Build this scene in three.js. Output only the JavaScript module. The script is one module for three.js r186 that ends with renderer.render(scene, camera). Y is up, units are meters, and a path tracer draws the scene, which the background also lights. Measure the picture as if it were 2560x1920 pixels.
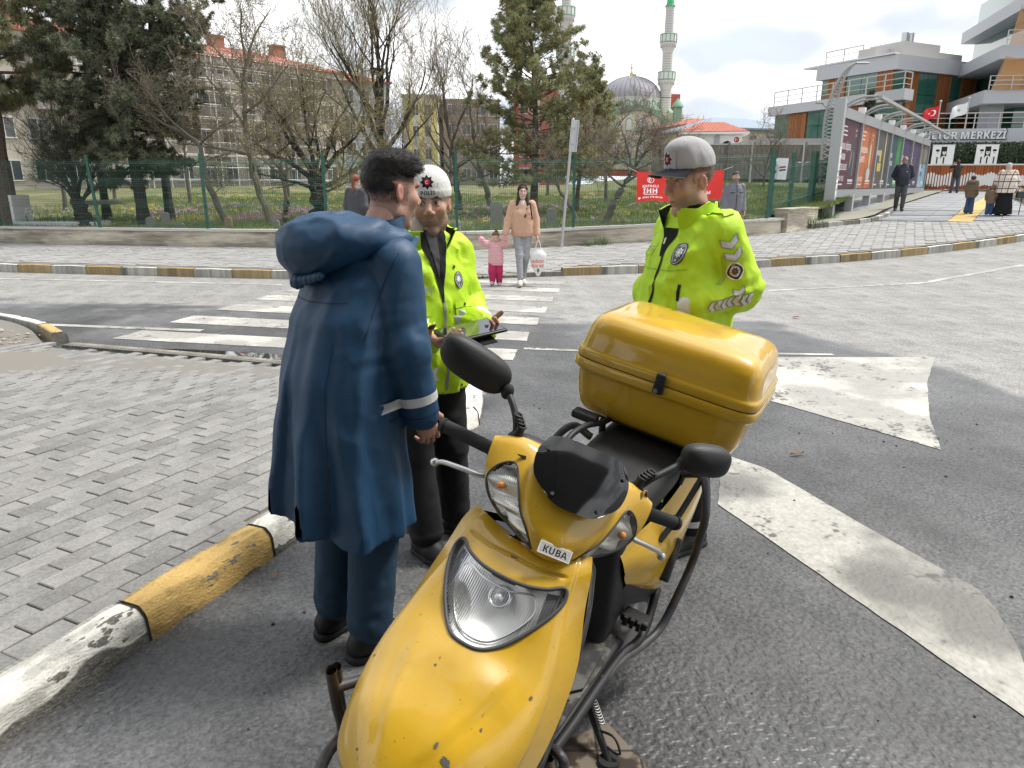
import * as THREE from 'three';
import { mergeGeometries, mergeVertices, toCreasedNormals } from 'three/addons/utils/BufferGeometryUtils.js';
import { RoundedBoxGeometry } from 'three/addons/geometries/RoundedBoxGeometry.js';
import { FontLoader } from 'three/addons/loaders/FontLoader.js';
import { TextGeometry } from 'three/addons/geometries/TextGeometry.js';

// ---------------------------------------------------------------- camera, sky, sun, exposure
const scene = new THREE.Scene();
const camera = new THREE.PerspectiveCamera(56.8, 4 / 3, 0.05, 1500);
camera.position.set(0, 1.63, 0);
camera.rotation.set(-15.65 * Math.PI / 180, 0, 0);
const renderer = new THREE.WebGLRenderer({ antialias: true });
renderer.setSize(1024, 768);
renderer.toneMapping = THREE.LinearToneMapping;
renderer.toneMappingExposure = 2.75;
renderer.outputColorSpace = THREE.SRGBColorSpace;
renderer.shadowMap.enabled = true;

const R = Math.PI / 180;
const V = (x, y, z) => new THREE.Vector3(x, y, z);
const clamp = (x, a, b) => Math.min(b, Math.max(a, x));
const lerp = (a, b, t) => a + (b - a) * t;
const sstep = (a, b, x) => { const t = clamp((x - a) / (b - a), 0, 1); return t * t * (3 - 2 * t); };
function rng(seed) { let a = seed >>> 0; return () => { a = (a + 0x6D2B79F5) | 0; let t = Math.imul(a ^ (a >>> 15), 1 | a); t = (t + Math.imul(t ^ (t >>> 7), 61 | t)) ^ t; return ((t ^ (t >>> 14)) >>> 0) / 4294967296; }; }
function h3(x, y, z) { let h = Math.imul(x, 374761393) + Math.imul(y, 668265263) + Math.imul(z, 2147483647 ^ 0x5bd1e995); h = Math.imul(h ^ (h >>> 13), 1274126177); return ((h ^ (h >>> 16)) >>> 0) / 4294967296; }
function vnoise(x, y, z) {   // value noise 0..1
const xi = Math.floor(x), yi = Math.floor(y), zi = Math.floor(z); let u = x - xi, v = y - yi, w = z - zi;
u = u * u * (3 - 2 * u); v = v * v * (3 - 2 * v); w = w * w * (3 - 2 * w);
const l = (a, b, t) => a + (b - a) * t;
return l(l(l(h3(xi, yi, zi), h3(xi + 1, yi, zi), u), l(h3(xi, yi + 1, zi), h3(xi + 1, yi + 1, zi), u), v),
l(l(h3(xi, yi, zi + 1), h3(xi + 1, yi, zi + 1), u), l(h3(xi, yi + 1, zi + 1), h3(xi + 1, yi + 1, zi + 1), u), v), w);
}
function fbm(x, y, z, o = 4) { let s = 0, a = 0.5, n = 0; for (let i = 0; i < o; i++) { s += a * vnoise(x, y, z); n += a; a *= 0.5; x = x * 2.03 + 17.1; y = y * 2.03 + 5.3; z = z * 2.03 + 9.7; } return s / n; }
function pnoise(x, y, p, seed) {   // periodic 2D value noise
const xi = Math.floor(x), yi = Math.floor(y); let u = x - xi, v = y - yi; u = u * u * (3 - 2 * u); v = v * v * (3 - 2 * v);
const m = (k) => ((k % p) + p) % p, g = (i, j) => h3(m(i), m(j), seed);
return lerp(lerp(g(xi, yi), g(xi + 1, yi), u), lerp(g(xi, yi + 1), g(xi + 1, yi + 1), u), v);
}
function pfbm(u, v, p, o, seed) { let s = 0, a = 0.5, n = 0; for (let i = 0; i < o; i++) { s += a * pnoise(u * p, v * p, p, seed + i * 7); n += a; a *= 0.55; p *= 2; } return s / n; }

{ // cloudy sky: white and grey cloud with a few thin blue gaps
const W = 1024, Hh = 512, d = new Float32Array(W * Hh * 4);
for (let j = 0; j < Hh; j++) for (let i = 0; i < W; i++) {
const az = (i / W - 0.5) * 2 * Math.PI, el = (j / Hh - 0.5) * Math.PI;   // row 0 is the nadir
const ce = Math.cos(el), x = Math.sin(az) * ce, y = Math.sin(el), z = -Math.cos(az) * ce;
const k = 1.6 / (Math.max(y, 0) + 0.28);
const cx = x * k, cz = z * k;
const big = fbm(cx * 0.9 + 3.1, 2.2, cz * 0.9 + 8.4, 5), fine = fbm(cx * 2.6 + 11, 7.7, cz * 2.6 + 4, 5);
const cover = sstep(0.3, 0.55, big * 0.62 + fine * 0.38);
const puff = sstep(0.40, 0.62, fine * 0.6 + fbm(cx * 1.2, 31.4, cz * 1.2, 5) * 0.4);
const blue = [0.34, 0.385, 0.45], grey = [0.285, 0.30, 0.32], white = [0.60, 0.603, 0.607];
const o = (j * W + i) * 4;
for (let c = 0; c < 3; c++) {
const cl = lerp(grey[c], white[c], puff);
let v = lerp(blue[c], cl, 0.25 + 0.75 * cover);
if (y < 0) v = lerp(v, [0.2, 0.2, 0.19][c], sstep(0, 0.06, -y));
d[o + c] = v;
}
d[o + 3] = 1;
}
const sky = new THREE.DataTexture(d, W, Hh, THREE.RGBAFormat, THREE.FloatType);
sky.mapping = THREE.EquirectangularReflectionMapping; sky.magFilter = THREE.LinearFilter; sky.minFilter = THREE.LinearFilter; sky.needsUpdate = true;
scene.background = sky; scene.environment = sky;
}
const sun = new THREE.DirectionalLight(new THREE.Color(1.0, 0.965, 0.91), 1.5);
sun.position.set(26, 46, -22); sun.target.position.set(0, 0, -14);
sun.castShadow = true; sun.shadow.radius = 26; sun.shadow.mapSize.set(2048, 2048);
Object.assign(sun.shadow.camera, { left: -50, right: 50, top: 50, bottom: -50, near: 1, far: 160 });
scene.add(sun, sun.target);

// ---------------------------------------------------------------- helpers
const used = {};
const numbered = (n) => { const k = used[n] = (used[n] ?? -1) + 1; return k ? n + '_' + String(k).padStart(3, '0') : n; };
const shade = (o) => { o.castShadow = true; o.receiveShadow = true; return o; };
function tag(o, label, category, group) { o.userData.label = label; o.userData.category = category; if (group) o.userData.group = group; return o; }
function thing(name, label, category, p = [0, 0, 0], turn = 0, group) {
const o = new THREE.Group(); o.name = numbered(name); o.position.set(...p); o.rotation.y = turn; scene.add(o); return tag(o, label, category, group);
}
function part(name, geo, mat, parent, label) { const m = shade(new THREE.Mesh(geo, mat)); m.name = name; parent.add(m); if (label) m.userData.label = label; return m; }
function solo(name, geo, mat, label, category, group) { const m = part(numbered(name), geo, mat, scene); return tag(m, label, category, group); }
function struct(name, geo, mat) { const m = geo ? shade(new THREE.Mesh(geo, mat)) : new THREE.Group(); m.name = numbered(name); m.userData.kind = 'structure'; scene.add(m); return m; }
const stuff = (m) => { m.userData.kind = 'stuff'; return m; };
function copyOf(o, label) { const c = o.clone(); c.name = numbered(o.name.replace(/_\d{3}$/, '')); c.userData = { ...o.userData }; if (label) c.userData.label = label; scene.add(c); return c; }

const mats = {};
function M(name, color, rough = 0.8, o = {}) {
const c = Array.isArray(color) ? new THREE.Color().setRGB(...color) : new THREE.Color(color);
const { phys, ...rest } = o;
const m = phys ? new THREE.MeshPhysicalMaterial({ color: c, roughness: rough, ...rest }) : new THREE.MeshStandardMaterial({ color: c, roughness: rough, ...rest });
m.name = name; m.side = THREE.DoubleSide; mats[name] = m; return m;
}
function dataTex(w, h, fn, { srgb = false, rep = 1 } = {}) {
const d = new Uint8Array(w * h * 4);
for (let j = 0; j < h; j++) for (let i = 0; i < w; i++) { const c = fn(i / w, j / h, i, j), o = (j * w + i) * 4; d[o] = clamp(c[0], 0, 1) * 255; d[o + 1] = clamp(c[1], 0, 1) * 255; d[o + 2] = clamp(c[2], 0, 1) * 255; d[o + 3] = c.length > 3 ? c[3] * 255 : 255; }
const t = new THREE.DataTexture(d, w, h); t.wrapS = t.wrapT = THREE.RepeatWrapping; t.magFilter = THREE.LinearFilter; t.minFilter = THREE.LinearMipmapLinearFilter; t.generateMipmaps = true;
if (srgb) t.colorSpace = THREE.SRGBColorSpace; t.repeat.set(rep, rep); t.needsUpdate = true; return t;
}
function canvasTex(w, h, draw) {
const c = document.createElement('canvas'); c.width = w; c.height = h; const g = c.getContext('2d'); draw(g, w, h);
const t = new THREE.CanvasTexture(c); t.colorSpace = THREE.SRGBColorSpace; t.anisotropy = 8; return t;
}
const sg = (l) => Math.pow(l, 1 / 2.2);   // linear to sRGB-ish, for colour maps
function rewt(t, rep, rx) { const c = t.clone(); c.repeat.set(rep, rx ?? rep); c.needsUpdate = true; return c; }

// geometry helpers: everything non-indexed with position, normal, uv (uv in metres by dominant axis)
function tri(g) {
if (g.index) g = g.toNonIndexed();
if (!g.attributes.normal) g.computeVertexNormals();
const p = g.attributes.position.array, n = p.length / 3, uv = new Float32Array(n * 2);
for (let i = 0; i < n; i += 3) {
const o = i * 3, ux = p[o + 3] - p[o], uy = p[o + 4] - p[o + 1], uz = p[o + 5] - p[o + 2], vx = p[o + 6] - p[o], vy = p[o + 7] - p[o + 1], vz = p[o + 8] - p[o + 2], ax = Math.abs(uy * vz - uz * vy), ay = Math.abs(uz * vx - ux * vz), az = Math.abs(ux * vy - uy * vx), A = ay >= ax && ay >= az ? 0 : ax >= az ? 2 : 0, B = ay >= ax && ay >= az ? 2 : 1;
for (let k = 0; k < 3; k++) { uv[(i + k) * 2] = p[o + k * 3 + A]; uv[(i + k) * 2 + 1] = p[o + k * 3 + B]; }
}
for (const k of Object.keys(g.attributes)) if (!['position', 'normal', 'uv', 'color'].includes(k)) g.deleteAttribute(k);
g.setAttribute('uv', new THREE.BufferAttribute(uv, 2)); return g;
}
const merge = (l) => l.length === 1 ? l[0] : mergeGeometries(l, false);
function bx(w, h, d, x, y, z, ry = 0, rx = 0, rz = 0) { const g = tri(new THREE.BoxGeometry(w, h, d)); if (rx) g.rotateX(rx); if (rz) g.rotateZ(rz); if (ry) g.rotateY(ry); g.translate(x, y, z); return g; }
function rbx(w, h, d, r, x, y, z, ry = 0, seg = 2) { const g = tri(new RoundedBoxGeometry(w, h, d, seg, r)); if (ry) g.rotateY(ry); g.translate(x, y, z); return g; }
function rod(a, b, r0, r1 = r0, seg = 6, open = false) {
const A = Array.isArray(a) ? V(...a) : a, B = Array.isArray(b) ? V(...b) : b, d = B.clone().sub(A), L = d.length();
const g = new THREE.CylinderGeometry(r1, r0, L, seg, 1, open); g.translate(0, L / 2, 0);
g.applyQuaternion(new THREE.Quaternion().setFromUnitVectors(V(0, 1, 0), d.multiplyScalar(1 / (L || 1)))); g.translate(A.x, A.y, A.z); return tri(g);
}
function pipe(pts, r, seg = 8, n = 0, closed = false) {
const c = new THREE.CatmullRomCurve3(pts.map(p => Array.isArray(p) ? V(...p) : p), closed, 'centripetal');
return tri(new THREE.TubeGeometry(c, n || pts.length * 6, r, seg, closed));
}
function lathe(pts, seg = 16, x = 0, y = 0, z = 0) { const g = tri(new THREE.LatheGeometry(pts.map(p => new THREE.Vector2(p[0], p[1])), seg)); g.translate(x, y, z); return g; }
function sph(r, x, y, z, sx = 1, sy = 1, sz = 1, w = 12, h = 8) { const g = tri(new THREE.SphereGeometry(r, w, h)); g.scale(sx, sy, sz); g.translate(x, y, z); return g; }
function extr(poly, depth, bevel = 0) {   // polygon in xy, extruded along z
const s = new THREE.Shape(poly.map(p => new THREE.Vector2(p[0], p[1])));
return tri(new THREE.ExtrudeGeometry(s, { depth, bevelEnabled: bevel > 0, bevelSize: bevel, bevelThickness: bevel, bevelSegments: 2, curveSegments: 6 }));
}
function quadGrid(nu, nv, fn, uvfn) {   // fn(i/nu, j/nv) -> [x,y,z], indexed smooth grid
const pos = [], uv = [], idx = [];
for (let j = 0; j <= nv; j++) for (let i = 0; i <= nu; i++) { const p = fn(i / nu, j / nv); pos.push(p[0], p[1], p[2]); const q = uvfn ? uvfn(i / nu, j / nv, p) : [i / nu, j / nv]; uv.push(q[0], q[1]); }
const W = nu + 1; for (let j = 0; j < nv; j++) for (let i = 0; i < nu; i++) { const a = j * W + i; idx.push(a, a + 1, a + W, a + 1, a + W + 1, a + W); }
const g = new THREE.BufferGeometry(); g.setAttribute('position', new THREE.Float32BufferAttribute(pos, 3)); g.setAttribute('uv', new THREE.Float32BufferAttribute(uv, 2)); g.setIndex(idx); g.computeVertexNormals(); return g;
}
function polyFlat(poly, yfn) {   // flat polygon in xz, y from yfn
const s = new THREE.Shape(poly.map(p => new THREE.Vector2(p[0], -p[1]))), g = new THREE.ShapeGeometry(s); g.rotateX(-Math.PI / 2);
const p = g.attributes.position; for (let i = 0; i < p.count; i++) p.setY(i, yfn(p.getX(i), p.getZ(i))); g.computeVertexNormals(); return tri(g);
}
function vcol(g, fn) { const p = g.attributes.position, c = new Float32Array(p.count * 3); for (let i = 0; i < p.count; i++) { const q = fn(p.getX(i), p.getY(i), p.getZ(i), i); c[i * 3] = q[0]; c[i * 3 + 1] = q[1]; c[i * 3 + 2] = q[2]; } g.setAttribute('color', new THREE.BufferAttribute(c, 3)); return g; }
const font = await new FontLoader().loadAsync('fonts/droid/droid_sans_bold.typeface.json');
function textGeo(s, size, depth) { const g = new TextGeometry(s, { font, size, depth, height: depth, curveSegments: 4 }); g.computeBoundingBox(); g.translate(-(g.boundingBox.max.x + g.boundingBox.min.x) / 2, 0, 0); return tri(g); }
// distance and side of a polyline in xz
function polyAt(pl, x) { if (x <= pl[0][0]) return lerp(pl[0][1], pl[1][1], (x - pl[0][0]) / (pl[1][0] - pl[0][0])); for (let i = 0; i < pl.length - 1; i++) if (x <= pl[i + 1][0]) return lerp(pl[i][1], pl[i + 1][1], (x - pl[i][0]) / (pl[i + 1][0] - pl[i][0])); const n = pl.length; return lerp(pl[n - 2][1], pl[n - 1][1], (x - pl[n - 2][0]) / (pl[n - 1][0] - pl[n - 2][0])); }
function inPoly(poly, x, z) { let c = false; for (let i = 0, j = poly.length - 1; i < poly.length; j = i++) { const [xi, zi] = poly[i], [xj, zj] = poly[j]; if ((zi > z) !== (zj > z) && x < (xj - xi) * (z - zi) / (zj - zi) + xi) c = !c; } return c; }
function smoothLine(pl, step) { const c = new THREE.CatmullRomCurve3(pl.map(p => V(p[0], 0, p[1])), false, 'centripetal'), L = c.getLength(), n = Math.max(2, Math.round(L / step)); return c.getSpacedPoints(n).map(p => [p.x, p.z]); }
// ---------------------------------------------------------------- ground, road, pavements
const yRoad = (x, z) => { const q = 0.77 * x - 0.64 * z; return 0.05 * clamp(q - 13, 0, 14) + 0.022 * Math.max(q - 27, 0); };
const kerbFar = [[-30, -18.2], [-14, -14.9], [-10.1, -14.1], [-7.06, -13.5], [-4.28, -13.0], [-2.4, -12.78], [-0.8, -12.95], [1.27, -13.5], [2.65, -13.87], [5.19, -14.74], [6.67, -14.95], [8.5, -15.5], [10.39, -16.3], [12.22, -17.25], [16, -19.4], [26, -25.5]];
const wallFar = [[-30, -23.4], [-13.8, -19.3], [-10.8, -18.6], [-8.2, -18.1], [-5.8, -17.75], [-2.3, -17.2], [-1.05, -17.0], [1.6, -18.3], [3.44, -18.6], [6.4, -19.0], [7.19, -19.4]];
const lawnY = (x, z) => { const d = Math.max(0, -19 - z); return 0.46 + 0.026 * Math.min(d, 45) + 0.05 * (vnoise(x * 0.35, 1, z * 0.35) - 0.5) + clamp((x - 2) * 0.03, 0, 0.28); };

// asphalt: aggregate in a binder
const aggr = dataTex(512, 512, (u, v) => { const a = pnoise(u * 96, v * 96, 96, 3), b = pnoise(u * 190, v * 190, 190, 5), c = pfbm(u, v, 6, 4, 9); const t = 0.42 + 0.24 * (a - 0.5) + 0.22 * (b - 0.5) + 0.26 * (c - 0.5) + (b > 0.92 ? 0.14 : 0); return [t, t, t * 0.99]; }, { rep: 0.9 });
const aggrBump = dataTex(512, 512, (u, v) => { const a = pnoise(u * 70, v * 70, 70, 3), b = pnoise(u * 140, v * 140, 140, 5), c = pnoise(u * 26, v * 26, 26, 15); const t = sstep(0.25, 0.75, a) * 0.55 + b * 0.3 + c * 0.25; return [t, t, t]; }, { rep: 0.9 });
const dryEdge = [[-30, -12.2], [-10, -10.6], [-6, -9.9], [-3, -9.4], [-0.6, -8.8], [0.8, -8.9], [2.4, -8.75], [3.2, -8.3], [3.75, -7.3], [3.9, -6.3], [4.3, -5.2], [5.2, -4.3], [7.5, -3.2], [12, -2]];
const wetAt = (x, z) => { const e = polyAt(dryEdge, x), n = (fbm(x * 0.9, 3, z * 2.2, 4) - 0.5) * 1.5 + (fbm(x * 5, 9, z * 9, 3) - 0.5) * 0.5; return sstep(-0.22, 0.22, z - e + n); };
const roadWet = dataTex(512, 512, (u, v) => { const x = -20 + u * 40, z = -30 + v * 34; const w = wetAt(x, z), damp = fbm(x * 0.7, 5, z * 0.7, 4); const r = lerp(0.9, lerp(0.66, 0.42, sstep(0.42, 0.6, damp)), w); return [r, r, r]; });
roadWet.wrapS = roadWet.wrapT = THREE.ClampToEdgeWrapping; roadWet.repeat.set(1 / 40, 1 / 34); roadWet.offset.set(0.5, 30 / 34);
const asphalt = M('asphalt', [1, 1, 1], 1, { map: aggr, bumpMap: aggrBump, bumpScale: 0.0042, roughnessMap: roadWet, vertexColors: true });
{
const x0 = -20, x1 = 20, z0 = 4, z1 = -30, nu = 330, nv = 280;
const g = quadGrid(nu, nv, (u, v) => { const x = lerp(x0, x1, u), z = lerp(z0, z1, v); return [x, yRoad(x, z) , z]; }, (u, v, p) => [p[0], p[2]]);
vcol(g, (x, y, z) => {
const w = wetAt(x, z), n = fbm(x * 0.45 + 3, 7, z * 0.45, 4), m = fbm(x * 2.3, 12, z * 2.3, 4);
const dry = 0.60 + 0.09 * (n - 0.5) + 0.05 * (m - 0.5);
const dustK = sstep(1.0, 0.0, Math.abs(x + 1.0 + (z + 3.03) * 0.42 - 0.35) ) * sstep(0.35, 0.6, m);   // grit along the kerb
const dirt = sstep(0.54, 0.66, fbm(x * 1.1 + 40, 3, z * 1.1, 4));
let wet = 0.20 + 0.12 * (n - 0.5) + 0.14 * (m - 0.5) + 0.10 * dirt + 0.07 * dustK;
const t = lerp(dry, wet, w);
return [t * lerp(1.0, 0.985, w), t * lerp(0.975, 0.985, w), t * lerp(0.93, 1.0, w)];
});
const road = struct('road', g, asphalt);
// painted markings, worn
const paintTex = (seed, dirt) => dataTex(256, 256, (u, v) => { const a = pfbm(u, v, 5, 5, seed), b = pnoise(u * 110, v * 110, 110, seed + 3), c = pfbm(u, v, 24, 3, seed + 5); const worn = sstep(0.62, 0.74, a * 0.55 + c * 0.45 + (b - 0.5) * 0.25); const d = sstep(0.42, 0.66, pfbm(u, v, 3, 5, seed + 11)) * dirt; const t = lerp(0.78 - 0.1 * (c - 0.5) - 0.1 * (b - 0.5), 0.52, d); return [lerp(t, 0.42, worn), lerp(t * 0.985, 0.41, worn), lerp(t * 0.94, 0.4, worn)]; }, { srgb: true, rep: 0.55 });
const paint1 = M('road_paint', [.86, .86, .86], 0.75, { map: paintTex(21, 0.5), bumpMap: aggrBump, bumpScale: 0.002 }), paint2 = M('road_paint_dirty', [0.7, 0.7, 0.69], 0.6, { map: paintTex(35, 1.0), bumpMap: aggrBump, bumpScale: 0.003 });
const mk = (poly, m, name) => {   // marking as a fine sheet 5 mm over the road, with a slightly ragged outline
const out = []; const rr = rng(poly.length * 31 + Math.round(poly[0][0] * 100));
for (let i = 0; i < poly.length; i++) { const a = poly[i], b = poly[(i + 1) % poly.length], L = Math.hypot(b[0] - a[0], b[1] - a[1]), n = Math.max(1, Math.round(L / 0.09)); for (let k = 0; k < n; k++) { const t = k / n; out.push([lerp(a[0], b[0], t) + (rr() - 0.5) * 0.007, lerp(a[1], b[1], t) + (rr() - 0.5) * 0.007]); } }
const g2 = polyFlat(out, (x, z) => yRoad(x, z) + 0.0045);
return part(name, g2, m, road);
};
const Lx = [[-4.40, -7.66], [-4.22, -8.62], [-4.02, -9.54], [-3.83, -10.44], [-3.64, -11.3], [-3.45, -12.2]], Rb = [[0.01, -6.66], [0.16, -7.54], [0.3, -8.45], [0.44, -9.28], [0.58, -10.22], [0.73, -11.14], [0.88, -12.05]], Rt = [[0.06, -7.12], [0.2, -8.02], [0.35, -8.92], [0.49, -9.76], [0.63, -10.68], [0.78, -11.58], [0.93, -12.5]];
for (let i = 0; i < 7; i++) { const l = Lx[i] || [-3.2, -12.9], d = Rt[i][1] - Rb[i][1]; mk(i === 6 ? [[-1.9, -12.55], Rb[i], Rt[i], [-1.8, -12.72]] : [l, Rb[i], Rt[i], [l[0] + 0.1, l[1] + d]], paint1, 'crosswalk_stripe'); }
mk([[-12, -9.55], [-4.9, -8.28], [-3.6, -8.05], [-3.6, -8.17], [-4.9, -8.40], [-12, -9.68]], paint1, 'edge_line');
mk([[-14, -13.55], [-3.9, -11.98], [-3.9, -12.1], [-14, -13.67]], paint1, 'edge_line');
mk([[0.12, -7.13], [0.75, -7.02], [3.2, -6.86], [3.2, -6.93], [0.75, -7.10], [0.12, -7.21]], paint1, 'give_way_line');
mk([[2.2, -6.78], [4.15, -6.78], [3.55, -5.85], [3.05, -4.93], [2.74, -4.25], [2.05, -5.28], [1.35, -6.3]], paint1, 'painted_triangle');
mk([[1.09, -3.45], [1.32, -4.18], [1.51, -3.95], [1.72, -3.28], [1.95, -2.62], [1.93, -2.47], [1.84, -2.22], [1.66, -1.80], [1.557, -2.1], [1.332, -2.75]], paint2, 'painted_stripe');
mk([[7.2, -12.2], [9.8, -13.6], [13.4, -16.0], [13.4, -16.15], [9.8, -13.75], [7.2, -12.35]], paint1, 'edge_line');
mk([[4.1, -11.3], [7.2, -12.2], [7.2, -12.3], [4.1, -11.4]], paint1, 'edge_line');
}
// rusty wet access cover under the stand
const cov = dataTex(128, 128, (u, v) => { const a = pfbm(u, v, 6, 5, 404), l = (u * 4 % 1 < .04 || v * 4 % 1 < .04) ? .5 : 1, d = sstep(.5, .62, a); return [lerp(.24, .5, d) * l, lerp(.19, .46, d) * l, lerp(.15, .4, d) * l]; }, { srgb: true, rep: 2 });
part('access_cover', polyFlat([[0.02, -1.72], [0.30, -1.86], [0.52, -1.46], [0.22, -1.28]], () => 0.0045), M('rusty_cover', [.8, .8, .8], .45, { map: cov, bumpMap: cov, bumpScale: .004 }), scene.getObjectByName('road'));
// puddle along the dropped kerb
{
const water = M('water', [0.03, 0.032, 0.034], 0.03, { phys: true, ior: 1.33, clearcoat: 1, clearcoatRoughness: 0.02 });
const pl = []; for (let i = 0; i < 44; i++) { const t = i / 44 * 2 * Math.PI, n = 1 + 0.35 * (vnoise(Math.cos(t) * 2 + 5, 1, Math.sin(t) * 2) - 0.5); pl.push([-2.55 + Math.cos(t) * 0.95 * n, -6.84 + Math.sin(t) * 0.09 * n + Math.cos(t) * 0.27]); }
struct('puddle', polyFlat(pl, () => 0.009), water);
}
// terrain under everything, to the horizon
{
const earth = M('earth', [0.16, 0.14, 0.1], 0.95, { bumpMap: aggrBump, bumpScale: 0.01 });
struct('terrain', quadGrid(120, 120, (u, v) => { const x = (u - 0.5) * 1000, z = 60 - 760 * v * v; const far = sstep(-24, -60, z); return [x, lerp(-0.12 + yRoad(clamp(x, -20, 20), Math.max(z, -30)) * 0.8, lawnY(clamp(x, -60, 30), z) - 0.12, far), z]; }, (u, v, p) => [p[0], p[2]]), earth);
}
// ---------------------------------------------------------------- kerbs
const kerbTex = (paint, seed, bare) => dataTex(512, 256, (u, v) => {
const n = pfbm(u, v, 4, 5, seed), f = pnoise(u * 120, v * 60, 60, seed + 2), s = pfbm(u, v, 20, 3, seed + 8);
const edge = v - bare - (pfbm(u, v, 2, 3, seed + 31) - 0.5) * 0.5 - (n - 0.5) * 0.12;             // paint has come off the foot of the stone
const chips = sstep(0.63, 0.67, n * 0.6 + s * 0.4);
const on = sstep(-0.015, 0.02, edge) * (1 - chips);
const c = 0.40 + 0.16 * (s - 0.5) + 0.16 * (f - 0.5), gr = 1 - 0.22 * sstep(0.5, 0.75, pfbm(u, v, 4, 4, seed + 20)) + 0.12 * (f - 0.5);
return [lerp(c * 1.02, paint[0] * gr, on), lerp(c, paint[1] * gr, on), lerp(c * 0.93, paint[2] * gr, on)];
}, { srgb: true });
const kerbRough = M('kerb_concrete', [0.3, 0.29, 0.27], 0.9);
const stoneBump = dataTex(256, 256, (u, v) => { const t = 0.5 * pnoise(u * 60, v * 60, 60, 4) + 0.5 * pfbm(u, v, 10, 4, 6); return [t, t, t]; });
const kerbW = [0, 1, 2].map(i => M('kerb_white', [0.98, 0.98, 0.98], 0.85, { map: kerbTex([0.88, 0.87, 0.83], 101 + i * 13, 0.20 + 0.06 * i), bumpMap: stoneBump, bumpScale: 0.004 }));
const kerbY = [0, 1, 2].map(i => M('kerb_yellow', [0.98, 0.98, 0.98], 0.85, { map: kerbTex([0.76, 0.63, 0.38], 202 + i * 17, 0.20 + 0.06 * i), bumpMap: stoneBump, bumpScale: 0.004 }));
const farK = (l) => l.map((m, i) => { const c = m.clone(); c.bumpMap = null; c.map = rewt(m.map, 0.16, 1); c.map.offset.x = i * 0.37; return c; }), kerbWf = farK(kerbW), kerbYf = farK(kerbY);
const kerbG = [M('kerb_grey', [0.95, 0.95, 0.95], 0.9, { map: kerbTex([0.6, 0.58, 0.53], 77, 0.5), bumpMap: stoneBump, bumpScale: 0.004 })];
function kerbGeo(L, h, seed, seg = 8, taper = 0) {   // along +x, face towards -z... local z grows to the pavement side
const prof = [[0.0, -0.06], [0.0, 0.0], [0.008, h * 0.66], [0.016, h * 0.8], [0.042, h * 0.985], [0.055, h], [0.13, h], [0.15, h - 0.004], [0.152, -0.06]];
const len = [0]; for (let i = 1; i < prof.length; i++) len.push(len[i - 1] + Math.hypot(prof[i][0] - prof[i - 1][0], prof[i][1] - prof[i - 1][1]));
const T = len[6]; const g = quadGrid(seg, prof.length - 1, (u, v) => { const k = Math.round(v * (prof.length - 1)), p = prof[k]; let x = (u - 0.5) * L; if (u === 0) x += 0.002; if (u === 1) x -= 0.002;
const e = (u === 0 || u === 1) ? 0.006 : 0, n = k > 0 && k < 8 ? ((vnoise(x * 14 + seed, p[1] * 30, p[0] * 30 + seed) - 0.5) * 0.006 + (vnoise(x * 40 + seed, p[1] * 80, k) - 0.5) * 0.004) * (seg > 4 ? 1 : 0) : 0; return [x, p[1] + n - (k > 2 ? e : 0), p[0] + n + (k < 5 ? e : 0)]; },
(u, v) => [u, clamp(len[Math.round(v * (prof.length - 1))] / T, 0, 1)]);
const cap = (x) => { const s = new THREE.Shape(prof.map(p => new THREE.Vector2(p[0], p[1]))), c = new THREE.ShapeGeometry(s); c.rotateY(-Math.PI / 2); c.translate(x, 0, 0); return c; };
const out = mergeGeometries([g, cap(-L / 2 + 0.002), cap(L / 2 - 0.002)].map(q => q.toNonIndexed()), false); return toCreasedNormals(out, 0.45);
}
function kerb(name, line, stoneL, side, hfn, yfn, colour, seg = 8) {
const root = struct(name); const c = new THREE.CatmullRomCurve3(line.map(p => V(p[0], 0, p[1])), false, 'centripetal'); c.arcLengthDivisions = 600; const L = c.getLength(), n = Math.round(L / stoneL);
const P = c.getSpacedPoints(n); const cache = {};
for (let i = 0; i < n; i++) {
const a = P[i], b = P[i + 1], m = a.clone().add(b).multiplyScalar(0.5), len = a.distanceTo(b), h = hfn(m.x, m.z); if (h < 0.035) continue;
const key = len.toFixed(2) + '_' + h.toFixed(2) + '_' + i % 3; const g = cache[key] ??= kerbGeo(len - 0.004, h, i % 3 * 7.3, seg);
const s = part('kerb_stone', g, colour(i, m), root); s.position.set(m.x, yfn(m.x, m.z), m.z);
const d = b.clone().sub(a); s.rotation.y = Math.atan2(-d.z, d.x) + (side < 0 ? Math.PI : 0);
s.rotation.x = ((h3(i, 3, 9) - 0.5) * 0.02); s.rotation.z = (side < 0 ? -1 : 1) * Math.atan2(yfn(b.x, b.z) - yfn(a.x, a.z), len) + (h3(i, 7, 2) - 0.5) * 0.006;
}
return root;
}
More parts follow.
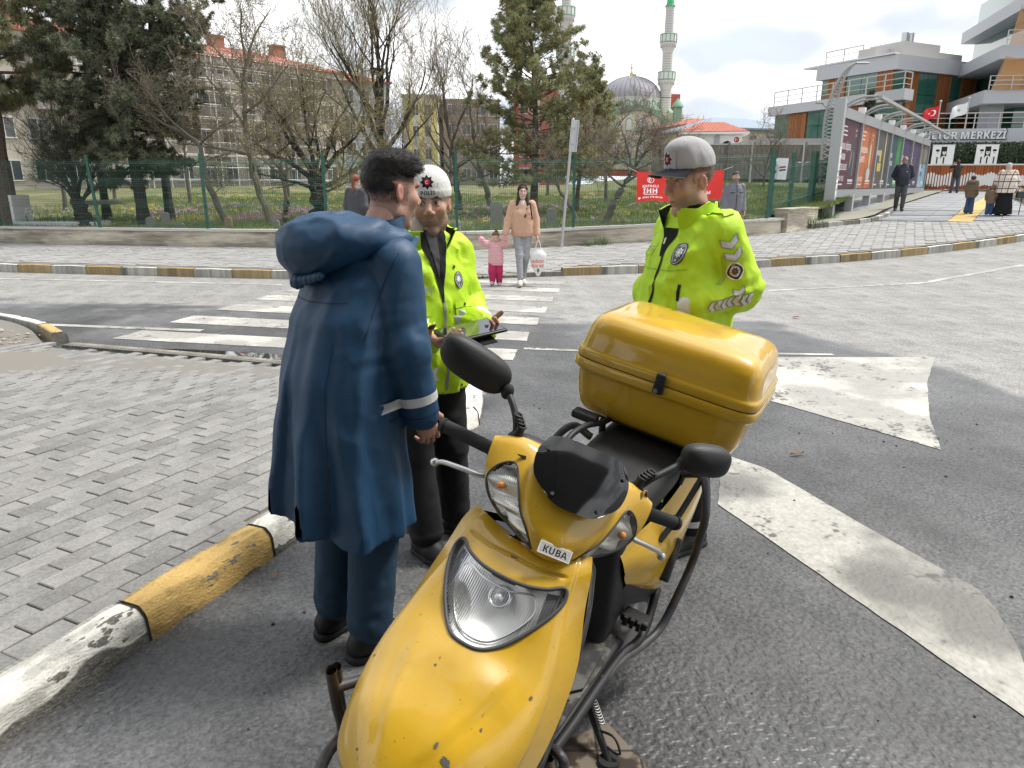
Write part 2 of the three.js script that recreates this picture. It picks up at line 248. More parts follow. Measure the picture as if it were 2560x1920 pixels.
// near pavement (left) with its painted kerb; it drops to the road at the crossing
const kerbNear = [[-2.1, -0.4], [-1.80, -1.14], [-1.54, -1.76], [-1.28, -2.42], [-1.02, -3.04], [-0.70, -3.78], [-0.36, -4.52], [-0.17, -4.86], [-0.12, -5.14], [-0.30, -5.5], [-0.72, -5.82]];
const yPave = (x, z) => 0.128 - 0.105 * sstep(-4.7, -6.5, z - 0.10 * (x + 2.5)) + 0.1 * sstep(-4.6, -5.8, x) * sstep(-6.0, -7.4, z);
{
const pts = [...kerbNear].reverse();
// stones run from the crossing towards the camera: face is on the road side (+x)
const k = kerb('kerb', [...kerbNear], 0.715, -1, (x, z) => 0.137 - 0.09 * sstep(-5.0, -5.9, z), () => 0, (i) => (i % 2 === 0 ? kerbW : kerbY)[i % 3], 16);
k.children.forEach((s, i) => { if (i > 3) s.material = kerbW[i % 3]; });
// kerb island at the far left of the pavement
const k2 = kerb('kerb', [[-9.5, -9.9], [-7.6, -9.2], [-6.1, -8.52], [-5.3, -8.0], [-4.72, -7.42]], 0.72, 1, (x) => x > -4.95 ? 0.08 : 0.14, () => 0, (i) => (i === 7 ? kerbY : kerbW)[i % 3], 10);
// low flush edging at the crossing
const fl = struct('flush_edging'), fg = bx(0.5, 0.05, 0.14, 0, 0, 0);
const E = smoothLine([[-4.66, -7.28], [-3.3, -6.86], [-2.1, -6.45], [-1.3, -6.14], [-0.78, -5.84]], 0.5);
for (let i = 0; i < E.length - 1; i++) { const a = E[i], b = E[i + 1]; const s = part('edging_stone', fg, kerbG[0], fl); s.position.set((a[0] + b[0]) / 2, 0.006, (a[1] + b[1]) / 2); s.rotation.y = Math.atan2(-(b[1] - a[1]), b[0] - a[0]); s.scale.x = Math.hypot(b[0] - a[0], b[1] - a[1]) / 0.505; }
}
{
const pv = struct('pavement');
const concTex = (seed, base) => dataTex(256, 256, (u, v) => { const a = pnoise(u * 100, v * 100, 100, seed), b = pfbm(u, v, 6, 5, seed + 3), c = pfbm(u, v, 2, 4, seed + 9); const t = base + 0.10 * (a - 0.5) + 0.14 * (b - 0.5) + 0.12 * (c - 0.5) - (a > 0.93 ? 0.08 : 0); return [t, t * 0.99, t * 0.97]; }, { srgb: true, rep: 1.4 });
const pm = [0.53, 0.51, 0.545, 0.52, 0.49, 0.54].map((b, i) => M('paver_concrete', [0.98, 0.98 - 0.006 * (i % 3), 0.965], 0.86, { map: concTex(300 + i * 11, b), bumpMap: stoneBump, bumpScale: 0.002 }));
const paverGeo = (L, W, H, b) => { const x = L / 2, z = W / 2, X = x - b, Z = z - b; const P = []; const q = (a, c, d, e) => P.push(...a, ...c, ...d, ...a, ...d, ...e);
q([-X, H, Z], [X, H, Z], [X, H, -Z], [-X, H, -Z]);
const ring = (y0, x0, z0, y1, x1, z1) => { q([-x0, y0, z0], [x0, y0, z0], [x1, y1, z1], [-x1, y1, z1]); q([x0, y0, z0], [x0, y0, -z0], [x1, y1, -z1], [x1, y1, z1]); q([x0, y0, -z0], [-x0, y0, -z0], [-x1, y1, -z1], [x1, y1, -z1]); q([-x0, y0, -z0], [-x0, y0, z0], [-x1, y1, z1], [-x1, y1, -z1]); };
ring(-0.03, x, z, H - b, x, z); ring(H - b, x, z, H, X, Z);
const g = new THREE.BufferGeometry(); g.setAttribute('position', new THREE.Float32BufferAttribute(P, 3)); g.computeVertexNormals(); return tri(g); };
const inner = smoothLine([...kerbNear.map(p => p), [-1.3, -6.08], [-2.1, -6.40], [-3.3, -6.8], [-4.66, -7.2], [-5.35, -7.86], [-6.1, -8.36], [-7.6, -9.05], [-9.5, -9.75]], 0.12).map(([x, z], i, A) => { const a = A[Math.max(0, i - 1)], b = A[Math.min(A.length - 1, i + 1)]; let nx = -(b[1] - a[1]), nz = b[0] - a[0]; const l = Math.hypot(nx, nz) || 1; nx /= l; nz /= l; return [x - nx * 0.152 * (z < -5.9 ? 0.5 : 1), z - nz * 0.152 * (z < -5.9 ? 0.5 : 1)]; });
// orientation check: pavement lies to the left (-x) of the kerb
const poly = [...inner, [-11, -9.7], [-11, 1.5], [-2.6, 1.0]];
const kd = [0.43, -0.903], nd = [0.903, 0.43]; const PL = 0.214, PW = 0.107; const list = [], r = rng(5);
for (let j = -70; j < 60; j++) for (let i = -46; i < 46; i++) {
const s = (i + (j % 2 ? 0.5 : 0)) * PL, t = j * PW, x = -3.0 + kd[0] * s + nd[0] * t, z = -4.2 + kd[1] * s + nd[1] * t;
if (x < -8.5 || z > -1.0) continue; if (!inPoly(poly, x, z)) continue;
if (inPoly([[-9, -9.6], [-4.9, -7.6], [-5.2, -7.0], [-9, -6.9]], x, z)) continue;     // bare earth patch
const d = Math.hypot(x, z); if (x / -z < -0.86 - 0.3) continue; list.push({ x, z, d, ry: Math.atan2(-kd[1], kd[0]) + (r() - 0.5) * 0.012, y: yPave(x, z) + (r() - 0.5) * 0.007, tx: (r() - 0.5) * 0.012, tz: (r() - 0.5) * 0.009, m: Math.floor(r() * 6) });
}
list.sort((a, b) => a.d - b.d);
const g0 = paverGeo(PL - 0.0045, PW - 0.0045, 0, 0.0035), far = [];
const variants = [0, 1, 2, 3].map(i => { const g = g0.clone(); const uv = g.attributes.uv; for (let k = 0; k < uv.count; k++) uv.setXY(k, uv.getX(k) + i * 0.37, uv.getY(k) + i * 0.21); return g; });
list.forEach((p, i) => {
if (i < 300) { const m = part('paver', variants[i % 4], pm[p.m], pv); m.position.set(p.x, p.y, p.z); m.rotation.set(p.tx, p.ry, p.tz); }
else { const g = variants[i % 4].clone(); g.rotateX(p.tx); g.rotateZ(p.tz); g.rotateY(p.ry); g.translate(p.x, p.y, p.z); (far[p.m] ??= []).push(g); }
});
far.forEach((l, i) => l && stuff(part('paver_field', merge(l), pm[i], pv)));
part('sand_bed', polyFlat(poly, (x, z) => yPave(x, z) - 0.010), M('joint_sand', [0.2, 0.185, 0.16], 0.95), pv);
// earth with rubble beside the kerb
const er = []; const r2 = rng(8); for (let i = 0; i < 500; i++) { const u = r2(), w = r2(); const x = -5.1 - 3.6 * u, z = lerp(-7.75 - 0.4 * u * 3.6 * 0.6 + 0.2, -7.0, w); const s = 0.006 + 0.03 * r2() ** 3; const g = tri(new THREE.IcosahedronGeometry(s, 0)); g.scale(1, 0.6, 1.2); g.rotateY(r2() * 6); g.translate(x, yPave(x, z) + s * 0.2, z); er.push(g); }
stuff(part('rubble', merge(er), M('rubble_stone', [0.36, 0.32, 0.27], 0.95), pv));
}
// far pavement with its kerb
const pavFarY = (x, z) => yRoad(x, z) + 0.15;
{
const pv = struct('pavement');
const base = M('joint_sand_far', [0.2, 0.19, 0.17], 0.95);
part('sand_bed', quadGrid(160, 40, (u, v) => { const x = lerp(-30, 26, u), z = lerp(polyAt(kerbFar, x) - 0.1, x < 7 ? polyAt(wallFar, x) : lerp(-19.4, -48, sstep(7, 16, x)), v); const ramp = 0.12 * sstep(-2.9, -2.2, x) * sstep(1.3, 0.6, x) * sstep(-1.2, 0, z - polyAt(kerbFar, x)); return [x, pavFarY(x, z) - 0.012 - ramp, z]; }, (u, v, p) => [p[0], p[2]]), base, pv);
const tones = [[0.30, 0.293, 0.28], [0.27, 0.265, 0.25], [0.33, 0.322, 0.31]].map((c, i) => M('paver_light', c, 0.9, { bumpMap: stoneBump, bumpScale: 0.002 }));
const r = rng(17), lists = [[], [], []]; const P = [[], [], []];
const put = (x, z, a, b, ang, dy, k) => { const c = Math.cos(ang), s = Math.sin(ang), q = [[-a, -b], [a, -b], [a, b], [-a, b]].map(([u, w]) => { const X = x + u * c + w * s, Z = z - u * s + w * c; const ramp = 0.12 * sstep(-2.9, -2.2, X) * sstep(1.3, 0.6, X) * sstep(-1.2, 0, Z - polyAt(kerbFar, X)); return [X, pavFarY(X, Z) + dy - ramp, Z]; });
const t = P[k]; t.push(...q[0], ...q[3], ...q[2], ...q[0], ...q[2], ...q[1]); const lo = q.map(p => [p[0], p[1] - 0.02, p[2]]); for (let e = 0; e < 4; e++) { const f = (e + 1) % 4; t.push(...q[e], ...lo[e], ...lo[f], ...q[e], ...lo[f], ...q[f]); } };
const ang = 0.2; const dx = [Math.cos(ang), -Math.sin(ang)];
for (let j = -30; j < 60; j++) for (let i = -120; i < 110; i++) {
const s = (i + (j % 2 ? 0.5 : 0)) * 0.22, t = j * 0.165, x = -2 + dx[0] * s + 0.0 - Math.sin(ang) * t * -1 * -1, z = -15 + Math.sin(ang) * s - Math.cos(ang) * t;
if (x < -17 || x > 24) continue; const k0 = polyAt(kerbFar, x) - 0.17, w0 = x < 7 ? polyAt(wallFar, x) : lerp(-19.4, -21.6, sstep(7, 11, x)) - Math.max(0, x - 11) * 0.1; if (z > k0 - 0.08 || z < w0 + 0.05) continue;
put(x, z, 0.105, 0.077, -ang, (r() - 0.5) * 0.012, Math.floor(r() * 3));
}
P.forEach((t, i) => { const g = new THREE.BufferGeometry(); g.setAttribute('position', new THREE.Float32BufferAttribute(t, 3)); g.computeVertexNormals(); stuff(part('paver_field', tri(g), tones[i], pv)); });
// walkway of large slabs going up beside the billboards, yellow tactile strip in it
const wk = struct('walkway'); const slab = [[0.29, 0.298, 0.306], [0.265, 0.272, 0.28], [0.32, 0.325, 0.33], [0.17, 0.175, 0.18]].map(c => M('slab_concrete', c, 0.8, { bumpMap: stoneBump, bumpScale: 0.002 }));
const tact = M('tactile_yellow', [0.52, 0.38, 0.14], 0.8, { bumpMap: stoneBump, bumpScale: 0.01 });
const D = [0.583, -0.812], N = [0.812, 0.583]; let count = 0; const big = [];
for (let j = 0; j < 52; j++) for (let i = -6; i < 14; i++) {
const s = j * 0.46, t = i * 0.62, x = 11.6 + D[0] * s + N[0] * t, z = -21.2 + D[1] * s + N[1] * t; if (z < -42) continue; if (z > -20.2 - 0.35 * Math.max(0, 14 - x) * 0.2) continue; if (x > 25.5) continue;
big.push([x, z, i, j]);
}
big.sort((a, b) => Math.hypot(a[0], a[1]) - Math.hypot(b[0], b[1]));
const sg0 = bx(0.6, 0.05, 0.44, 0, -0.02, 0), fl = [[], [], [], [], []];
big.forEach(([x, z, i, j], n) => { const isT = i === 2, dark = !isT && (j % 4 === 0), y = pavFarY(x, z) + 0.012 + (h3(i, j, 4) - 0.5) * 0.006, m = isT ? 4 : dark ? 3 : Math.floor(h3(i, j, 1) * 3), ry = Math.atan2(-N[1], N[0]); const slope = 0.03;
if (n < 260) { const p = part(isT ? 'tactile_slab' : 'slab', sg0, isT ? tact : slab[m], wk); p.position.set(x, y, z); p.rotation.order = 'YXZ'; p.rotation.set(slope, ry, 0); if (isT) p.scale.x = 0.95; }
else { const g = sg0.clone(); g.rotateX(slope); g.rotateY(ry); g.translate(x, y, z); fl[m].push(g); } });
fl.forEach((l, m) => l.length && stuff(part('slab_field', merge(l), m === 4 ? tact : slab[m], wk)));
kerb('kerb', [...kerbFar].slice(1), 0.76, 1, (x) => x > -2.6 && x < 0.75 ? (x > -1.9 && x < 0.4 ? 0.05 : 0.09) : 0.155, (x, z) => yRoad(x, z) - (x > -2.6 && x < 0.75 ? 0.0 : 0), (i, m) => m.x > -2.2 && m.x < 1.1 ? kerbG[0] : (i % 2 ? kerbWf : kerbYf)[i % 3], 2);
kerb('kerb', [[8.3, -20.4], [9.24, -20.75], [10.31, -21.3], [11.3, -22.4], [12.2, -23.7]], 0.6, 1, () => 0.13, (x, z) => pavFarY(x, z) - 0.01, (i) => (i % 2 ? kerbW[i % 3] : kerbG[0]), 4);
// raised bed strip under the billboards
struct('verge', polyFlat([[8.4, -20.6], [9.24, -20.95], [10.25, -21.5], [11.2, -22.55], [12.6, -24.6], [24, -41], [22.4, -41.5], [9.6, -24.4], [8.0, -21.4]], (x, z) => pavFarY(x, z) + 0.1), M('verge_soil', [0.27, 0.26, 0.21], 0.95));
}
// ---------------------------------------------------------------- garden wall, mesh fence, lawn, trees
{
const wallTex = dataTex(512, 256, (u, v) => { const a = pfbm(u, v, 4, 5, 41), st = pfbm(u * 1, v, 3, 4, 47), l = pnoise(u * 6, v * 28, 28, 52) * 0.5 + pnoise(u * 14, v * 60, 60, 53) * 0.5; const n = pnoise(u * 120, v * 120, 120, 55); let t = 0.72 + 0.24 * (a - 0.5) + 0.2 * (l - 0.5) + 0.06 * (n - 0.5) - 0.14 * sstep(0.55, 0.7, st); return [t * 1.03, t * 0.98, t * 0.88]; }, { srgb: true });
wallTex.repeat.set(0.28, 0.9);
const wallM = M('rendered_wall', [0.95, 0.95, 0.95], 0.92, { map: wallTex, bumpMap: wallTex, bumpScale: 0.025 }), capM = M('wall_cap', [0.5, 0.49, 0.46], 0.9, { bumpMap: stoneBump, bumpScale: 0.006 });
const w = thing('garden_wall', 'low rendered wall carrying the green mesh fence along the pavement', 'wall');
const pl = wallFar.slice(1); const topY = (x) => 0.55 + clamp((x - 1) * 0.035, 0, 0.25);
const line = smoothLine(pl, 0.22);
part('wall_body', quadGrid(line.length - 1, 10, (u, v) => { const [x, z] = line[Math.round(u * (line.length - 1))], y = lerp(pavFarY(x, z) - 0.08, topY(x) - 0.03, v); return [x, y, z - 0.03 + 0.05 * (fbm(x * 1.7, y * 5, 3, 4) - 0.5) + 0.02 * (1 - v)]; }, (u, v, p) => [p[0], p[1]]), wallM, w);
const cap = []; for (let i = 0; i < line.length - 1; i++) { const a = line[i], b = line[i + 1]; cap.push(bx(Math.hypot(b[0] - a[0], b[1] - a[1]) + 0.005, 0.05 + 0.012 * h3(i, 1, 2), 0.3, (a[0] + b[0]) / 2, topY(a[0]), (a[1] + b[1]) / 2 - 0.13, Math.atan2(-(b[1] - a[1]), b[0] - a[0]))); }
part('coping', merge(cap), capM, w); part('back_face', quadGrid(line.length - 1, 1, (u, v) => { const [x, z] = line[Math.round(u * (line.length - 1))]; return [x, lerp(0, topY(x) - 0.03, v), z - 0.26]; }), capM, w);
const blk = solo('wall_pier', merge([bx(0.36, 0.62, 2.3, 0, 0.31, 0), bx(0.42, 0.05, 2.4, 0, 0.64, 0)]), wallM, 'stained concrete wall stub turning back beside the billboards', 'wall'); blk.position.set(7.95, 0.36, -20.35); blk.rotation.y = -0.72;

// mesh fence
const green = M('fence_green', [0.022, 0.10, 0.072], 0.5), wire = M('fence_wire', [0.05, 0.13, 0.10], 0.55);
const fence = thing('mesh_fence', 'green welded wire fence standing on the low wall', 'fence');
const xs = [-16.7, -13.65, -10.6, -7.6, -4.5, -1.3, 1.55, 4.4, 6.75]; const at = (x) => V(x, topY(x) + 0.02, polyAt(wallFar, x) - 0.13);
const postG = merge([bx(0.06, 1.78, 0.05, 0, 0.89, 0), bx(0.066, 0.02, 0.056, 0, 1.785, 0), ...[0.15, 0.55, 0.95, 1.35, 1.68].map(y => bx(0.085, 0.025, 0.07, 0, y, 0.004))]);
const bolt = M('bracket_silver', [0.45, 0.45, 0.44], 0.4, { metalness: 0.6 });
xs.forEach((x, i) => { const p = part('post', postG, green, fence); p.position.copy(at(x)); if (i === 2) p.rotation.z = 0.05; });
function panel(A, B, h, parent) {
const g = [], d = B.clone().sub(A), L = d.length(), n = Math.round(L / 0.05), off = V(-d.z / L, 0, d.x / L);
const tr = (p, q, r) => { const a = p, b = q, dir = b.clone().sub(a).normalize(), s = Math.abs(dir.y) > 0.8 ? V(1, 0, 0) : V(0, 1, 0), e1 = dir.clone().cross(s).normalize(), e2 = dir.clone().cross(e1); const ring = [0, 1, 2].map(k => e1.clone().multiplyScalar(Math.cos(k * 2.0944) * r).addScaledVector(e2, Math.sin(k * 2.0944) * r)); for (let k = 0; k < 3; k++) { const m = (k + 1) % 3; const P = [a.clone().add(ring[k]), b.clone().add(ring[k]), b.clone().add(ring[m]), a.clone().add(ring[m])]; for (const t of [0, 1, 2, 0, 2, 3]) g.push(P[t].x, P[t].y, P[t].z); } };
const folds = [0.1, h * 0.36, h * 0.68, h - 0.1]; const fz = (y) => { let m = 0; for (const f of folds) m = Math.max(m, 1 - Math.abs(y - f) / 0.05); return Math.max(0, m) * 0.035; };
const ys = [0]; for (const f of folds) ys.push(f - 0.05, f, f + 0.05); ys.push(h);
for (let i = 0; i <= n; i++) { const b = A.clone().addScaledVector(d, i / n); for (let k = 0; k < ys.length - 1; k++) tr(b.clone().addScaledVector(off, fz(ys[k])).setY(b.y + ys[k]), b.clone().addScaledVector(off, fz(ys[k + 1])).setY(b.y + ys[k + 1]), 0.0028); }
for (let y = 0.0; y <= h; y += 0.175) tr(A.clone().setY(A.y + y), B.clone().setY(B.y + y), 0.0034);
for (const f of folds) for (const e of [-0.05, 0, 0.05]) tr(A.clone().addScaledVector(off, fz(f + e)).setY(A.y + f + e), B.clone().addScaledVector(off, fz(f + e)).setY(B.y + f + e), 0.0034);
const geo = new THREE.BufferGeometry(); geo.setAttribute('position', new THREE.Float32BufferAttribute(g, 3)); geo.computeVertexNormals(); return part('wire_panel', tri(geo), wire, parent);
}
for (let i = 0; i < xs.length - 1; i++) panel(at(xs[i]), at(xs[i + 1]), 1.68, fence);
// second run going up behind the billboards
const f2 = thing('mesh_fence', 'green mesh fence running up the grass bank behind the billboards', 'fence');
const q = [[6.9, -19.6], [7.95, -21.0], [9.3, -23.0], [9.62, -23.5], [11.2, -26.2], [13.2, -29.4], [15.4, -33]]; const at2 = ([x, z]) => V(x, pavFarY(x, z) + 0.15, z);
q.forEach((p, i) => { const m = part('post', postG, green, f2); m.position.copy(at2(p)); m.scale.set(1.5, 1.05, 1.5); });
for (let i = 0; i < q.length - 1; i++) if (i !== 2) panel(at2(q[i]), at2(q[i + 1]), 1.6, f2);
}
{ // lawn with spring flowers
const lawnM = M('grass_soil', [1, 1, 1], 0.95, { vertexColors: true, bumpMap: aggrBump, bumpScale: 0.03 });
const zfront = (x) => x < 6.8 ? polyAt(wallFar, x) - 0.2 : lerp(-20, -42, sstep(6.8, 22, x));
const col = (x, z) => { const a = fbm(x * 0.5, 3, z * 0.5, 4), b = fbm(x * 1.9 + 9, 8, z * 1.9, 4), straw = sstep(0.48, 0.62, a), bare = sstep(0.6, 0.72, b) * (x > 5 ? 0.2 : 1); const g = [0.145, 0.165, 0.058], s = [0.26, 0.24, 0.11], e = [0.2, 0.165, 0.11]; return [0, 1, 2].map(i => lerp(lerp(g[i], s[i], straw * (x > 5 ? 0.3 : 1)), e[i], bare) * (0.85 + 0.3 * b)); };
const lw = quadGrid(200, 130, (u, v) => { const x = lerp(-38, 24, u), z0 = zfront(x), z = lerp(z0, Math.min(-62, z0 - 8), v * v * 0.7 + v * 0.3); return [x, lawnY(x, z) + (x > 6.8 ? 0.2 + sstep(6.8, 12, x) * 0.15 : 0), z]; }, (u, v, p) => [p[0], p[2]]);
struct('lawn', vcol(lw, (x, y, z) => col(x, z)), lawnM);
const blade = (n, h, sp, seed) => { const r = rng(seed), P = []; for (let i = 0; i < n; i++) { const a = r() * 6.28, d = r() * sp, x = Math.cos(a) * d, z = Math.sin(a) * d, t = r() * 6.28, w = 0.006 + 0.004 * r(), H = h * (0.5 + 0.7 * r()), lx = (r() - 0.5) * H * 0.9, lz = (r() - 0.5) * H * 0.9; P.push(x - Math.cos(t) * w, 0, z - Math.sin(t) * w, x + Math.cos(t) * w, 0, z + Math.sin(t) * w, x + lx, H, z + lz); } const g = new THREE.BufferGeometry(); g.setAttribute('position', new THREE.Float32BufferAttribute(P, 3)); g.computeVertexNormals(); return tri(g); };
const inst = (name, geo, mat, n, seed, place) => { const m = new THREE.InstancedMesh(geo, mat, n), r = rng(seed), o = new THREE.Object3D(), c = new THREE.Color(); let k = 0; for (let i = 0; i < n * 3 && k < n; i++) { const p = place(r); if (!p) continue; o.position.set(p[0], p[1], p[2]); o.rotation.set(0, r() * 6.28, 0); o.scale.setScalar(p[3]); o.updateMatrix(); m.setMatrixAt(k, o.matrix); m.setColorAt(k, c.setRGB(...p[4])); k++; } m.count = k; m.name = numbered(name); shade(m); scene.add(m); return stuff(m); };
const gm = M('grass_blade', [1, 1, 1], 0.8, { phys: true, transmission: 0.0 });
const spot = (r, zmax) => { const x = lerp(-20, 13, r()), z = zfront(x) - 0.1 - zmax * r() ** 1.7; return [x, z]; };
tag(inst('grass', blade(9, 0.12, 0.1, 3), gm, 26000, 21, (r) => { const [x, z] = spot(r, 26); const c = col(x, z); if (c[0] > 0.22 && r() < 0.5) return null; const k = 0.9 + 0.6 * r(); return [x, lawnY(x, z) + (x > 6.8 ? 0.2 + sstep(6.8, 12, x) * 0.15 : 0) - 0.01, z, 0.6 + r() * 0.9, [c[0] * k, c[1] * k * 1.15, c[2] * k]]; }), 'short spring grass growing behind the low wall', 'grass');
const petal = (() => { const P = []; const r = rng(4); for (let i = 0; i < 7; i++) { const a = r() * 6.28, d = r() * 0.12, x = Math.cos(a) * d, z = Math.sin(a) * d, s = 0.018, y = 0.05 + 0.07 * r(); P.push(x - s, y, z, x + s, y, z + s * 0.4, x, y + s * 1.4, z, x, y, z - s, x, y + 0.6 * s, z + s, x + s, y + s, z); } const g = new THREE.BufferGeometry(); g.setAttribute('position', new THREE.Float32BufferAttribute(P, 3)); g.computeVertexNormals(); return tri(g); })();
const fm = M('petals', [1, 1, 1], 0.8);
tag(inst('purple_flowers', petal, fm, 800, 31, (r) => { const x = lerp(-13, 3, r()), z = -21.5 - 9 * r(); if (fbm(x * 0.5 + 31, 2, z * 0.7, 3) < 0.5) return null; return [x, lawnY(x, z), z, 0.7 + 0.7 * r(), [0.46 + 0.1 * r(), 0.33, 0.46]]; }), 'drifts of small purple flowers in the lawn', 'flowers');
tag(inst('yellow_flowers', petal, fm, 600, 37, (r) => { const x = lerp(-16, 8, r()), z = -20 - 20 * r(); if (fbm(x * 0.4 + 3, 12, z * 0.5, 3) < 0.47) return null; return [x, lawnY(x, z), z, 0.6 + 0.7 * r(), [0.68, 0.55 + 0.1 * r(), 0.06]]; }), 'scattered small yellow flowers in the lawn', 'flowers');
const weed = (x, y, z, s, seed, label) => { const g = blade(70, 0.26, 0.26, seed); g.scale(s, s, s); const m = solo('weed_tuft', g, M('weed_green', [0.09, 0.17, 0.04], 0.8), label, 'weeds'); m.position.set(x, y, z); return m; };
weed(2.3, 0.15, -18.3, 1.0, 51, 'green weed tuft at the foot of the wall under the red banner'); weed(1.9, 0.15, -18.15, 0.6, 56, 'small weed tuft at the wall beside the leaning sign post'); weed(8.5, 0.45, -20.5, 1.5, 52, 'leafy weed at the end of the concrete wall stub'); weed(-0.4, 0.15, -17.0, 0.5, 53, 'small weed tuft at the wall behind the toddler'); weed(9.6, 0.6, -22.1, 1.2, 54, 'grass tuft around the first billboard leg'); weed(-4.2, 0.15, -17.35, 0.45, 55, 'tiny weeds along the foot of the stained wall');
}
// ---------------------------------------------------------------- trees
function tubeTris(out, P, rad, sides) {   // P: vectors, rad: radii
let prev = null; const t = V(), e1 = V(), e2 = V();
for (let i = 0; i < P.length; i++) {
t.copy(P[Math.min(i + 1, P.length - 1)]).sub(P[Math.max(i - 1, 0)]).normalize(); e1.set(Math.abs(t.y) > 0.9 ? 1 : 0, Math.abs(t.y) > 0.9 ? 0 : 1, 0).cross(t).normalize(); e2.copy(t).cross(e1);
const ring = []; for (let k = 0; k < sides; k++) { const a = k / sides * 6.28319, r = rad[i] * (sides > 6 ? 0.9 + 0.22 * h3(k, i, 5) : 1); ring.push([P[i].x + (e1.x * Math.cos(a) + e2.x * Math.sin(a)) * r, P[i].y + (e1.y * Math.cos(a) + e2.y * Math.sin(a)) * r, P[i].z + (e1.z * Math.cos(a) + e2.z * Math.sin(a)) * r]); }
if (prev) for (let k = 0; k < sides; k++) { const m = (k + 1) % sides; out.push(...prev[k], ...ring[k], ...ring[m], ...prev[k], ...ring[m], ...prev[m]); }
prev = ring;
}
}
const bufGeo = (P, smooth) => { let g = new THREE.BufferGeometry(); g.setAttribute('position', new THREE.Float32BufferAttribute(P, 3)); g.computeVertexNormals(); return tri(g); };
const barkTex = dataTex(256, 256, (u, v) => { const t = 0.5 * pnoise(u * 40, v * 12, 12 * 1, 8) + 0.5 * pfbm(u, v, 12, 4, 9); return [t, t, t]; }, { rep: 2 });
const bark = M('bark_brown', [0.11, 0.09, 0.07], 0.95, { bumpMap: barkTex, bumpScale: 0.02 }), barkP = M('bark_pine', [0.14, 0.10, 0.08], 0.95, { bumpMap: barkTex, bumpScale: 0.04 }), barkG = M('bark_grey', [0.13, 0.115, 0.095], 0.95, { bumpMap: barkTex, bumpScale: 0.015 }), barkD = M('bark_dark', [0.045, 0.04, 0.035], 0.95, { bumpMap: barkTex, bumpScale: 0.02 });
const twigM = M('twigs', [0.20, 0.165, 0.125], 0.95), twigL = M('twigs_lichen', [0.235, 0.2, 0.12], 0.95);
const budG = (() => { const r = rng(2), P = []; for (let i = 0; i < 5; i++) { const a = r() * 6.28, b = r() * 3 - 1.5, d = [Math.cos(a) * Math.cos(b), Math.sin(b), Math.sin(a) * Math.cos(b)]; const s = 0.011; const x = d[0] * 0.045, y = d[1] * 0.045, z = d[2] * 0.045; P.push(x - s, y, z, x + s, y + s, z, x, y + s * 2, z + s); } return bufGeo(P); })();
const budM = M('buds', [1, 1, 1], 0.8);
function bareTree(name, label, trunk, r0, o = {}) {   // trunk: list of points from base up
const r = rng(o.seed || 1), thick = [], thin = [], tips = []; const root = thing(name, label, 'tree', trunk[0], 0, o.group); const T = trunk.map(p => V(p[0] - trunk[0][0], p[1] - trunk[0][1], p[2] - trunk[0][2]));
const crv = new THREE.CatmullRomCurve3(T), n = 14, P = crv.getSpacedPoints(n).map((p, i) => i ? p.add(V((r() - 0.5) * r0 * 0.7, 0, (r() - 0.5) * r0 * 0.7)) : p), top = o.topR ?? 0.3; const rad = P.map((p, i) => r0 * lerp(1, top, i / n) * (i === 0 ? 1.35 : 1)); tubeTris(thick, P, rad, 9);
const maxD = o.levels ?? 4, up = o.up ?? 0.25, spread = o.spread ?? 0.8;
const limb = (p, d, L, rr, depth) => {
const k = depth >= 3 ? 4 : 6, pts = [p.clone()], rs = [rr]; let q = p.clone(), dir = d.clone();
for (let i = 1; i <= k; i++) { dir.add(V((r() - 0.5) * 0.5, (r() - 0.5) * 0.45 + up * 0.12, (r() - 0.5) * 0.55)).normalize(); q = q.clone().addScaledVector(dir, L / k); pts.push(q); rs.push(Math.max(0.0042, rr * (1 - 0.75 * i / k)));
if (depth < maxD && (i > 1 || depth > 1)) { const c = depth === 1 ? (o.kids1 ?? 2) : depth === 2 ? (o.kids2 ?? 2) : (o.kids3 ?? 2); for (let m = 0; m < c; m++) if (r() < 0.59) { const side = V(r() - 0.5, (r() - 0.42) * 0.85 + up * 0.3, r() - 0.5).normalize(), nd = dir.clone().multiplyScalar(1 - spread * 0.45).addScaledVector(side, spread * 1.15).normalize(); limb(q, nd, L * (0.38 + 0.3 * r()), Math.max(0.005, rs[i] * (0.45 + 0.25 * r())), depth + 1); } }
}
if (rr > 0.022) tubeTris(thick, pts, rs, rr > 0.06 ? 7 : 5); else tubeTris(thin, pts, rs, 3);
if (depth >= maxD - 1) for (const t of pts.slice(1)) tips.push(t);
};
for (const b of o.limbs) { const [t, az, el, L, rr] = b; const p = crv.getPoint(t); limb(p, V(Math.cos(az * R) * Math.cos(el * R), Math.sin(el * R), Math.sin(az * R) * Math.cos(el * R)), L, rr, 1); }
part('trunk', bufGeo(thick), o.bark || bark, root); part('crown', bufGeo(thin), o.twig || twigM, root);
if (o.buds) { const m = new THREE.InstancedMesh(budG, budM, o.buds), ob = new THREE.Object3D(), c = new THREE.Color(); for (let i = 0; i < o.buds; i++) { const t = tips[Math.floor(r() * tips.length)]; ob.position.set(t.x + (r() - 0.5) * 0.06, t.y + (r() - 0.5) * 0.06, t.z + (r() - 0.5) * 0.06); ob.rotation.set(r() * 6, r() * 6, 0); ob.scale.setScalar(0.6 + r() * 0.8); ob.updateMatrix(); m.setMatrixAt(i, ob.matrix); const k = 0.7 + 0.6 * r(); m.setColorAt(i, c.setRGB((o.budC?.[0] ?? 0.30) * k, (o.budC?.[1] ?? 0.29) * k, (o.budC?.[2] ?? 0.10) * k)); } m.name = 'buds'; stuff(shade(m)); root.add(m); }
return root;
}
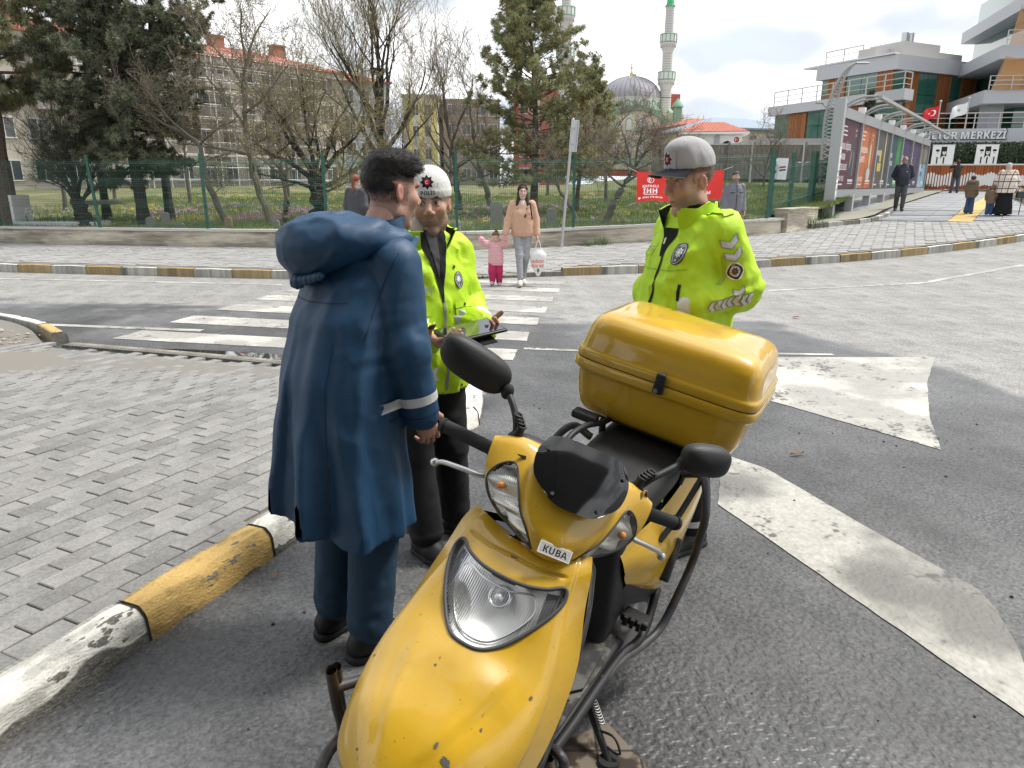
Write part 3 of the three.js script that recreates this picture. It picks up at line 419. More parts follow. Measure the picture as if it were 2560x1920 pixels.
const tuftGeo = (n, L, w, open, seed) => { const r = rng(seed), P = []; for (let i = 0; i < n; i++) { const a = r() * 6.283, e = Math.acos(1 - r() * open), d = V(Math.sin(e) * Math.cos(a), Math.cos(e), Math.sin(e) * Math.sin(a)), s = V(r() - 0.5, r() - 0.5, r() - 0.5).cross(d).normalize().multiplyScalar(w), l = L * (0.6 + 0.5 * r()), b = d.clone().multiplyScalar(0.02 * r()); P.push(b.x - s.x, b.y - s.y, b.z - s.z, b.x + s.x, b.y + s.y, b.z + s.z, d.x * l, d.y * l - l * l * 0.4, d.z * l); } return bufGeo(P); };
const needleM = M('pine_needles', [1, 1, 1], 0.75);
function pine(name, label, base, Ht, r0, o) {
const r = rng(o.seed), thick = [], tips = []; const root = thing(name, label, 'tree', base, 0, o.group); const lean = o.lean || [0, 0];
const ax = (t) => V(lean[0] * t * t + Math.sin(t * 5 + o.seed) * 0.06, t * Ht, lean[1] * t * t + Math.cos(t * 4 + o.seed) * 0.06); const P = [], rad = []; for (let i = 0; i <= 16; i++) { P.push(ax(i / 16)); rad.push(Math.max(0.015, r0 * (1 - 0.88 * i / 16)) * (i === 0 ? 1.3 : 1)); } tubeTris(thick, P, rad, 10);
const prof = o.profile; const width = (t) => { const k = t * (prof.length - 1), i = Math.min(prof.length - 2, Math.floor(k)); return lerp(prof[i], prof[i + 1], k - i); };
const nb = o.branches;
for (let i = 0; i < nb; i++) {
const t = lerp(o.from, 0.985, (i + r() * 0.8) / nb), az = r() * 6.283 , w = width((t - o.from) / (1 - o.from)) * (0.65 + 0.5 * r()); if (o.gap && r() < o.gap) continue; if (w < 0.08) continue;
const p0 = ax(t), el = lerp(o.el0 ?? -0.05, 0.75, ((t - o.from) / (1 - o.from)) ** 1.5) + (r() - 0.5) * 0.35, pts = [p0.clone()], rs = [Math.max(0.012, r0 * 0.28 * (1.05 - t))]; let q = p0.clone(), dir = V(Math.cos(az) * Math.cos(el), Math.sin(el), Math.sin(az) * Math.cos(el)); const K = 6;
for (let k = 1; k <= K; k++) { dir.add(V((r() - 0.5) * 0.35, (r() - 0.5) * 0.25 + (o.curl ?? 0.07), (r() - 0.5) * 0.35)).normalize(); q = q.clone().addScaledVector(dir, w / K); pts.push(q); rs.push(Math.max(0.006, rs[0] * (1 - k / K * 0.85)));
if (k >= (o.inner ?? 2)) { const c = o.sub ?? 3; for (let m = 0; m < c; m++) { const sd = dir.clone().multiplyScalar(0.5).add(V(r() - 0.5, (r() - 0.3) * 0.7, r() - 0.5).normalize().multiplyScalar(0.9)).normalize(), L = (0.18 + 0.32 * r()) * (o.subL ?? 1) * (1.15 - 0.5 * k / K), e = q.clone().addScaledVector(sd, L); tubeTris(thick, [q, e], [0.009, 0.004], 3); for (let z = 0; z < (o.tufts ?? 4); z++) tips.push([q.clone().lerp(e, 0.35 + 0.7 * z / (o.tufts ?? 4)), sd]); } } }
tubeTris(thick, pts, rs, 5); for (let z = 0; z < 3; z++) tips.push([q.clone().addScaledVector(dir, z * 0.05), dir.clone()]);
}
part('trunk', bufGeo(thick), o.bark || barkP, root);
const m = new THREE.InstancedMesh(o.tuft, needleM, tips.length), ob = new THREE.Object3D(), c = new THREE.Color(), Y = V(0, 1, 0);
tips.forEach(([p, d], i) => { ob.position.copy(p).add(V((r() - 0.5) * 0.05, (r() - 0.5) * 0.05, (r() - 0.5) * 0.05)); ob.quaternion.setFromUnitVectors(Y, d.clone().add(V((r() - 0.5) * 0.7, 0.25 + (r() - 0.5) * 0.6, (r() - 0.5) * 0.7)).normalize()); ob.scale.setScalar(0.75 + 0.5 * r()); ob.updateMatrix(); m.setMatrixAt(i, ob.matrix); const k = 0.7 + 0.6 * r(), q = o.colour; m.setColorAt(i, c.setRGB(q[0] * k * (0.9 + 0.3 * r()), q[1] * k, q[2] * k)); });
m.name = 'crown'; stuff(shade(m)); root.add(m); return root;
}
{
const tf = tuftGeo(26, 0.21, 0.009, 1.25, 7), tfD = tuftGeo(24, 0.16, 0.0105, 1.4, 8), tfS = tuftGeo(16, 0.07, 0.010, 1.5, 9);
pine('pine_tree', 'tall pine with thick scaly trunk beside the white flower bed', [-13.95, 0.48, -20.3], 10.5, 0.27, { seed: 4, from: 0.27, branches: 70, profile: [1.6, 2.3, 2.6, 2.4, 1.8, 1.0, 0.2], tuft: tf, colour: [0.25, 0.265, 0.135], lean: [0.9, 0], sub: 4, tufts: 4, gap: 0.1, el0: -0.1 });
pine('pine_tree', 'dense dark conifer with drooping foliage and slim leaning trunk', [-10.45, 0.45, -20.6], 10.2, 0.17, { seed: 9, from: 0.15, branches: 190, profile: [1.3, 1.7, 2.1, 2.3, 1.9, 1.5, 1.0, 0.3], tuft: tfD, colour: [0.145, 0.165, 0.1], lean: [-0.6, 0.2], sub: 3, tufts: 4, el0: -0.25, curl: 0.04, bark: barkD });
pine('pine_tree', 'dark conifer behind the dense one, its thin top clear of it', [-10.6, 0.5, -22.5], 10.6, 0.14, { seed: 15, from: 0.3, branches: 110, profile: [1.2, 1.6, 1.9, 1.9, 1.6, 1.1, 0.3], tuft: tfD, colour: [0.14, 0.16, 0.1], lean: [0.9, 0], sub: 3, tufts: 3, bark: barkD });
pine('pine_tree', 'small dark conifer between the two big pines', [-12.5, 0.5, -22.6], 9.2, 0.13, { seed: 23, from: 0.22, branches: 90, profile: [1.1, 1.6, 1.9, 1.8, 1.4, 0.9, 0.3], tuft: tfD, colour: [0.135, 0.152, 0.09], sub: 3, tufts: 3, bark: barkD });
pine('pine_tree', 'open pyramid-shaped green pine standing behind the woman and toddler', [0.75, 0.72, -25], 7.1, 0.15, { seed: 31, from: 0.13, branches: 165, profile: [2.3, 2.75, 2.5, 2.2, 1.8, 1.35, 0.9, 0.3], tuft: tuftGeo(20, 0.17, 0.0085, 1.1, 17), colour: [0.25, 0.265, 0.12], lean: [-0.2, 0], sub: 3, tufts: 3, inner: 2, gap: 0.08, el0: -0.12, curl: 0.09 });
pine('pine_tree', 'smaller pine leaning out right of the pyramid-shaped pine', [2.4, 0.75, -27], 4.6, 0.09, { seed: 37, from: 0.22, branches: 60, profile: [1.0, 1.3, 1.3, 1.1, 0.8, 0.3], tuft: tuftGeo(16, 0.15, 0.008, 1.0, 18), colour: [0.24, 0.255, 0.115], lean: [0.5, 0], sub: 3, tufts: 3 });
// dark many-stemmed tree by the flower bed
bareTree('multi_stem_tree', 'dark many-stemmed tree fanning out behind the flower bed', [[-11.75, 0.5, -20.1], [-11.85, 0.95, -20.1], [-11.9, 1.3, -20.1]], 0.19, { seed: 41, topR: 0.85, bark: barkD, twig: M('twigs_dark', [0.05, 0.05, 0.035], 0.95), levels: 4, up: 0.35, kids1: 2, kids2: 2, kids3: 2, spread: 0.6, buds: 1500, budC: [0.07, 0.09, 0.035], limbs: [[0.5, 190, 50, 1.7, 0.07], [0.8, 165, 62, 1.7, 0.06], [1, 100, 80, 1.6, 0.07], [1, 20, 66, 1.7, 0.07], [0.7, -10, 45, 1.6, 0.06], [0.9, 230, 65, 1.5, 0.06], [1, 300, 68, 1.6, 0.06], [0.6, 60, 55, 1.4, 0.05], [0.8, 185, 35, 1.3, 0.045], [0.9, -5, 30, 1.2, 0.045]] });
const G = 'bare trees on the lawn behind the fence';
bareTree('bare_tree', 'slender trunk bent sideways under the fence post, with dark twiggy top', [[-7.75, 0.45, -19.9], [-8.0, 1.1, -19.9], [-8.25, 1.9, -19.9], [-8.3, 2.65, -19.9], [-8.75, 2.95, -20]], 0.09, { seed: 51, topR: 0.6, bark: barkG, levels: 4, kids1: 2, kids2: 2, kids3: 2, buds: 900, budC: [0.1, 0.11, 0.05], limbs: [[0.75, 10, 35, 1.6, 0.04], [0.85, 150, 45, 1.5, 0.04], [1, 170, 20, 1.5, 0.045], [1, 60, 60, 1.3, 0.035], [0.6, -20, 10, 1.2, 0.025], [0.35, 20, 20, 0.9, 0.02]], group: G });
bareTree('bare_tree', 'tall bare tree with yellow lichen on its curved grey trunk', [[-6.72, 0.45, -20.4], [-6.95, 1.3, -20.4], [-7.15, 2.2, -20.4], [-7.25, 3.1, -20.4], [-7.15, 3.9, -20.4], [-7.1, 4.8, -20.5]], 0.115, { seed: 61, topR: 0.3, bark: M('bark_lichen', [0.17, 0.15, 0.10], 0.95, { bumpMap: barkTex, bumpScale: 0.02 }), twig: twigM, levels: 4, kids1: 2, kids2: 2, kids3: 2, spread: 0.75, up: 0.3, buds: 1200, limbs: [[0.45, 185, 18, 1.9, 0.045], [0.5, 10, 15, 1.9, 0.045], [0.62, 200, 45, 1.9, 0.05], [0.7, 20, 40, 1.8, 0.05], [0.78, 100, 40, 1.5, 0.04], [0.85, 170, 60, 1.8, 0.05], [0.9, 300, 55, 1.5, 0.04], [1, 70, 70, 1.6, 0.04], [0.95, 10, 60, 1.8, 0.045], [0.55, 270, 25, 1.4, 0.035], [0.35, 60, 20, 1.4, 0.03]], group: G });
bareTree('bare_tree', 'thick pollarded trunk with many upright budding limbs', [[-5.8, 0.6, -22], [-5.85, 1.2, -22], [-5.8, 1.75, -22]], 0.24, { seed: 71, topR: 1.0, bark: barkD, twig: twigL, levels: 4, kids1: 2, kids2: 3, kids3: 2, spread: 0.75, up: 0.3, buds: 3200, budC: [0.36, 0.33, 0.1], limbs: [[0.9, 170, 42, 2.3, 0.09], [1, 120, 75, 2.8, 0.09], [1, 60, 72, 2.9, 0.08], [0.9, 10, 48, 2.4, 0.09], [0.8, 0, 20, 2.3, 0.08], [1, 270, 60, 2.2, 0.07], [1, 200, 68, 2.6, 0.08], [0.8, 185, 15, 1.8, 0.06], [1, 330, 65, 2.6, 0.07], [0.7, 30, 8, 1.7, 0.05]], group: G });
bareTree('bare_tree', 'tall budding tree with a nest, rising behind the man in blue', [[-4.15, 0.75, -24], [-4.1, 1.6, -24], [-4.2, 2.5, -24], [-4.2, 3.4, -24], [-4.25, 4.6, -24]], 0.19, { seed: 81, topR: 0.28, bark: barkD, twig: twigL, levels: 4, kids1: 2, kids2: 3, kids3: 2, spread: 0.55, up: 0.5, buds: 2600, budC: [0.33, 0.32, 0.14], limbs: [[0.45, 175, 55, 3.2, 0.08], [0.5, 10, 50, 3.0, 0.08], [0.6, 150, 62, 3.3, 0.08], [0.65, 30, 62, 3.4, 0.08], [0.75, 200, 68, 3.2, 0.07], [0.8, 340, 66, 3.2, 0.07], [0.9, 100, 75, 3.0, 0.06], [1, 80, 82, 3.2, 0.06], [0.4, 190, 15, 2.6, 0.06], [0.42, -10, 12, 2.4, 0.06], [0.95, 250, 70, 2.8, 0.05]], group: G });
{ const r = rng(6), P = []; for (let i = 0; i < 160; i++) { const a = r() * 6.28, p = V(Math.cos(a) * 0.17, (r() - 0.5) * 0.16, Math.sin(a) * 0.17), d = V(-Math.sin(a) + (r() - 0.5), (r() - 0.5) * 0.7, Math.cos(a) + (r() - 0.5)).normalize().multiplyScalar(0.16); tubeTris(P, [p.clone().sub(d), p.clone().add(d)], [0.006, 0.004], 3); } const n = solo('bird_nest', bufGeo(P), barkD, 'ball of dark twigs, a nest high in the tall budding tree', 'nest'); n.position.set(-4.2, 5.05, -24); }
bareTree('bare_tree', 'bare grey tree just left of the pyramid-shaped pine', [[-1.9, 0.8, -26], [-1.95, 1.7, -26], [-2.05, 2.7, -26], [-2.3, 3.9, -26]], 0.12, { seed: 91, topR: 0.3, bark: barkG, twig: twigM, levels: 4, kids1: 2, kids2: 2, kids3: 2, spread: 0.65, up: 0.4, buds: 400, limbs: [[0.4, 175, 35, 2.4, 0.06], [0.5, 10, 35, 2.2, 0.05], [0.6, 160, 55, 2.4, 0.05], [0.75, 20, 60, 2.3, 0.05], [0.9, 100, 70, 2.3, 0.05], [1, 200, 75, 2.2, 0.04], [0.3, 190, 15, 2.2, 0.05], [0.35, 0, 12, 1.9, 0.045]], group: G });
bareTree('bare_tree', 'leaning grey tree with a dense tangle of twigs beside the red banner', [[2.75, 0.62, -21], [2.9, 1.1, -21], [3.25, 1.7, -21], [3.5, 2.15, -21]], 0.11, { seed: 101, topR: 0.7, bark: barkG, twig: twigM, levels: 4, kids1: 2, kids2: 3, kids3: 2, spread: 0.9, up: 0.15, limbs: [[0.6, 180, 25, 1.4, 0.04], [0.7, 10, 30, 1.4, 0.045], [0.9, 150, 55, 1.4, 0.045], [1, 40, 50, 1.4, 0.045], [1, 100, 75, 1.3, 0.04], [0.95, 190, 40, 1.5, 0.04], [0.9, 350, 20, 1.3, 0.04], [0.8, 270, 30, 1.2, 0.035]], group: G });
bareTree('bare_tree', 'small crooked trunk at the foot of the pine, beside the leaning twiggy tree', [[1.95, 0.65, -22.5], [1.75, 1.1, -22.5], [1.45, 1.5, -22.5], [1.4, 1.9, -22.5]], 0.07, { seed: 107, topR: 0.5, bark: barkG, levels: 4, kids1: 2, kids2: 2, kids3: 2, limbs: [[0.7, 170, 30, 1.2, 0.03], [0.9, 40, 40, 1.1, 0.03], [1, 100, 60, 1.0, 0.03]], group: G });
const farT = [[-9.2, 30, 51], [-14.5, 33, 52], [-16.5, 27, 53], [-0.9, 30, 54], [-2.9, 34, 55], [-11.6, 38, 56], [-6.3, 36, 57], [4.2, 33, 58], [-19.5, 36, 59], [1.9, 40, 60]];
const ff = ['pale thin trunk far back left of the lichen-covered tree', 'far bare tree deep in the park behind the multi-stemmed tree', 'bare tree far behind the tall scaly pine', 'leaning grey trunk right behind the fence post by the beanie officer', 'far bare tree left of the leaning grey trunk', 'far slim tree behind the dense dark conifer', 'far bare tree behind the pollarded trunk', 'far bare tree behind the red banner', 'far bare tree at the edge of the park', 'far bare tree behind the pyramid-shaped pine'];
farT.forEach(([x, d, s], i) => { const y = lawnY(x, -d), l = i === 3 ? -0.5 : (h3(i, 1, 1) - 0.5) * 0.4; bareTree('bare_tree', ff[i], [[x, y - 0.05, -d], [x + l * 0.4, y + 0.9, -d], [x + l, y + 1.9, -d], [x + l * 1.3, y + 3, -d]], i === 3 ? 0.14 : 0.09, { seed: 200 + s, topR: 0.35, bark: i === 0 ? barkG : barkG, levels: 4, kids1: 2, kids2: 2, kids3: 2, spread: 0.7, up: 0.35, limbs: [[0.45, 175, 35, 1.9, 0.04], [0.5, 10, 35, 1.9, 0.04], [0.65, 160, 55, 1.9, 0.04], [0.8, 20, 60, 1.9, 0.04], [1, 100, 70, 1.9, 0.04], [0.7, 270, 40, 1.6, 0.03], [0.9, 60, 45, 1.6, 0.03]], group: G }); });
}
{ // grave markers, flower bed
const st = M('grave_stone', [0.23, 0.22, 0.2], 0.92, { bumpMap: stoneBump, bumpScale: 0.008 }), stL = M('grave_stone_pale', [0.42, 0.41, 0.38], 0.9, { bumpMap: stoneBump, bumpScale: 0.006 });
const slabG = (w, h, t, pt) => { const p = [[-w / 2, 0], [w / 2, 0], [w / 2 * 0.96, h * 0.75]]; for (let i = 1; i < 6; i++) p.push([w / 2 * 0.96 * Math.cos(i / 6 * Math.PI * 0.5 * 2) , h * 0.75 + (pt ? h * 0.25 : w * 0.3) * Math.sin(i / 6 * Math.PI)]); p.push([-w / 2 * 0.96, h * 0.75]); return extr(p, t, 0.008); };
const gs = (x, z, w, h, m, label, tilt = 0) => { const o = solo('gravestone', slabG(w * .8, h * .85, 0.1), m, label, 'gravestone', 'old grave markers in the grass'); o.position.set(x, lawnY(x, z) - 0.03, z); o.rotation.z = tilt; o.rotation.y = 0.1; return o; };
gs(-9.75, -19.7, 0.3, 0.42, st, 'short rounded grave marker, its taller neighbour beside it'); gs(-9.35, -19.7, 0.24, 0.62, st, 'taller square grave marker beside the short rounded one'); gs(-8.9, -19.6, 0.2, 0.2, st, 'tiny sunken grave marker near the slim conifer'); gs(-7.55, -19.4, 0.22, 0.46, M('grave_brown', [0.28, 0.2, 0.13], 0.9), 'brown marker at the foot of the fence post'); gs(-6.35, -19.6, 0.22, 0.32, st, 'small grey marker beside the lichen tree');
gs(-0.42, -20.3, 0.42, 0.95, st, 'tall pointed dark headstone behind the woman', 0.05); gs(-1.35, -17.9, 0.18, 0.5, stL, 'narrow pale pointed headstone behind the toddler', -0.04); gs(1.1, -20.4, 0.34, 0.7, st, 'dark upright headstone beside the leaning sign post');
bareTree('tree_stump', 'cut forked stump beside the lichen-covered tree', [[-6.3, 0.45, -20.2], [-6.28, 0.9, -20.2], [-6.2, 1.15, -20.2]], 0.1, { seed: 5, topR: 0.9, levels: 1, bark: barkG, limbs: [[0.7, 20, 70, 0.35, 0.05]] });
const bed = thing('flower_bed', 'white tiled grave bed with tall headboard and white flowers', 'flower bed', [-12.85, 0.42, -20.35]); const wt = M('white_tile', [0.7, 0.7, 0.68], 0.5);
part('border', merge([bx(2.2, 0.24, 0.08, 0.3, 0.12, 0.32), bx(2.2, 0.24, 0.08, 0.3, 0.12, -0.32), bx(0.08, 0.24, 0.72, 1.4, 0.12, 0)]), wt, bed); part('headboard', bx(0.08, 0.95, 0.75, -0.82, 0.47, 0), wt, bed); part('soil', bx(2.1, 0.1, 0.6, 0.3, 0.12, 0), M('bed_soil', [0.08, 0.06, 0.04], 0.95), bed);
const r = rng(3), L = [], F = []; for (let i = 0; i < 160; i++) { const x = -0.6 + 1.9 * r(), z = (r() - 0.5) * 0.5, h = 0.2 + 0.22 * r(), t = r() * 6; L.push(x - 0.012 * Math.cos(t), 0.15, z, x + 0.012 * Math.cos(t), 0.15, z + 0.012, x + (r() - 0.5) * 0.1, 0.15 + h, z + (r() - 0.5) * 0.1); if (i % 3 === 0) for (let k = 0; k < 5; k++) { const px = x + (r() - 0.5) * 0.06, py = 0.17 + h + (r() - 0.5) * 0.1, pz = z + (r() - 0.5) * 0.06; F.push(px - 0.02, py, pz, px + 0.02, py, pz + 0.01, px, py + 0.03, pz); } }
stuff(part('leaves', bufGeo(L), M('leaf_green', [0.07, 0.16, 0.03], 0.7), bed)); stuff(part('blossoms', bufGeo(F), M('white_petal', [0.75, 0.72, 0.72], 0.7), bed));
solo('planter_kerb', merge([rbx(1.6, 0.5, 0.9, 0.05, -15.0, 0.72, -20.8), rbx(1.1, 0.12, 0.95, 0.03, -12.7, 1.12, -22.4)]), M('mossy_concrete', [0.2, 0.19, 0.17], 0.95, { bumpMap: stoneBump, bumpScale: 0.01 }), 'grey concrete grave surround behind the tall scaly pine', 'grave');
}
{ // roof the photographer stands under: its underside shades the foreground and shows in the scooter's windscreen
const cm = M('canopy_concrete', [0.42, 0.42, 0.41], 0.9), c = struct('canopy');
part('roof_slab', bx(16, 0.35, 12, -2.5, 5.0, 5.6), cm, c); for (const x of [-9, -4, 1, 5]) part('beam', bx(0.35, 0.4, 11.6, x, 4.63, 5.6), cm, c); for (const x of [-9, 5]) part('column', bx(0.45, 4.8, 0.45, x, 2.3, 6.5), cm, c);
part('back_wall', bx(16, 4.8, 0.25, -2.5, 2.4, 11), cm, c);
}
// ---------------------------------------------------------------- buildings
const glassG = M('green_glass', [0.035, 0.13, 0.10], 0.06, { phys: true, clearcoat: 1, clearcoatRoughness: 0.03, specularIntensity: 1, ior: 1.7 });
const glassD = M('window_glass', [0.05, 0.06, 0.07], 0.08, { phys: true, ior: 1.6 });
const woodTex = dataTex(256, 256, (u, v) => { const k = Math.floor(u * 12), e = (u * 12) % 1, gap = e < 0.1 ? 0.35 : 1, t = (0.58 + 0.12 * (h3(k, 4, 1) - 0.5) + 0.14 * (pnoise(u * 120, v * 6, 120, 9) - 0.5)) * gap; return [t * 1.02, t * 0.62, t * 0.32]; }, { srgb: true, rep: 0.55 });
const woodM = M('wood_cladding', [0.95, 0.95, 0.95], 0.7, { map: woodTex, bumpMap: woodTex, bumpScale: 0.01 });
const alu = M('aluminium_panel', [0.46, 0.47, 0.49], 0.5), aluD = M('grey_panel', [0.33, 0.34, 0.36], 0.6), railM = M('rail_white', [0.48, 0.46, 0.43], 0.4, { metalness: 0.2 });
const plaster = (c, seed) => M('plaster', c, 0.92, { bumpMap: stoneBump, bumpScale: 0.01 });
const tileTex = dataTex(128, 128, (u, v) => { const a = Math.abs(((u * 8) % 1) - 0.5) * 2, b = (v * 6) % 1, t = 0.55 + 0.25 * a - (b < 0.12 ? 0.2 : 0) + 0.2 * (pnoise(u * 30, v * 30, 30, 3) - 0.5); return [t * 1.0, t * 0.60, t * 0.50]; }, { srgb: true, rep: 0.6 });
const roofRed = M('roof_tiles', [1, 1, 1], 0.85, { map: tileTex, bumpMap: tileTex, bumpScale: 0.04 });
// a straight wall between two plan points with pieces placed along it
function face(P0, P1) { const d = V(P1[0] - P0[0], 0, P1[1] - P0[1]), L = d.length(), ry = Math.atan2(-d.z, d.x); return { L, ry, put: (m, t, y, out = 0) => { m.position.set(P0[0] + d.x * t + Math.sin(ry) * out, y, P0[1] + d.z * t + Math.cos(ry) * out); m.rotation.y = ry; return m; } }; }
function windows(root, P0, P1, cols, rows, w, h, frameM, paneM, inset = 0.03) {
const f = face(P0, P1), fg = merge([bx(w + 0.12, 0.08, 0.12, 0, h / 2 + 0.04, 0), bx(w + 0.22, 0.08, 0.18, 0, -h / 2 - 0.04, 0.02), bx(0.07, h, 0.12, -w / 2 - 0.02, 0, 0), bx(0.07, h, 0.12, w / 2 + 0.02, 0, 0), bx(0.05, h, 0.08, 0, 0, 0)]), pg = bx(w, h, 0.02, 0, 0, 0.015);
for (const y of rows) for (const t of cols) { const o = part('window', fg, frameM, root); f.put(o, t, y, inset); part('pane', pg, paneM, o); }
}
function prism(poly, y0, y1, bottom = true) { const g = extr(poly.map(p => [p[0], -p[1]]), y1 - y0); g.rotateX(-Math.PI / 2); g.translate(0, y0, 0); return tri(g); }
function hip(P0, P1, depth, y, h, over = 0.5) {   // hipped roof over a wall P0-P1 with depth to the far side
const d = V(P1[0] - P0[0], 0, P1[1] - P0[1]), L = d.length(); d.normalize(); const n = V(d.z, 0, -d.x); const at = (u, v, yy) => [P0[0] + d.x * u + n.x * v, yy, P0[1] + d.z * u + n.z * v]; const k = Math.min(depth / 2, L * 0.3);
const a = at(-over, -over, y), b = at(L + over, -over, y), c = at(L + over, depth + over, y), e = at(-over, depth + over, y), r0 = at(k, depth / 2, y + h), r1 = at(L - k, depth / 2, y + h), P = []; const T = (...q) => q.forEach(p => P.push(...p)); T(a, b, r1, a, r1, r0); T(b, c, r1); T(c, e, r0, c, r0, r1); T(e, a, r0);
const lo = [a, b, c, e].map(p => [p[0], p[1] - 0.15, p[2]]), hi = [a, b, c, e]; for (let i = 0; i < 4; i++) { const j = (i + 1) % 4; T(lo[i], lo[j], hi[j], lo[i], hi[j], hi[i]); } T(lo[0], lo[2], lo[1], lo[0], lo[3], lo[2]); return bufGeo(P);
}
const box4 = (P0, P1, depth) => { const d = V(P1[0] - P0[0], 0, P1[1] - P0[1]).normalize(), n = [d.z, -d.x]; return [P0, P1, [P1[0] + n[0] * depth, P1[1] + n[1] * depth], [P0[0] + n[0] * depth, P0[1] + n[1] * depth]]; };
{ // apartment block with red roof behind scaffolding
const A = [-38, -46.5], B = [-16.1, -72]; const b = thing('apartment_block', 'long pale apartment block with red tiled roof behind the bare trees', 'building');
const wall = plaster([0.5, 0.45, 0.38]); part('wall', prism(box4(A, B, 12), 1, 11.6), wall, b); const rf = part('roof', hip(A, B, 12, 11.7, 1.9, 0.7), roofRed, b); const ch = merge([bx(1.2, 1.6, 0.9, 0, 0, 0), bx(1.4, 0.15, 1.1, 0, 0.85, 0)]); for (const t of [0.25, 0.5, 0.72, 0.9]) { const c = part('chimney', ch, M('chimney_brick', [0.3, 0.15, 0.1], 0.9), rf); face(A, B).put(c, t, 13.3, -5); }
part('eave_band', (() => { const f = face(A, B), g = bx(f.L + 0.3, 0.55, 0.5, 0, 0, 0); return g; })(), plaster([0.62, 0.6, 0.56]), b); face(A, B).put(b.children[2], 0.5, 11.35, 0.1);
windows(b, A, B, [0.05, 0.11, 0.17, 0.23, 0.29, 0.35, 0.41, 0.47, 0.53, 0.59, 0.65, 0.71, 0.77, 0.83, 0.89, 0.95], [2.6, 5.4, 8.1, 10.3], 1.15, 1.25, M('frame_white', [0.6, 0.6, 0.58], 0.5), glassD);
const f = face(A, B), bal = merge([bx(2.3, 0.15, 1.1, 0, 0, 0.5), bx(2.3, 0.9, 0.08, 0, 0.5, 1.0), bx(0.08, 0.9, 1, -1.1, 0.5, 0.5), bx(0.08, 0.9, 1, 1.1, 0.5, 0.5)]), grey = plaster([0.33, 0.3, 0.28]); for (const y of [3.9, 6.7, 9.3]) for (const t of [0.26, 0.44, 0.62, 0.86]) f.put(part('balcony', bal, grey, b), t, y, 0.05);
const sc = thing('scaffold', 'white tube scaffold wrapped round the red-roofed apartment block', 'scaffold'), tube = M('scaffold_white', [0.7, 0.69, 0.66], 0.5);
const pg = rod([0, 0, 0], [0, 10.6, 0], 0.035, 0.035, 5), n = 15; for (let i = 0; i < n; i++) { const t = 0.30 + 0.62 * i / n; for (const o of [1.25, 2.1]) f.put(part('upright', pg, tube, sc), t, 1.0, o); }
const hg = rod([-f.L * 0.31, 0, 0], [f.L * 0.31, 0, 0], 0.03, 0.03, 5); for (let y = 2; y < 11.6; y += 0.95) for (const o of [1.25, 2.1]) f.put(part('ledger', hg, tube, sc), 0.6, y + (o > 2 ? 0.06 : 0), o); const pk = bx(f.L * 0.62, 0.05, 0.8, 0, 0, 0); for (const y of [3.4, 6.3, 9.1]) f.put(part('plank_deck', pk, M('scaffold_deck', [0.3, 0.26, 0.2], 0.9), sc), 0.6, y, 1.67);
}
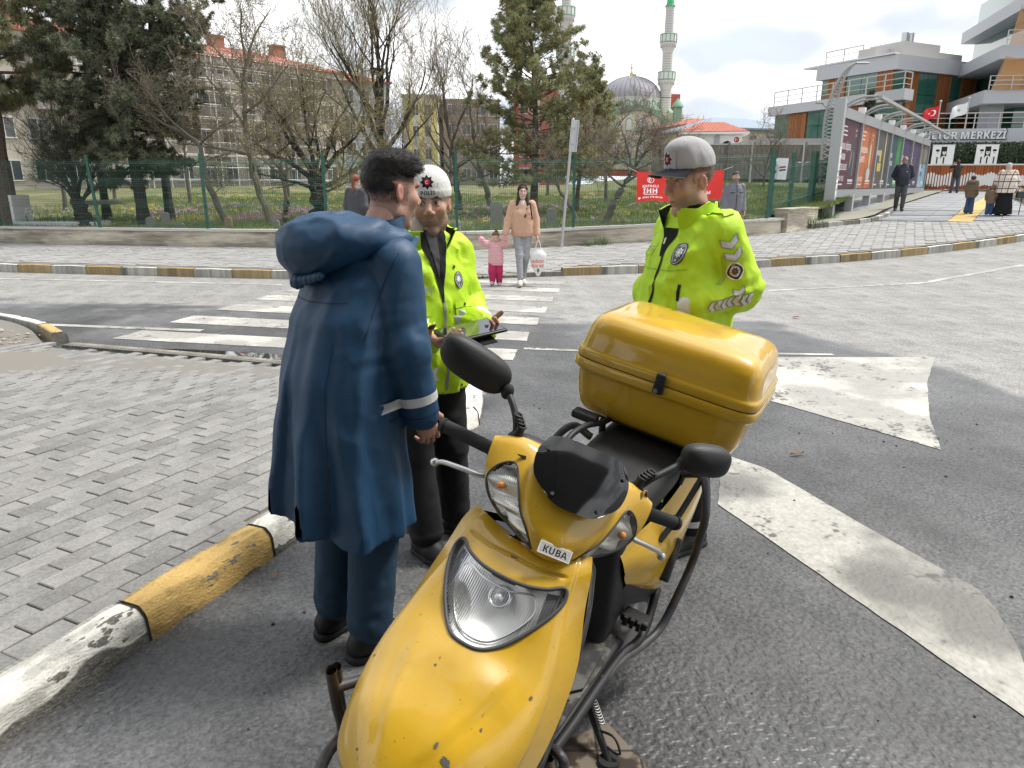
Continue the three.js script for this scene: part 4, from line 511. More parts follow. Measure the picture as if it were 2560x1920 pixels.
{
const wb = thing('apartment_block', 'pale blue-grey block with balconies between the bare trees', 'building'); const A = [-18.6, -76], B = [-12.8, -78]; part('wall', prism(box4(A, B, 10), 1, 11.6), plaster([0.5, 0.55, 0.6]), wb); part('roof', hip(A, B, 10, 11.7, 1.2), roofRed, wb); windows(wb, A, B, [0.12, 0.37, 0.62, 0.87], [2.6, 5.2, 7.8, 10.2], 0.95, 1.2, M('frame_pale', [0.7, 0.7, 0.7], 0.5), glassD);
const yb = thing('apartment_block', 'yellow and white striped apartment block behind the budding tree', 'building'); const C = [-13, -90], D = [-8.9, -90]; part('wall', prism(box4(C, D, 9), 1, 11.6), plaster([0.62, 0.6, 0.5]), yb); const f = face(C, D); for (const t of [0.2, 0.55, 0.9]) f.put(part('yellow_panel', bx(0.75, 10.2, 0.12, 0, 0, 0), plaster([0.66, 0.55, 0.22]), yb), t, 6.3, 0.06); windows(yb, C, D, [0.38, 0.72], [2.6, 5.2, 7.8, 10.2], 0.8, 1.2, M('frame_y', [0.7, 0.7, 0.68], 0.5), glassD); part('parapet', prism(box4([-13.1, -89.9], [-8.8, -89.9], 9.2), 11.6, 11.95), plaster([0.4, 0.36, 0.3]), yb);
const gb = thing('apartment_block', 'brown brick block right of the yellow one', 'building'); part('wall', prism(box4([-8.4, -92], [-1.5, -93], 9), 1, 11.7), plaster([0.3, 0.24, 0.19]), gb); windows(gb, [-8.4, -92], [-1.5, -93], [0.15, 0.4, 0.65, 0.88], [3, 5.6, 8.2, 10.4], 1, 1.2, M('frame_b', [0.6, 0.6, 0.58], 0.5), glassD);
const rb = thing('apartment_block', 'red apartment block glimpsed through the pyramid-shaped pine', 'building'); part('wall', prism(box4([0.2, -92], [6.6, -92], 9), 1, 12.8), plaster([0.46, 0.13, 0.10]), rb); part('white_band', prism(box4([2.4, -91.9], [3.4, -91.9], 0.3), 1, 12.6), plaster([0.65, 0.63, 0.6]), rb); windows(rb, [0.2, -92], [6.6, -92], [0.2, 0.75, 0.92], [3, 5.6, 8.2, 10.6], 1, 1.2, M('frame_r', [0.65, 0.65, 0.63], 0.5), glassD);
const r2 = thing('apartment_block', 'terracotta block with dark roof edge behind the mosque', 'building'); const RM = plaster([0.48, 0.12, 0.08]); part('wall', prism(box4([7, -108], [21.5, -110], 9), 3, 14.4), RM, r2); part('roof', hip([7, -108], [21.5, -110], 9, 14.5, 1.1, 0.8), M('dark_roof', [0.1, 0.1, 0.11], 0.8), r2); part('oriel', prism(box4([20.8, -106.6], [23.6, -106.8], 3), 12, 13.9), RM, r2); part('oriel', prism(box4([20.8, -106.6], [23.2, -106.8], 3), 9.6, 11.3), RM, r2); part('stair_tower', prism(box4([20.6, -107], [22.4, -107], 3), 3, 12.4), plaster([0.55, 0.52, 0.47]), r2); part('chimney', bx(0.8, 2, 0.8, 16.8, 15.4, -106.5), plaster([0.45, 0.4, 0.33]), r2);
}
{ // mosque
const cream = plaster([0.62, 0.58, 0.44]), gr = M('mosque_green', [0.20, 0.36, 0.25], 0.7), lead = M('lead_roof', [0.33, 0.32, 0.35], 0.6), white = M('mosque_white', [0.66, 0.66, 0.63], 0.8), brass = M('finial_brass', [0.6, 0.42, 0.12], 0.35, { metalness: 0.9 });
const m = thing('mosque', 'cream mosque with grey ribbed dome and green trim beyond the trees', 'mosque', [15.1, 3.5, -97]);
part('prayer_hall', merge([bx(9.4, 6.6, 9.4, 0, 3.3, 0)]), cream, m);
const arch = []; for (let i = 0; i <= 14; i++) { const a = i / 14 * Math.PI; arch.push([Math.cos(a) * 4.7, 3.6 + Math.sin(a) * 3.9]); } for (let i = 14; i >= 0; i--) { const a = i / 14 * Math.PI; arch.push([Math.cos(a) * 4.1, 3.6 + Math.sin(a) * 3.3]); } const ag = extr(arch, 0.5); ag.translate(0, 0, 4.55); part('arch_band', ag, gr, m); const ar = ag.clone(); ar.rotateY(Math.PI / 2); part('arch_band', ar, gr, m);
const inn = []; for (let i = 0; i <= 14; i++) { const a = i / 14 * Math.PI; inn.push([Math.cos(a) * 4.15, 3.6 + Math.sin(a) * 3.35]); } const ig = extr(inn, 0.3); ig.translate(0, 0, 4.5); part('gable', ig, cream, m); const ig2 = ig.clone(); ig2.rotateY(Math.PI / 2); part('gable', ig2, cream, m);
const wp = []; wp.push([-0.32, -0.6], [0.32, -0.6]); for (let i = 0; i <= 6; i++) wp.push([Math.cos(i / 6 * Math.PI) * 0.32, 0.3 + Math.sin(i / 6 * Math.PI) * 0.4]); const wf = extr(wp.map(p => [p[0] * 1.3, p[1] * 1.2]), 0.1), wg = extr(wp, 0.1); for (const [x, y] of [[-2.4, 4.6], [-0.8, 5.2], [0.8, 5.2], [2.4, 4.6], [-2.4, 2.3], [-0.8, 2.3], [0.8, 2.3], [2.4, 2.3]]) { const w = part('window', wf, gr, m); w.position.set(x, y, 4.76); const p = part('pane', wg, white, w); p.position.z = 0.06; }
part('drum', lathe([[3.75, 7.2], [3.75, 8.45], [3.85, 8.5], [3.85, 8.6]], 40), white, m); part('drum_ledge', lathe([[3.9, 7.0], [4.1, 7.05], [4.1, 7.25], [3.75, 7.3]], 40), gr, m);
const orn = []; for (let i = 0; i < 26; i++) { const a = i / 26 * 6.283; const g = i % 2 ? new THREE.TorusGeometry(0.3, 0.07, 5, 10) : new THREE.TorusGeometry(0.22, 0.09, 5, 6); g.scale(1, 1.2, 1); g.translate(0, 7.85, 3.78); g.rotateY(a); orn.push(tri(g)); } part('drum_ornament', merge(orn), gr, m);
const prof = []; for (let i = 0; i <= 14; i++) { const a = i / 14 * Math.PI / 2; prof.push([3.8 * Math.cos(a) + 0.001, 8.6 + 2.75 * Math.sin(a)]); } const dome = part('dome', lathe(prof, 48), lead, m); const ribs = []; for (let i = 0; i < 36; i++) ribs.push(pipe(prof.filter((_, k) => k % 2 === 0).map(([rr, y]) => [Math.cos(i / 36 * 6.283) * rr, y + 0.01, Math.sin(i / 36 * 6.283) * rr]), 0.045, 4, 10)); part('dome_rib', merge(ribs), M('lead_rib', [0.24, 0.235, 0.25], 0.6), dome);
part('finial', lathe([[0.3, 11.3], [0.12, 11.45], [0.22, 11.7], [0.07, 11.9], [0.05, 12.2], [0.14, 12.4], [0.04, 12.55], [0.09, 12.75], [0.02, 12.9], [0.02, 13.2]], 10), brass, m);
const sd = []; for (let i = 0; i <= 8; i++) { const a = i / 8 * Math.PI / 2; sd.push([1.25 * Math.cos(a) + 0.001, 1.15 * Math.sin(a)]); } const sdg = lathe(sd, 20); for (const [x, y, z] of [[6.1, 4.9, 3], [8.6, 4.7, 3.5]]) { const d = part('small_dome', sdg, lead, m); d.position.set(x, y, z); const k = part('finial', lathe([[0.12, 0], [0.15, 0.15], [0.05, 0.3], [0.02, 0.6]], 8), brass, d); k.position.y = 1.15; }
part('portico', bx(7, 4.9, 5, 7.6, 2.45, 2.5), cream, m); part('corner_tower', merge([bx(0.9, 7.2, 0.9, 5.0, 3.6, 5.0), lathe([[0.7, 7.2], [0.7, 7.4], [0.4, 7.8], [0.001, 8.3]], 8, 5, 0, 5)]), gr, m);
function minaret(name, label, x, y, z) {
const t = thing(name, label, 'minaret', [x, y, z]); const str = dataTex(8, 128, (u, v) => { const q = (v * 16) % 1, s = q < 0.12 ? 0.55 : 0.8; return [s, s, s * 0.97]; }, { srgb: true }); str.repeat.set(1, 0.22); const sm = M('minaret_stone', [0.95, 0.95, 0.95], 0.8, { map: str });
part('shaft', lathe([[0.78, 0], [0.72, 9.0], [0.66, 10.6], [0.64, 10.6], [0.62, 14.8], [0.56, 14.9], [0.52, 19.0]], 16), sm, t);
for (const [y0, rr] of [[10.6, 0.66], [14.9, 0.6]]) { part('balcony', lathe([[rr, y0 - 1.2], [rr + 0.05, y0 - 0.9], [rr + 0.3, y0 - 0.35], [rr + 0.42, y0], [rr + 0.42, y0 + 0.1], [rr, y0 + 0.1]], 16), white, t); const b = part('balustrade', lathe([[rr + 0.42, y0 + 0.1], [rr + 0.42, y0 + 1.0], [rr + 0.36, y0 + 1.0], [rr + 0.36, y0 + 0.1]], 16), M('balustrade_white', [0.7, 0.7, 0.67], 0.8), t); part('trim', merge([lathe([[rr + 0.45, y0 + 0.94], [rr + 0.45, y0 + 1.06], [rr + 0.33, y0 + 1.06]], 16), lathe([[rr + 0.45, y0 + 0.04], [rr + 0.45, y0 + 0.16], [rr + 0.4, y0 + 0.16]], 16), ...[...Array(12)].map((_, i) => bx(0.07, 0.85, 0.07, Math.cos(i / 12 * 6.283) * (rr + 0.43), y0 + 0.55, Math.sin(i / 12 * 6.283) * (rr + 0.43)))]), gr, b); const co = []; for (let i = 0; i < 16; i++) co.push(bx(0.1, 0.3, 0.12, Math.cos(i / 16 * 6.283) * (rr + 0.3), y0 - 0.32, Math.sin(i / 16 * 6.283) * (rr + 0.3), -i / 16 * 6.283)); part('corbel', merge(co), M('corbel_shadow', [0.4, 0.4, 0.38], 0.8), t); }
part('cone_cap', lathe([[0.62, 19.0], [0.62, 19.15], [0.5, 19.2], [0.02, 22.6]], 16), M('cap_green', [0.06, 0.42, 0.16], 0.5), t); part('ring', lathe([[0.72, 8.55], [0.76, 8.6], [0.72, 8.65]], 16), M('ring_brown', [0.2, 0.13, 0.1], 0.8), t); return t;
}
minaret('minaret', 'white minaret with green cone cap standing right of the ribbed dome', 19.35, 3.6, -96); minaret('minaret', 'white minaret rising behind the top of the pyramid-shaped pine', 6.2, 5.2, -89.5);
}
{ // school, guard house, concrete wall
const s = thing('school_building', 'cream two-storey building with blue-grey hipped roof', 'building'); const A = [18.6, -70.5], B = [28.5, -74]; const cr = plaster([0.6, 0.54, 0.4]); part('wall', prism(box4(A, B, 9), 2, 6.75), cr, s); part('roof', hip(A, B, 9, 6.85, 1.3, 0.5), M('blue_grey_roof', [0.24, 0.3, 0.36], 0.6), s); windows(s, A, B, [0.1, 0.28, 0.46, 0.64, 0.82], [3.6, 5.7], 0.7, 0.95, M('frame_s', [0.3, 0.36, 0.38], 0.6), glassD); const f = face(A, B); f.put(part('eave_band', bx(f.L + 0.2, 0.25, 0.2, 0, 0, 0), M('eave_green', [0.33, 0.4, 0.33], 0.7), s), 0.5, 6.6, 0.08);
const o = thing('tiled_house', 'old house with faded red roof beside the small mosque domes', 'building'); part('wall', prism(box4([19, -82], [28, -85], 8), 2, 8.0), plaster([0.55, 0.5, 0.43]), o); part('roof', hip([19, -82], [28, -85], 8, 8.0, 1.0, 0.4), roofRed, o);
const h = thing('guard_house', 'small white house with orange tiled hip roof and wall paintings', 'house'); const C = [13.3, -58.5], D = [17.7, -57.6]; const wh = plaster([0.72, 0.72, 0.71]); part('wall', prism(box4(C, D, 4), 2, 5.55), wh, h); part('roof', hip(C, D, 4, 5.6, .85, 0.4), roofRed, h); part('fascia', prism(box4([12.9, -58.1], [18.05, -57.05], 4.9), 5.4, 5.55), wh, h); const fh = face(C, D); fh.put(part('pilaster', bx(0.35, 3.2, 0.2, 0, 0, 0), aluD, h), 0.58, 3.7, 0.06);
const emb = canvasTex(256, 128, (g, w, hh) => { g.fillStyle = '#dcdcda'; g.fillRect(0, 0, w, hh); g.fillStyle = '#2b2b2b'; g.beginPath(); g.moveTo(40, 128); g.lineTo(36, 92); g.quadraticCurveTo(60, 60, 96, 54); g.quadraticCurveTo(126, 56, 136, 84); g.lineTo(130, 128); g.fill(); g.fillStyle = '#c7c7c4'; g.fillRect(60, 116, 56, 12); g.strokeStyle = '#7c1420'; g.fillStyle = '#a31325'; g.lineWidth = 5; g.beginPath(); g.arc(196, 44, 26, 0, 7); g.fill(); g.stroke(); g.fillStyle = '#efe9e4'; g.beginPath(); g.arc(192, 44, 15, 0, 7); g.fill(); g.fillStyle = '#a31325'; g.beginPath(); g.arc(197, 44, 12, 0, 7); g.fill(); g.fillStyle = '#efe9e4'; g.beginPath(); g.arc(204, 44, 4.5, 0, 7); g.fill(); });
fh.put(part('wall_painting', tri(new THREE.PlaneGeometry(1.75, 0.9)), M('wall_painting', [1, 1, 1], 0.9, { map: emb }), h, 'dark painted head and round red crescent emblem'), 0.8, 4.85, 0.03); { const g = h.children[h.children.length - 1].geometry, p = g.attributes.position, uv = g.attributes.uv; for (let i = 0; i < p.count; i++) uv.setXY(i, p.getX(i) / 1.75 + 0.5, p.getY(i) / 0.9 + 0.5); }
windows(h, C, D, [0.2], [4.6], 0.6, 0.5, M('frame_h', [0.7, 0.7, 0.7], 0.5), M('shutter_white', [0.6, 0.6, 0.6], 0.7));
const cw = thing('concrete_wall', 'weathered grey concrete panel wall above the grass bank', 'wall'); const ct = dataTex(256, 256, (u, v) => { const k = 0.46 + 0.2 * (pfbm(u, v, 5, 5, 61) - 0.5) + 0.14 * (pnoise(u * 60, v * 5, 60, 4) - 0.5); return [k * 1.02, k * 0.98, k * 0.92]; }, { srgb: true, rep: 0.3 }); const cm = M('weathered_concrete', [0.95, 0.95, 0.95], 0.95, { map: ct, bumpMap: ct, bumpScale: 0.03 }); const E = [8.5, -45], F = [23.5, -44.4], fc = face(E, F); const pgm = bx(1.46, 0.98, 0.09, 0, 0, 0); for (let i = 0; i < 10; i++) for (let j = 0; j < 2; j++) fc.put(part('panel', pgm, cm, cw), (i + 0.5) / 10, 2.45 + j * 1.0 , (h3(i, j, 3) - 0.5) * 0.03); const pst = bx(0.12, 2.2, 0.18, 0, 0, 0); for (let i = 0; i <= 10; i++) fc.put(part('post', pst, cm, cw), i / 10, 3.0, 0.05); fc.put(part('rail', bx(fc.L, 0.08, 0.1, 0, 0, 0), railM, cw), 0.5, 3.98, 0.02);
const light = M('galvanised', [0.5, 0.51, 0.52], 0.45, { metalness: 0.5 }); for (const [t, l] of [[0.38, 'thin galvanised pole in front of the concrete wall, left one'], [0.58, 'thin galvanised pole in front of the concrete wall, beside the sign'], [0.80, 'thin galvanised pole by the concrete wall near the billboards']]) { const p = solo('steel_pole', rod([0, 0, 0], [0, 2.7, 0], 0.06, 0.05, 8), light, l, 'pole', 'poles along the concrete wall'); fc.put(p, t, 1.4, 0.7); }
}
{ // culture centre
const b = thing('culture_centre', 'modern building with wood cladding, green glass and white roof band', 'building'); const A = [0.45, 0.893], C0 = [24.9, -50], L0 = [22.35, -55.05], R0 = [35.9, -55.5];
const strips = (P0, P1, y0, y1, list) => { const f = face(P0, P1); for (const [t0, t1, kind] of list) { const w = (t1 - t0) * f.L; if (kind === 'wood') f.put(part('wood_panel', bx(w, y1 - y0, 0.14, 0, 0, 0), woodM, b), (t0 + t1) / 2, (y0 + y1) / 2, 0.06); else { const nx = Math.max(1, Math.round(w / 1.3)), ny = kind === 'glass2' ? 2 : 3; for (let i = 0; i < nx; i++) for (let j = 0; j < ny; j++) f.put(part('glass_pane', bx(w / nx - 0.04, (y1 - y0) / ny - 0.04, 0.05, 0, 0, 0), glassG, b), t0 + (t1 - t0) * (i + 0.5) / nx, y0 + (y1 - y0) * (j + 0.5) / ny, 0.02 + (h3(i, j, 4) - 0.5) * 0.008); f.put(part('mullion_back', bx(w, y1 - y0, 0.04, 0, 0, 0), M('mullion', [0.05, 0.07, 0.065], 0.6), b), (t0 + t1) / 2, (y0 + y1) / 2, -0.04); } } };
part('core', prism([[22.5, -55], [24.95, -50.1], [35.8, -55.6], [33.4, -60.5]], 4, 9.0), aluD, b);
strips(L0, C0, 6.9, 8.85, [[0, 0.1, 'glass2'], [0.1, 0.36, 'wood'], [0.36, 0.8, 'glass2'], [0.8, 1, 'wood']]);
strips(C0, R0, 4.7, 8.85, [[0, 0.1, 'glass'], [0.1, 0.19, 'wood'], [0.19, 0.36, 'glass'], [0.36, 0.47, 'wood'], [0.47, 0.57, 'glass'], [0.57, 0.7, 'wood'], [0.7, 1, 'glass']]);
part('roof_band', prism([[21.9, -55.2], [24.85, -49.6], [36.4, -55.4], [33.4, -61]], 8.85, 9.75), alu, b); part('roof_slab', prism([[21.5, -56.6], [22.2, -54.8], [24.6, -49.7], [25.2, -50.2], [23.3, -56.6]], 9.78, 9.9), M('white_soffit', [0.6, 0.62, 0.64], 0.6), b);
part('plant_room', merge([bx(3.8, 1.2, 2.6, 27.3, 10.3, -53.8, 0.46), bx(2.6, 0.8, 2, 30.4, 10.1, -55.2, 0.46), bx(1.6, 0.7, 1.4, 24.9, 10.2, -53, 0.46)]), M('plant_panel', [0.5, 0.49, 0.46], 0.7), b); const fl = rod([0, 0, 0], [0, 0.9, 0], 0.22, 0.22, 12); for (const dx of [0, 0.5]) { const p = part('flue', fl, M('steel_flue', [0.55, 0.55, 0.56], 0.3, { metalness: 0.8 }), b); p.position.set(27.3 + dx, 10.9, -54 - dx * 0.4); }
const W0 = [18.9, -54.2], W1 = [22.7, -44.4], W2 = [23.4, -45.0]; part('low_wing', prism([W0, [22.7, -44.55], [23.35, -45.1], [22.8, -53], [21.8, -57]], 4.3, 6.45), aluD, b); strips(W0, W1, 4.5, 6.35, [[0, 0.14, 'glass2'], [0.14, 0.3, 'wood'], [0.3, 0.62, 'glass2'], [0.62, 0.76, 'wood'], [0.76, 1, 'glass2']]); strips(W1, W2, 4.5, 6.3, [[0, 0.4, 'glass2'], [0.4, 1, 'wood']]); part('terrace_band', prism([[18.4, -54.4], [22.6, -43.9], [23.5, -44.6], [23.6, -51], [22, -56.5]], 6.4, 7.0), alu, b);
const rl = (pts, y, name) => { for (let i = 0; i < pts.length - 1; i++) { const f = face(pts[i], pts[i + 1]), n = Math.max(1, Math.round(f.L / 1.4)); for (const h of [0.3, 0.6, 0.95]) f.put(part('railing', bx(f.L, h > 0.9 ? 0.06 : 0.035, 0.04, 0, 0, 0), railM, b), 0.5, y + h); for (let k = 0; k <= n; k++) f.put(part('baluster', bx(0.05, 0.95, 0.05, 0, 0, 0), railM, b), k / n, y + 0.475); } };
rl([[18.7, -54.2], [22.65, -44.2], [23.4, -44.8]], 7.0); rl([[22.4, -55], [23.7, -52.2]], 9.75);
// raised forecourt with the lettered band
const t = thing('forecourt_terrace', 'raised terrace with white lettered band, railing and hedge below', 'terrace'); part('deck', prism([[15, -45.6], [21, -45.3], [24.4, -44.4], [38, -43.2], [40, -62], [15, -60]], 3.6, 4.35), M('terrace_concrete', [0.45, 0.44, 0.42], 0.9), t); const Bn = [21.6, -44.6], Be = [36, -42.4], fb = face(Bn, Be); fb.put(part('fascia_band', bx(fb.L, 0.88, 0.25, 0, 0, 0), alu, t), 0.5, 4.34, 0.12);
for (const h of [0.3, 0.58, 0.85]) fb.put(part('railing', bx(fb.L, h > 0.8 ? 0.06 : 0.035, 0.04, 0, 0, 0), railM, t), 0.5, 4.8 + h); for (let k = 0; k <= 11; k++) fb.put(part('baluster', bx(0.05, 0.85, 0.05, 0, 0, 0), railM, t), k / 11, 5.2); 
const lt = part('lettering', merge([textGeo('KÜLTÜR MERKEZİ', 0.42, 0.1)]), M('letter_white', [0.8, 0.8, 0.8], 0.5), t, 'white raised capital letters'); fb.put(lt, 0.315, 4.2, 0.26); const ls = part('letter_backing', merge([textGeo('KÜLTÜR MERKEZİ', 0.42, 0.06)]), M('letter_black', [0.02, 0.02, 0.02], 0.6), t); ls.scale.set(1.025, 1.12, 1); fb.put(ls, 0.317, 4.165, 0.245);
// wooden wall, hedge and black-and-white panels
const Wa = [22.6, -42.4], We = [36, -40.6], fw = face(Wa, We); const ww = thing('timber_wall', 'orange timber wall with white zigzag picket pattern at the end of the walkway', 'wall'); fw.put(part('boards', bx(fw.L, 1.5, 0.12, 0, 0, 0), M('orange_boards', [0.95, 0.72, 0.55], 0.7, { map: woodTex, bumpMap: woodTex, bumpScale: 0.01 }), ww), 0.5, 1.95, 0); fw.put(part('coping', bx(fw.L, 0.08, 0.2, 0, 0, 0), M('coping_white', [0.65, 0.63, 0.6], 0.8), ww), 0.5, 2.74, 0); const pk = (h) => extr([[-0.045, -h / 2], [0, -h / 2 - 0.07], [0.045, -h / 2], [0.045, h / 2], [0, h / 2 + 0.07], [-0.045, h / 2]], 0.03); const pks = [0.5, 0.58, 0.66].map(pk), wm = M('picket_white', [0.72, 0.72, 0.7], 0.7); for (let i = 0; i < 90; i++) { const t0 = (i + 0.5) / 90; const k = part('picket', pks[Math.round(1 + Math.sin(i * 0.9))], wm, ww); fw.put(k, t0, 1.9 + 0.05 * Math.sin(i * 0.9 + 1), 0.062); if (t0 > 0.25) k.scale.x = 1.6; }
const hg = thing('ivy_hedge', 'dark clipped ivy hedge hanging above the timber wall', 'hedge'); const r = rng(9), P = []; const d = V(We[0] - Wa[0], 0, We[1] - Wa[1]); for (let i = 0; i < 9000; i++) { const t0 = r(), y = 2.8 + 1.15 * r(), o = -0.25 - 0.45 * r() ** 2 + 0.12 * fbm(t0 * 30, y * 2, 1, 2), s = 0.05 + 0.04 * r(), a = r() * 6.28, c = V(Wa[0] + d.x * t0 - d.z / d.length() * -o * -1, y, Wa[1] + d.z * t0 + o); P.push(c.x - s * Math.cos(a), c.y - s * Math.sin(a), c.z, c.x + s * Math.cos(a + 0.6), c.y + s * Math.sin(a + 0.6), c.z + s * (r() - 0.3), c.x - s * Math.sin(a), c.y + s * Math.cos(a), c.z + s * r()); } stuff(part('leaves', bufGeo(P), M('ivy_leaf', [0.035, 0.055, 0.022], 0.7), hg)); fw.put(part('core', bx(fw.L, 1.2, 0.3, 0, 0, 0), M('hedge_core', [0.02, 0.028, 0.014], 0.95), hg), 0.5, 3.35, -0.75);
for (let i = 0; i < 3; i++) { const tx = canvasTex(128, 112, (g, w, h) => { g.fillStyle = '#e9e9e7'; g.fillRect(0, 0, w, h); g.fillStyle = '#191919'; const R2 = rng(40 + i); g.fillRect(i === 2 ? 44 : 50, 8, i === 2 ? 46 : 34, h); g.fillStyle = '#e4e4e2'; for (let k = 0; k < 2 + i % 2; k++) { const cx = 26 + k * 38 + R2() * 8; g.beginPath(); g.ellipse(cx, 42, 11, 15, 0, 0, 7); g.fill(); g.beginPath(); g.moveTo(cx - 26, h); g.quadraticCurveTo(cx - 20, 62, cx, 62); g.quadraticCurveTo(cx + 20, 62, cx + 24, h); g.fill(); g.fillStyle = '#1b1b1b'; g.beginPath(); g.ellipse(cx - 1, 31, 12, 7, 0, 0, 7); g.fill(); g.fillRect(cx - 5, 44, 9, 3); g.fillRect(cx - 3, 70, 8, 40); g.fillStyle = '#e4e4e2'; } });
const p = thing('portrait_panel', ['black and white panel beside the last billboard, its picture partly hidden', 'black and white panel of two figures above the woman taking a photo', 'black and white panel of one figure above the woman in the plaid cape'][i], 'panel', [0, 0, 0], 0, 'black and white panels along the hedge'); const pg = bx(1.15, 1.0, 0.05, 0, 0, 0), pos = pg.attributes.position, uv = pg.attributes.uv; for (let k = 0; k < pos.count; k++) uv.setXY(k, pos.getX(k) / 1.15 + 0.5, pos.getY(k) + 0.5); part('print', pg, M('panel_print', [1, 1, 1], 0.8, { map: tx }), p); part('frame', merge([bx(1.2, 0.04, 0.07, 0, 0.52, 0), bx(1.2, 0.04, 0.07, 0, -0.52, 0)]), wm, p); fw.put(p, [0.13, 0.3, 0.52][i], 3.28, 0.04); }
const fb2 = thing('planting_edge', 'yellow and white painted stones along the foot of the timber wall', 'edging'); for (let i = 0; i < 22; i++) fw.put(part('stone', rbx(0.6, 0.2, 0.3, 0.05, 0, 0, 0), i % 2 ? kerbW[0] : kerbY[0], fb2), (i + 0.5) / 22, 1.3, 0.35);
// tower block at the right edge
const k = thing('tower_building', 'tall building with balconies and slanted orange mesh screens', 'building'); const alu2 = alu; for (const [y, x0] of [[6.3, 28.0], [8.75, 28.6], [11.4, 29.4]]) part('balcony_slab', prism([[x0, -45.2], [40, -43.6], [40, -56], [x0 + 3, -56]], y, y + 0.75), alu2, k);
part('glass_wall', prism([[31.4, -47.4], [40, -46], [40, -55], [33.4, -56]], 4.4, 14), glassG, k); part('pillar', bx(0.9, 2.1, 0.9, 29.3, 5.3, -46.3, 0.1), aluD, k); part('pillar_base', bx(1.1, 0.5, 1.1, 29.3, 4.6, -46.3, 0.1), M('white_base', [0.7, 0.7, 0.7], 0.7), k);
const mt = dataTex(64, 64, (u, v) => { const a = Math.abs(((u + v) * 8) % 1 - 0.5), c = Math.abs(((u - v + 4) * 8) % 1 - 0.5), o = a > 0.33 || c > 0.33 ? 1 : 0; return [o, o, o]; }, { rep: 1.6 }); const mesh = M('orange_mesh', [0.55, 0.27, 0.1], 0.6, { alphaMap: mt, alphaTest: 0.5, transparent: false }); const scr = (a, b2, c, d2) => part('mesh_screen', bufGeo([...a, ...b2, ...c, ...a, ...c, ...d2]), mesh, k);
scr([28.5, 7.05, -45.0], [30.3, 7.05, -44.8], [31.7, 14, -45.4], [29.9, 14, -45.6]); scr([31.8, 7.05, -44.6], [33.2, 7.05, -44.4], [34.2, 14, -45], [32.8, 14, -45.2]); part('panel', bufGeo([28.6, 7.05, -45.6, 30.2, 7.05, -45.5, 30.6, 8.8, -45.7, 28.6, 7.05, -45.6, 30.6, 8.8, -45.7, 29.2, 8.8, -45.8]), M('sand_panel', [0.5, 0.38, 0.22], 0.8), k);
for (const [y, x0] of [[7.05, 28.1], [9.5, 28.7], [12.15, 29.5]]) { const f = face([x0, -45.0], [39, -43.5]); for (const h of [0.25, 0.5, 0.75]) f.put(part('railing', bx(f.L, 0.04, 0.04, 0, 0, 0), railM, k), 0.5, y + h); for (let i = 0; i <= 9; i++) f.put(part('baluster', bx(0.05, 0.75, 0.05, 0, 0, 0), railM, k), i / 9, y + 0.375); }
}
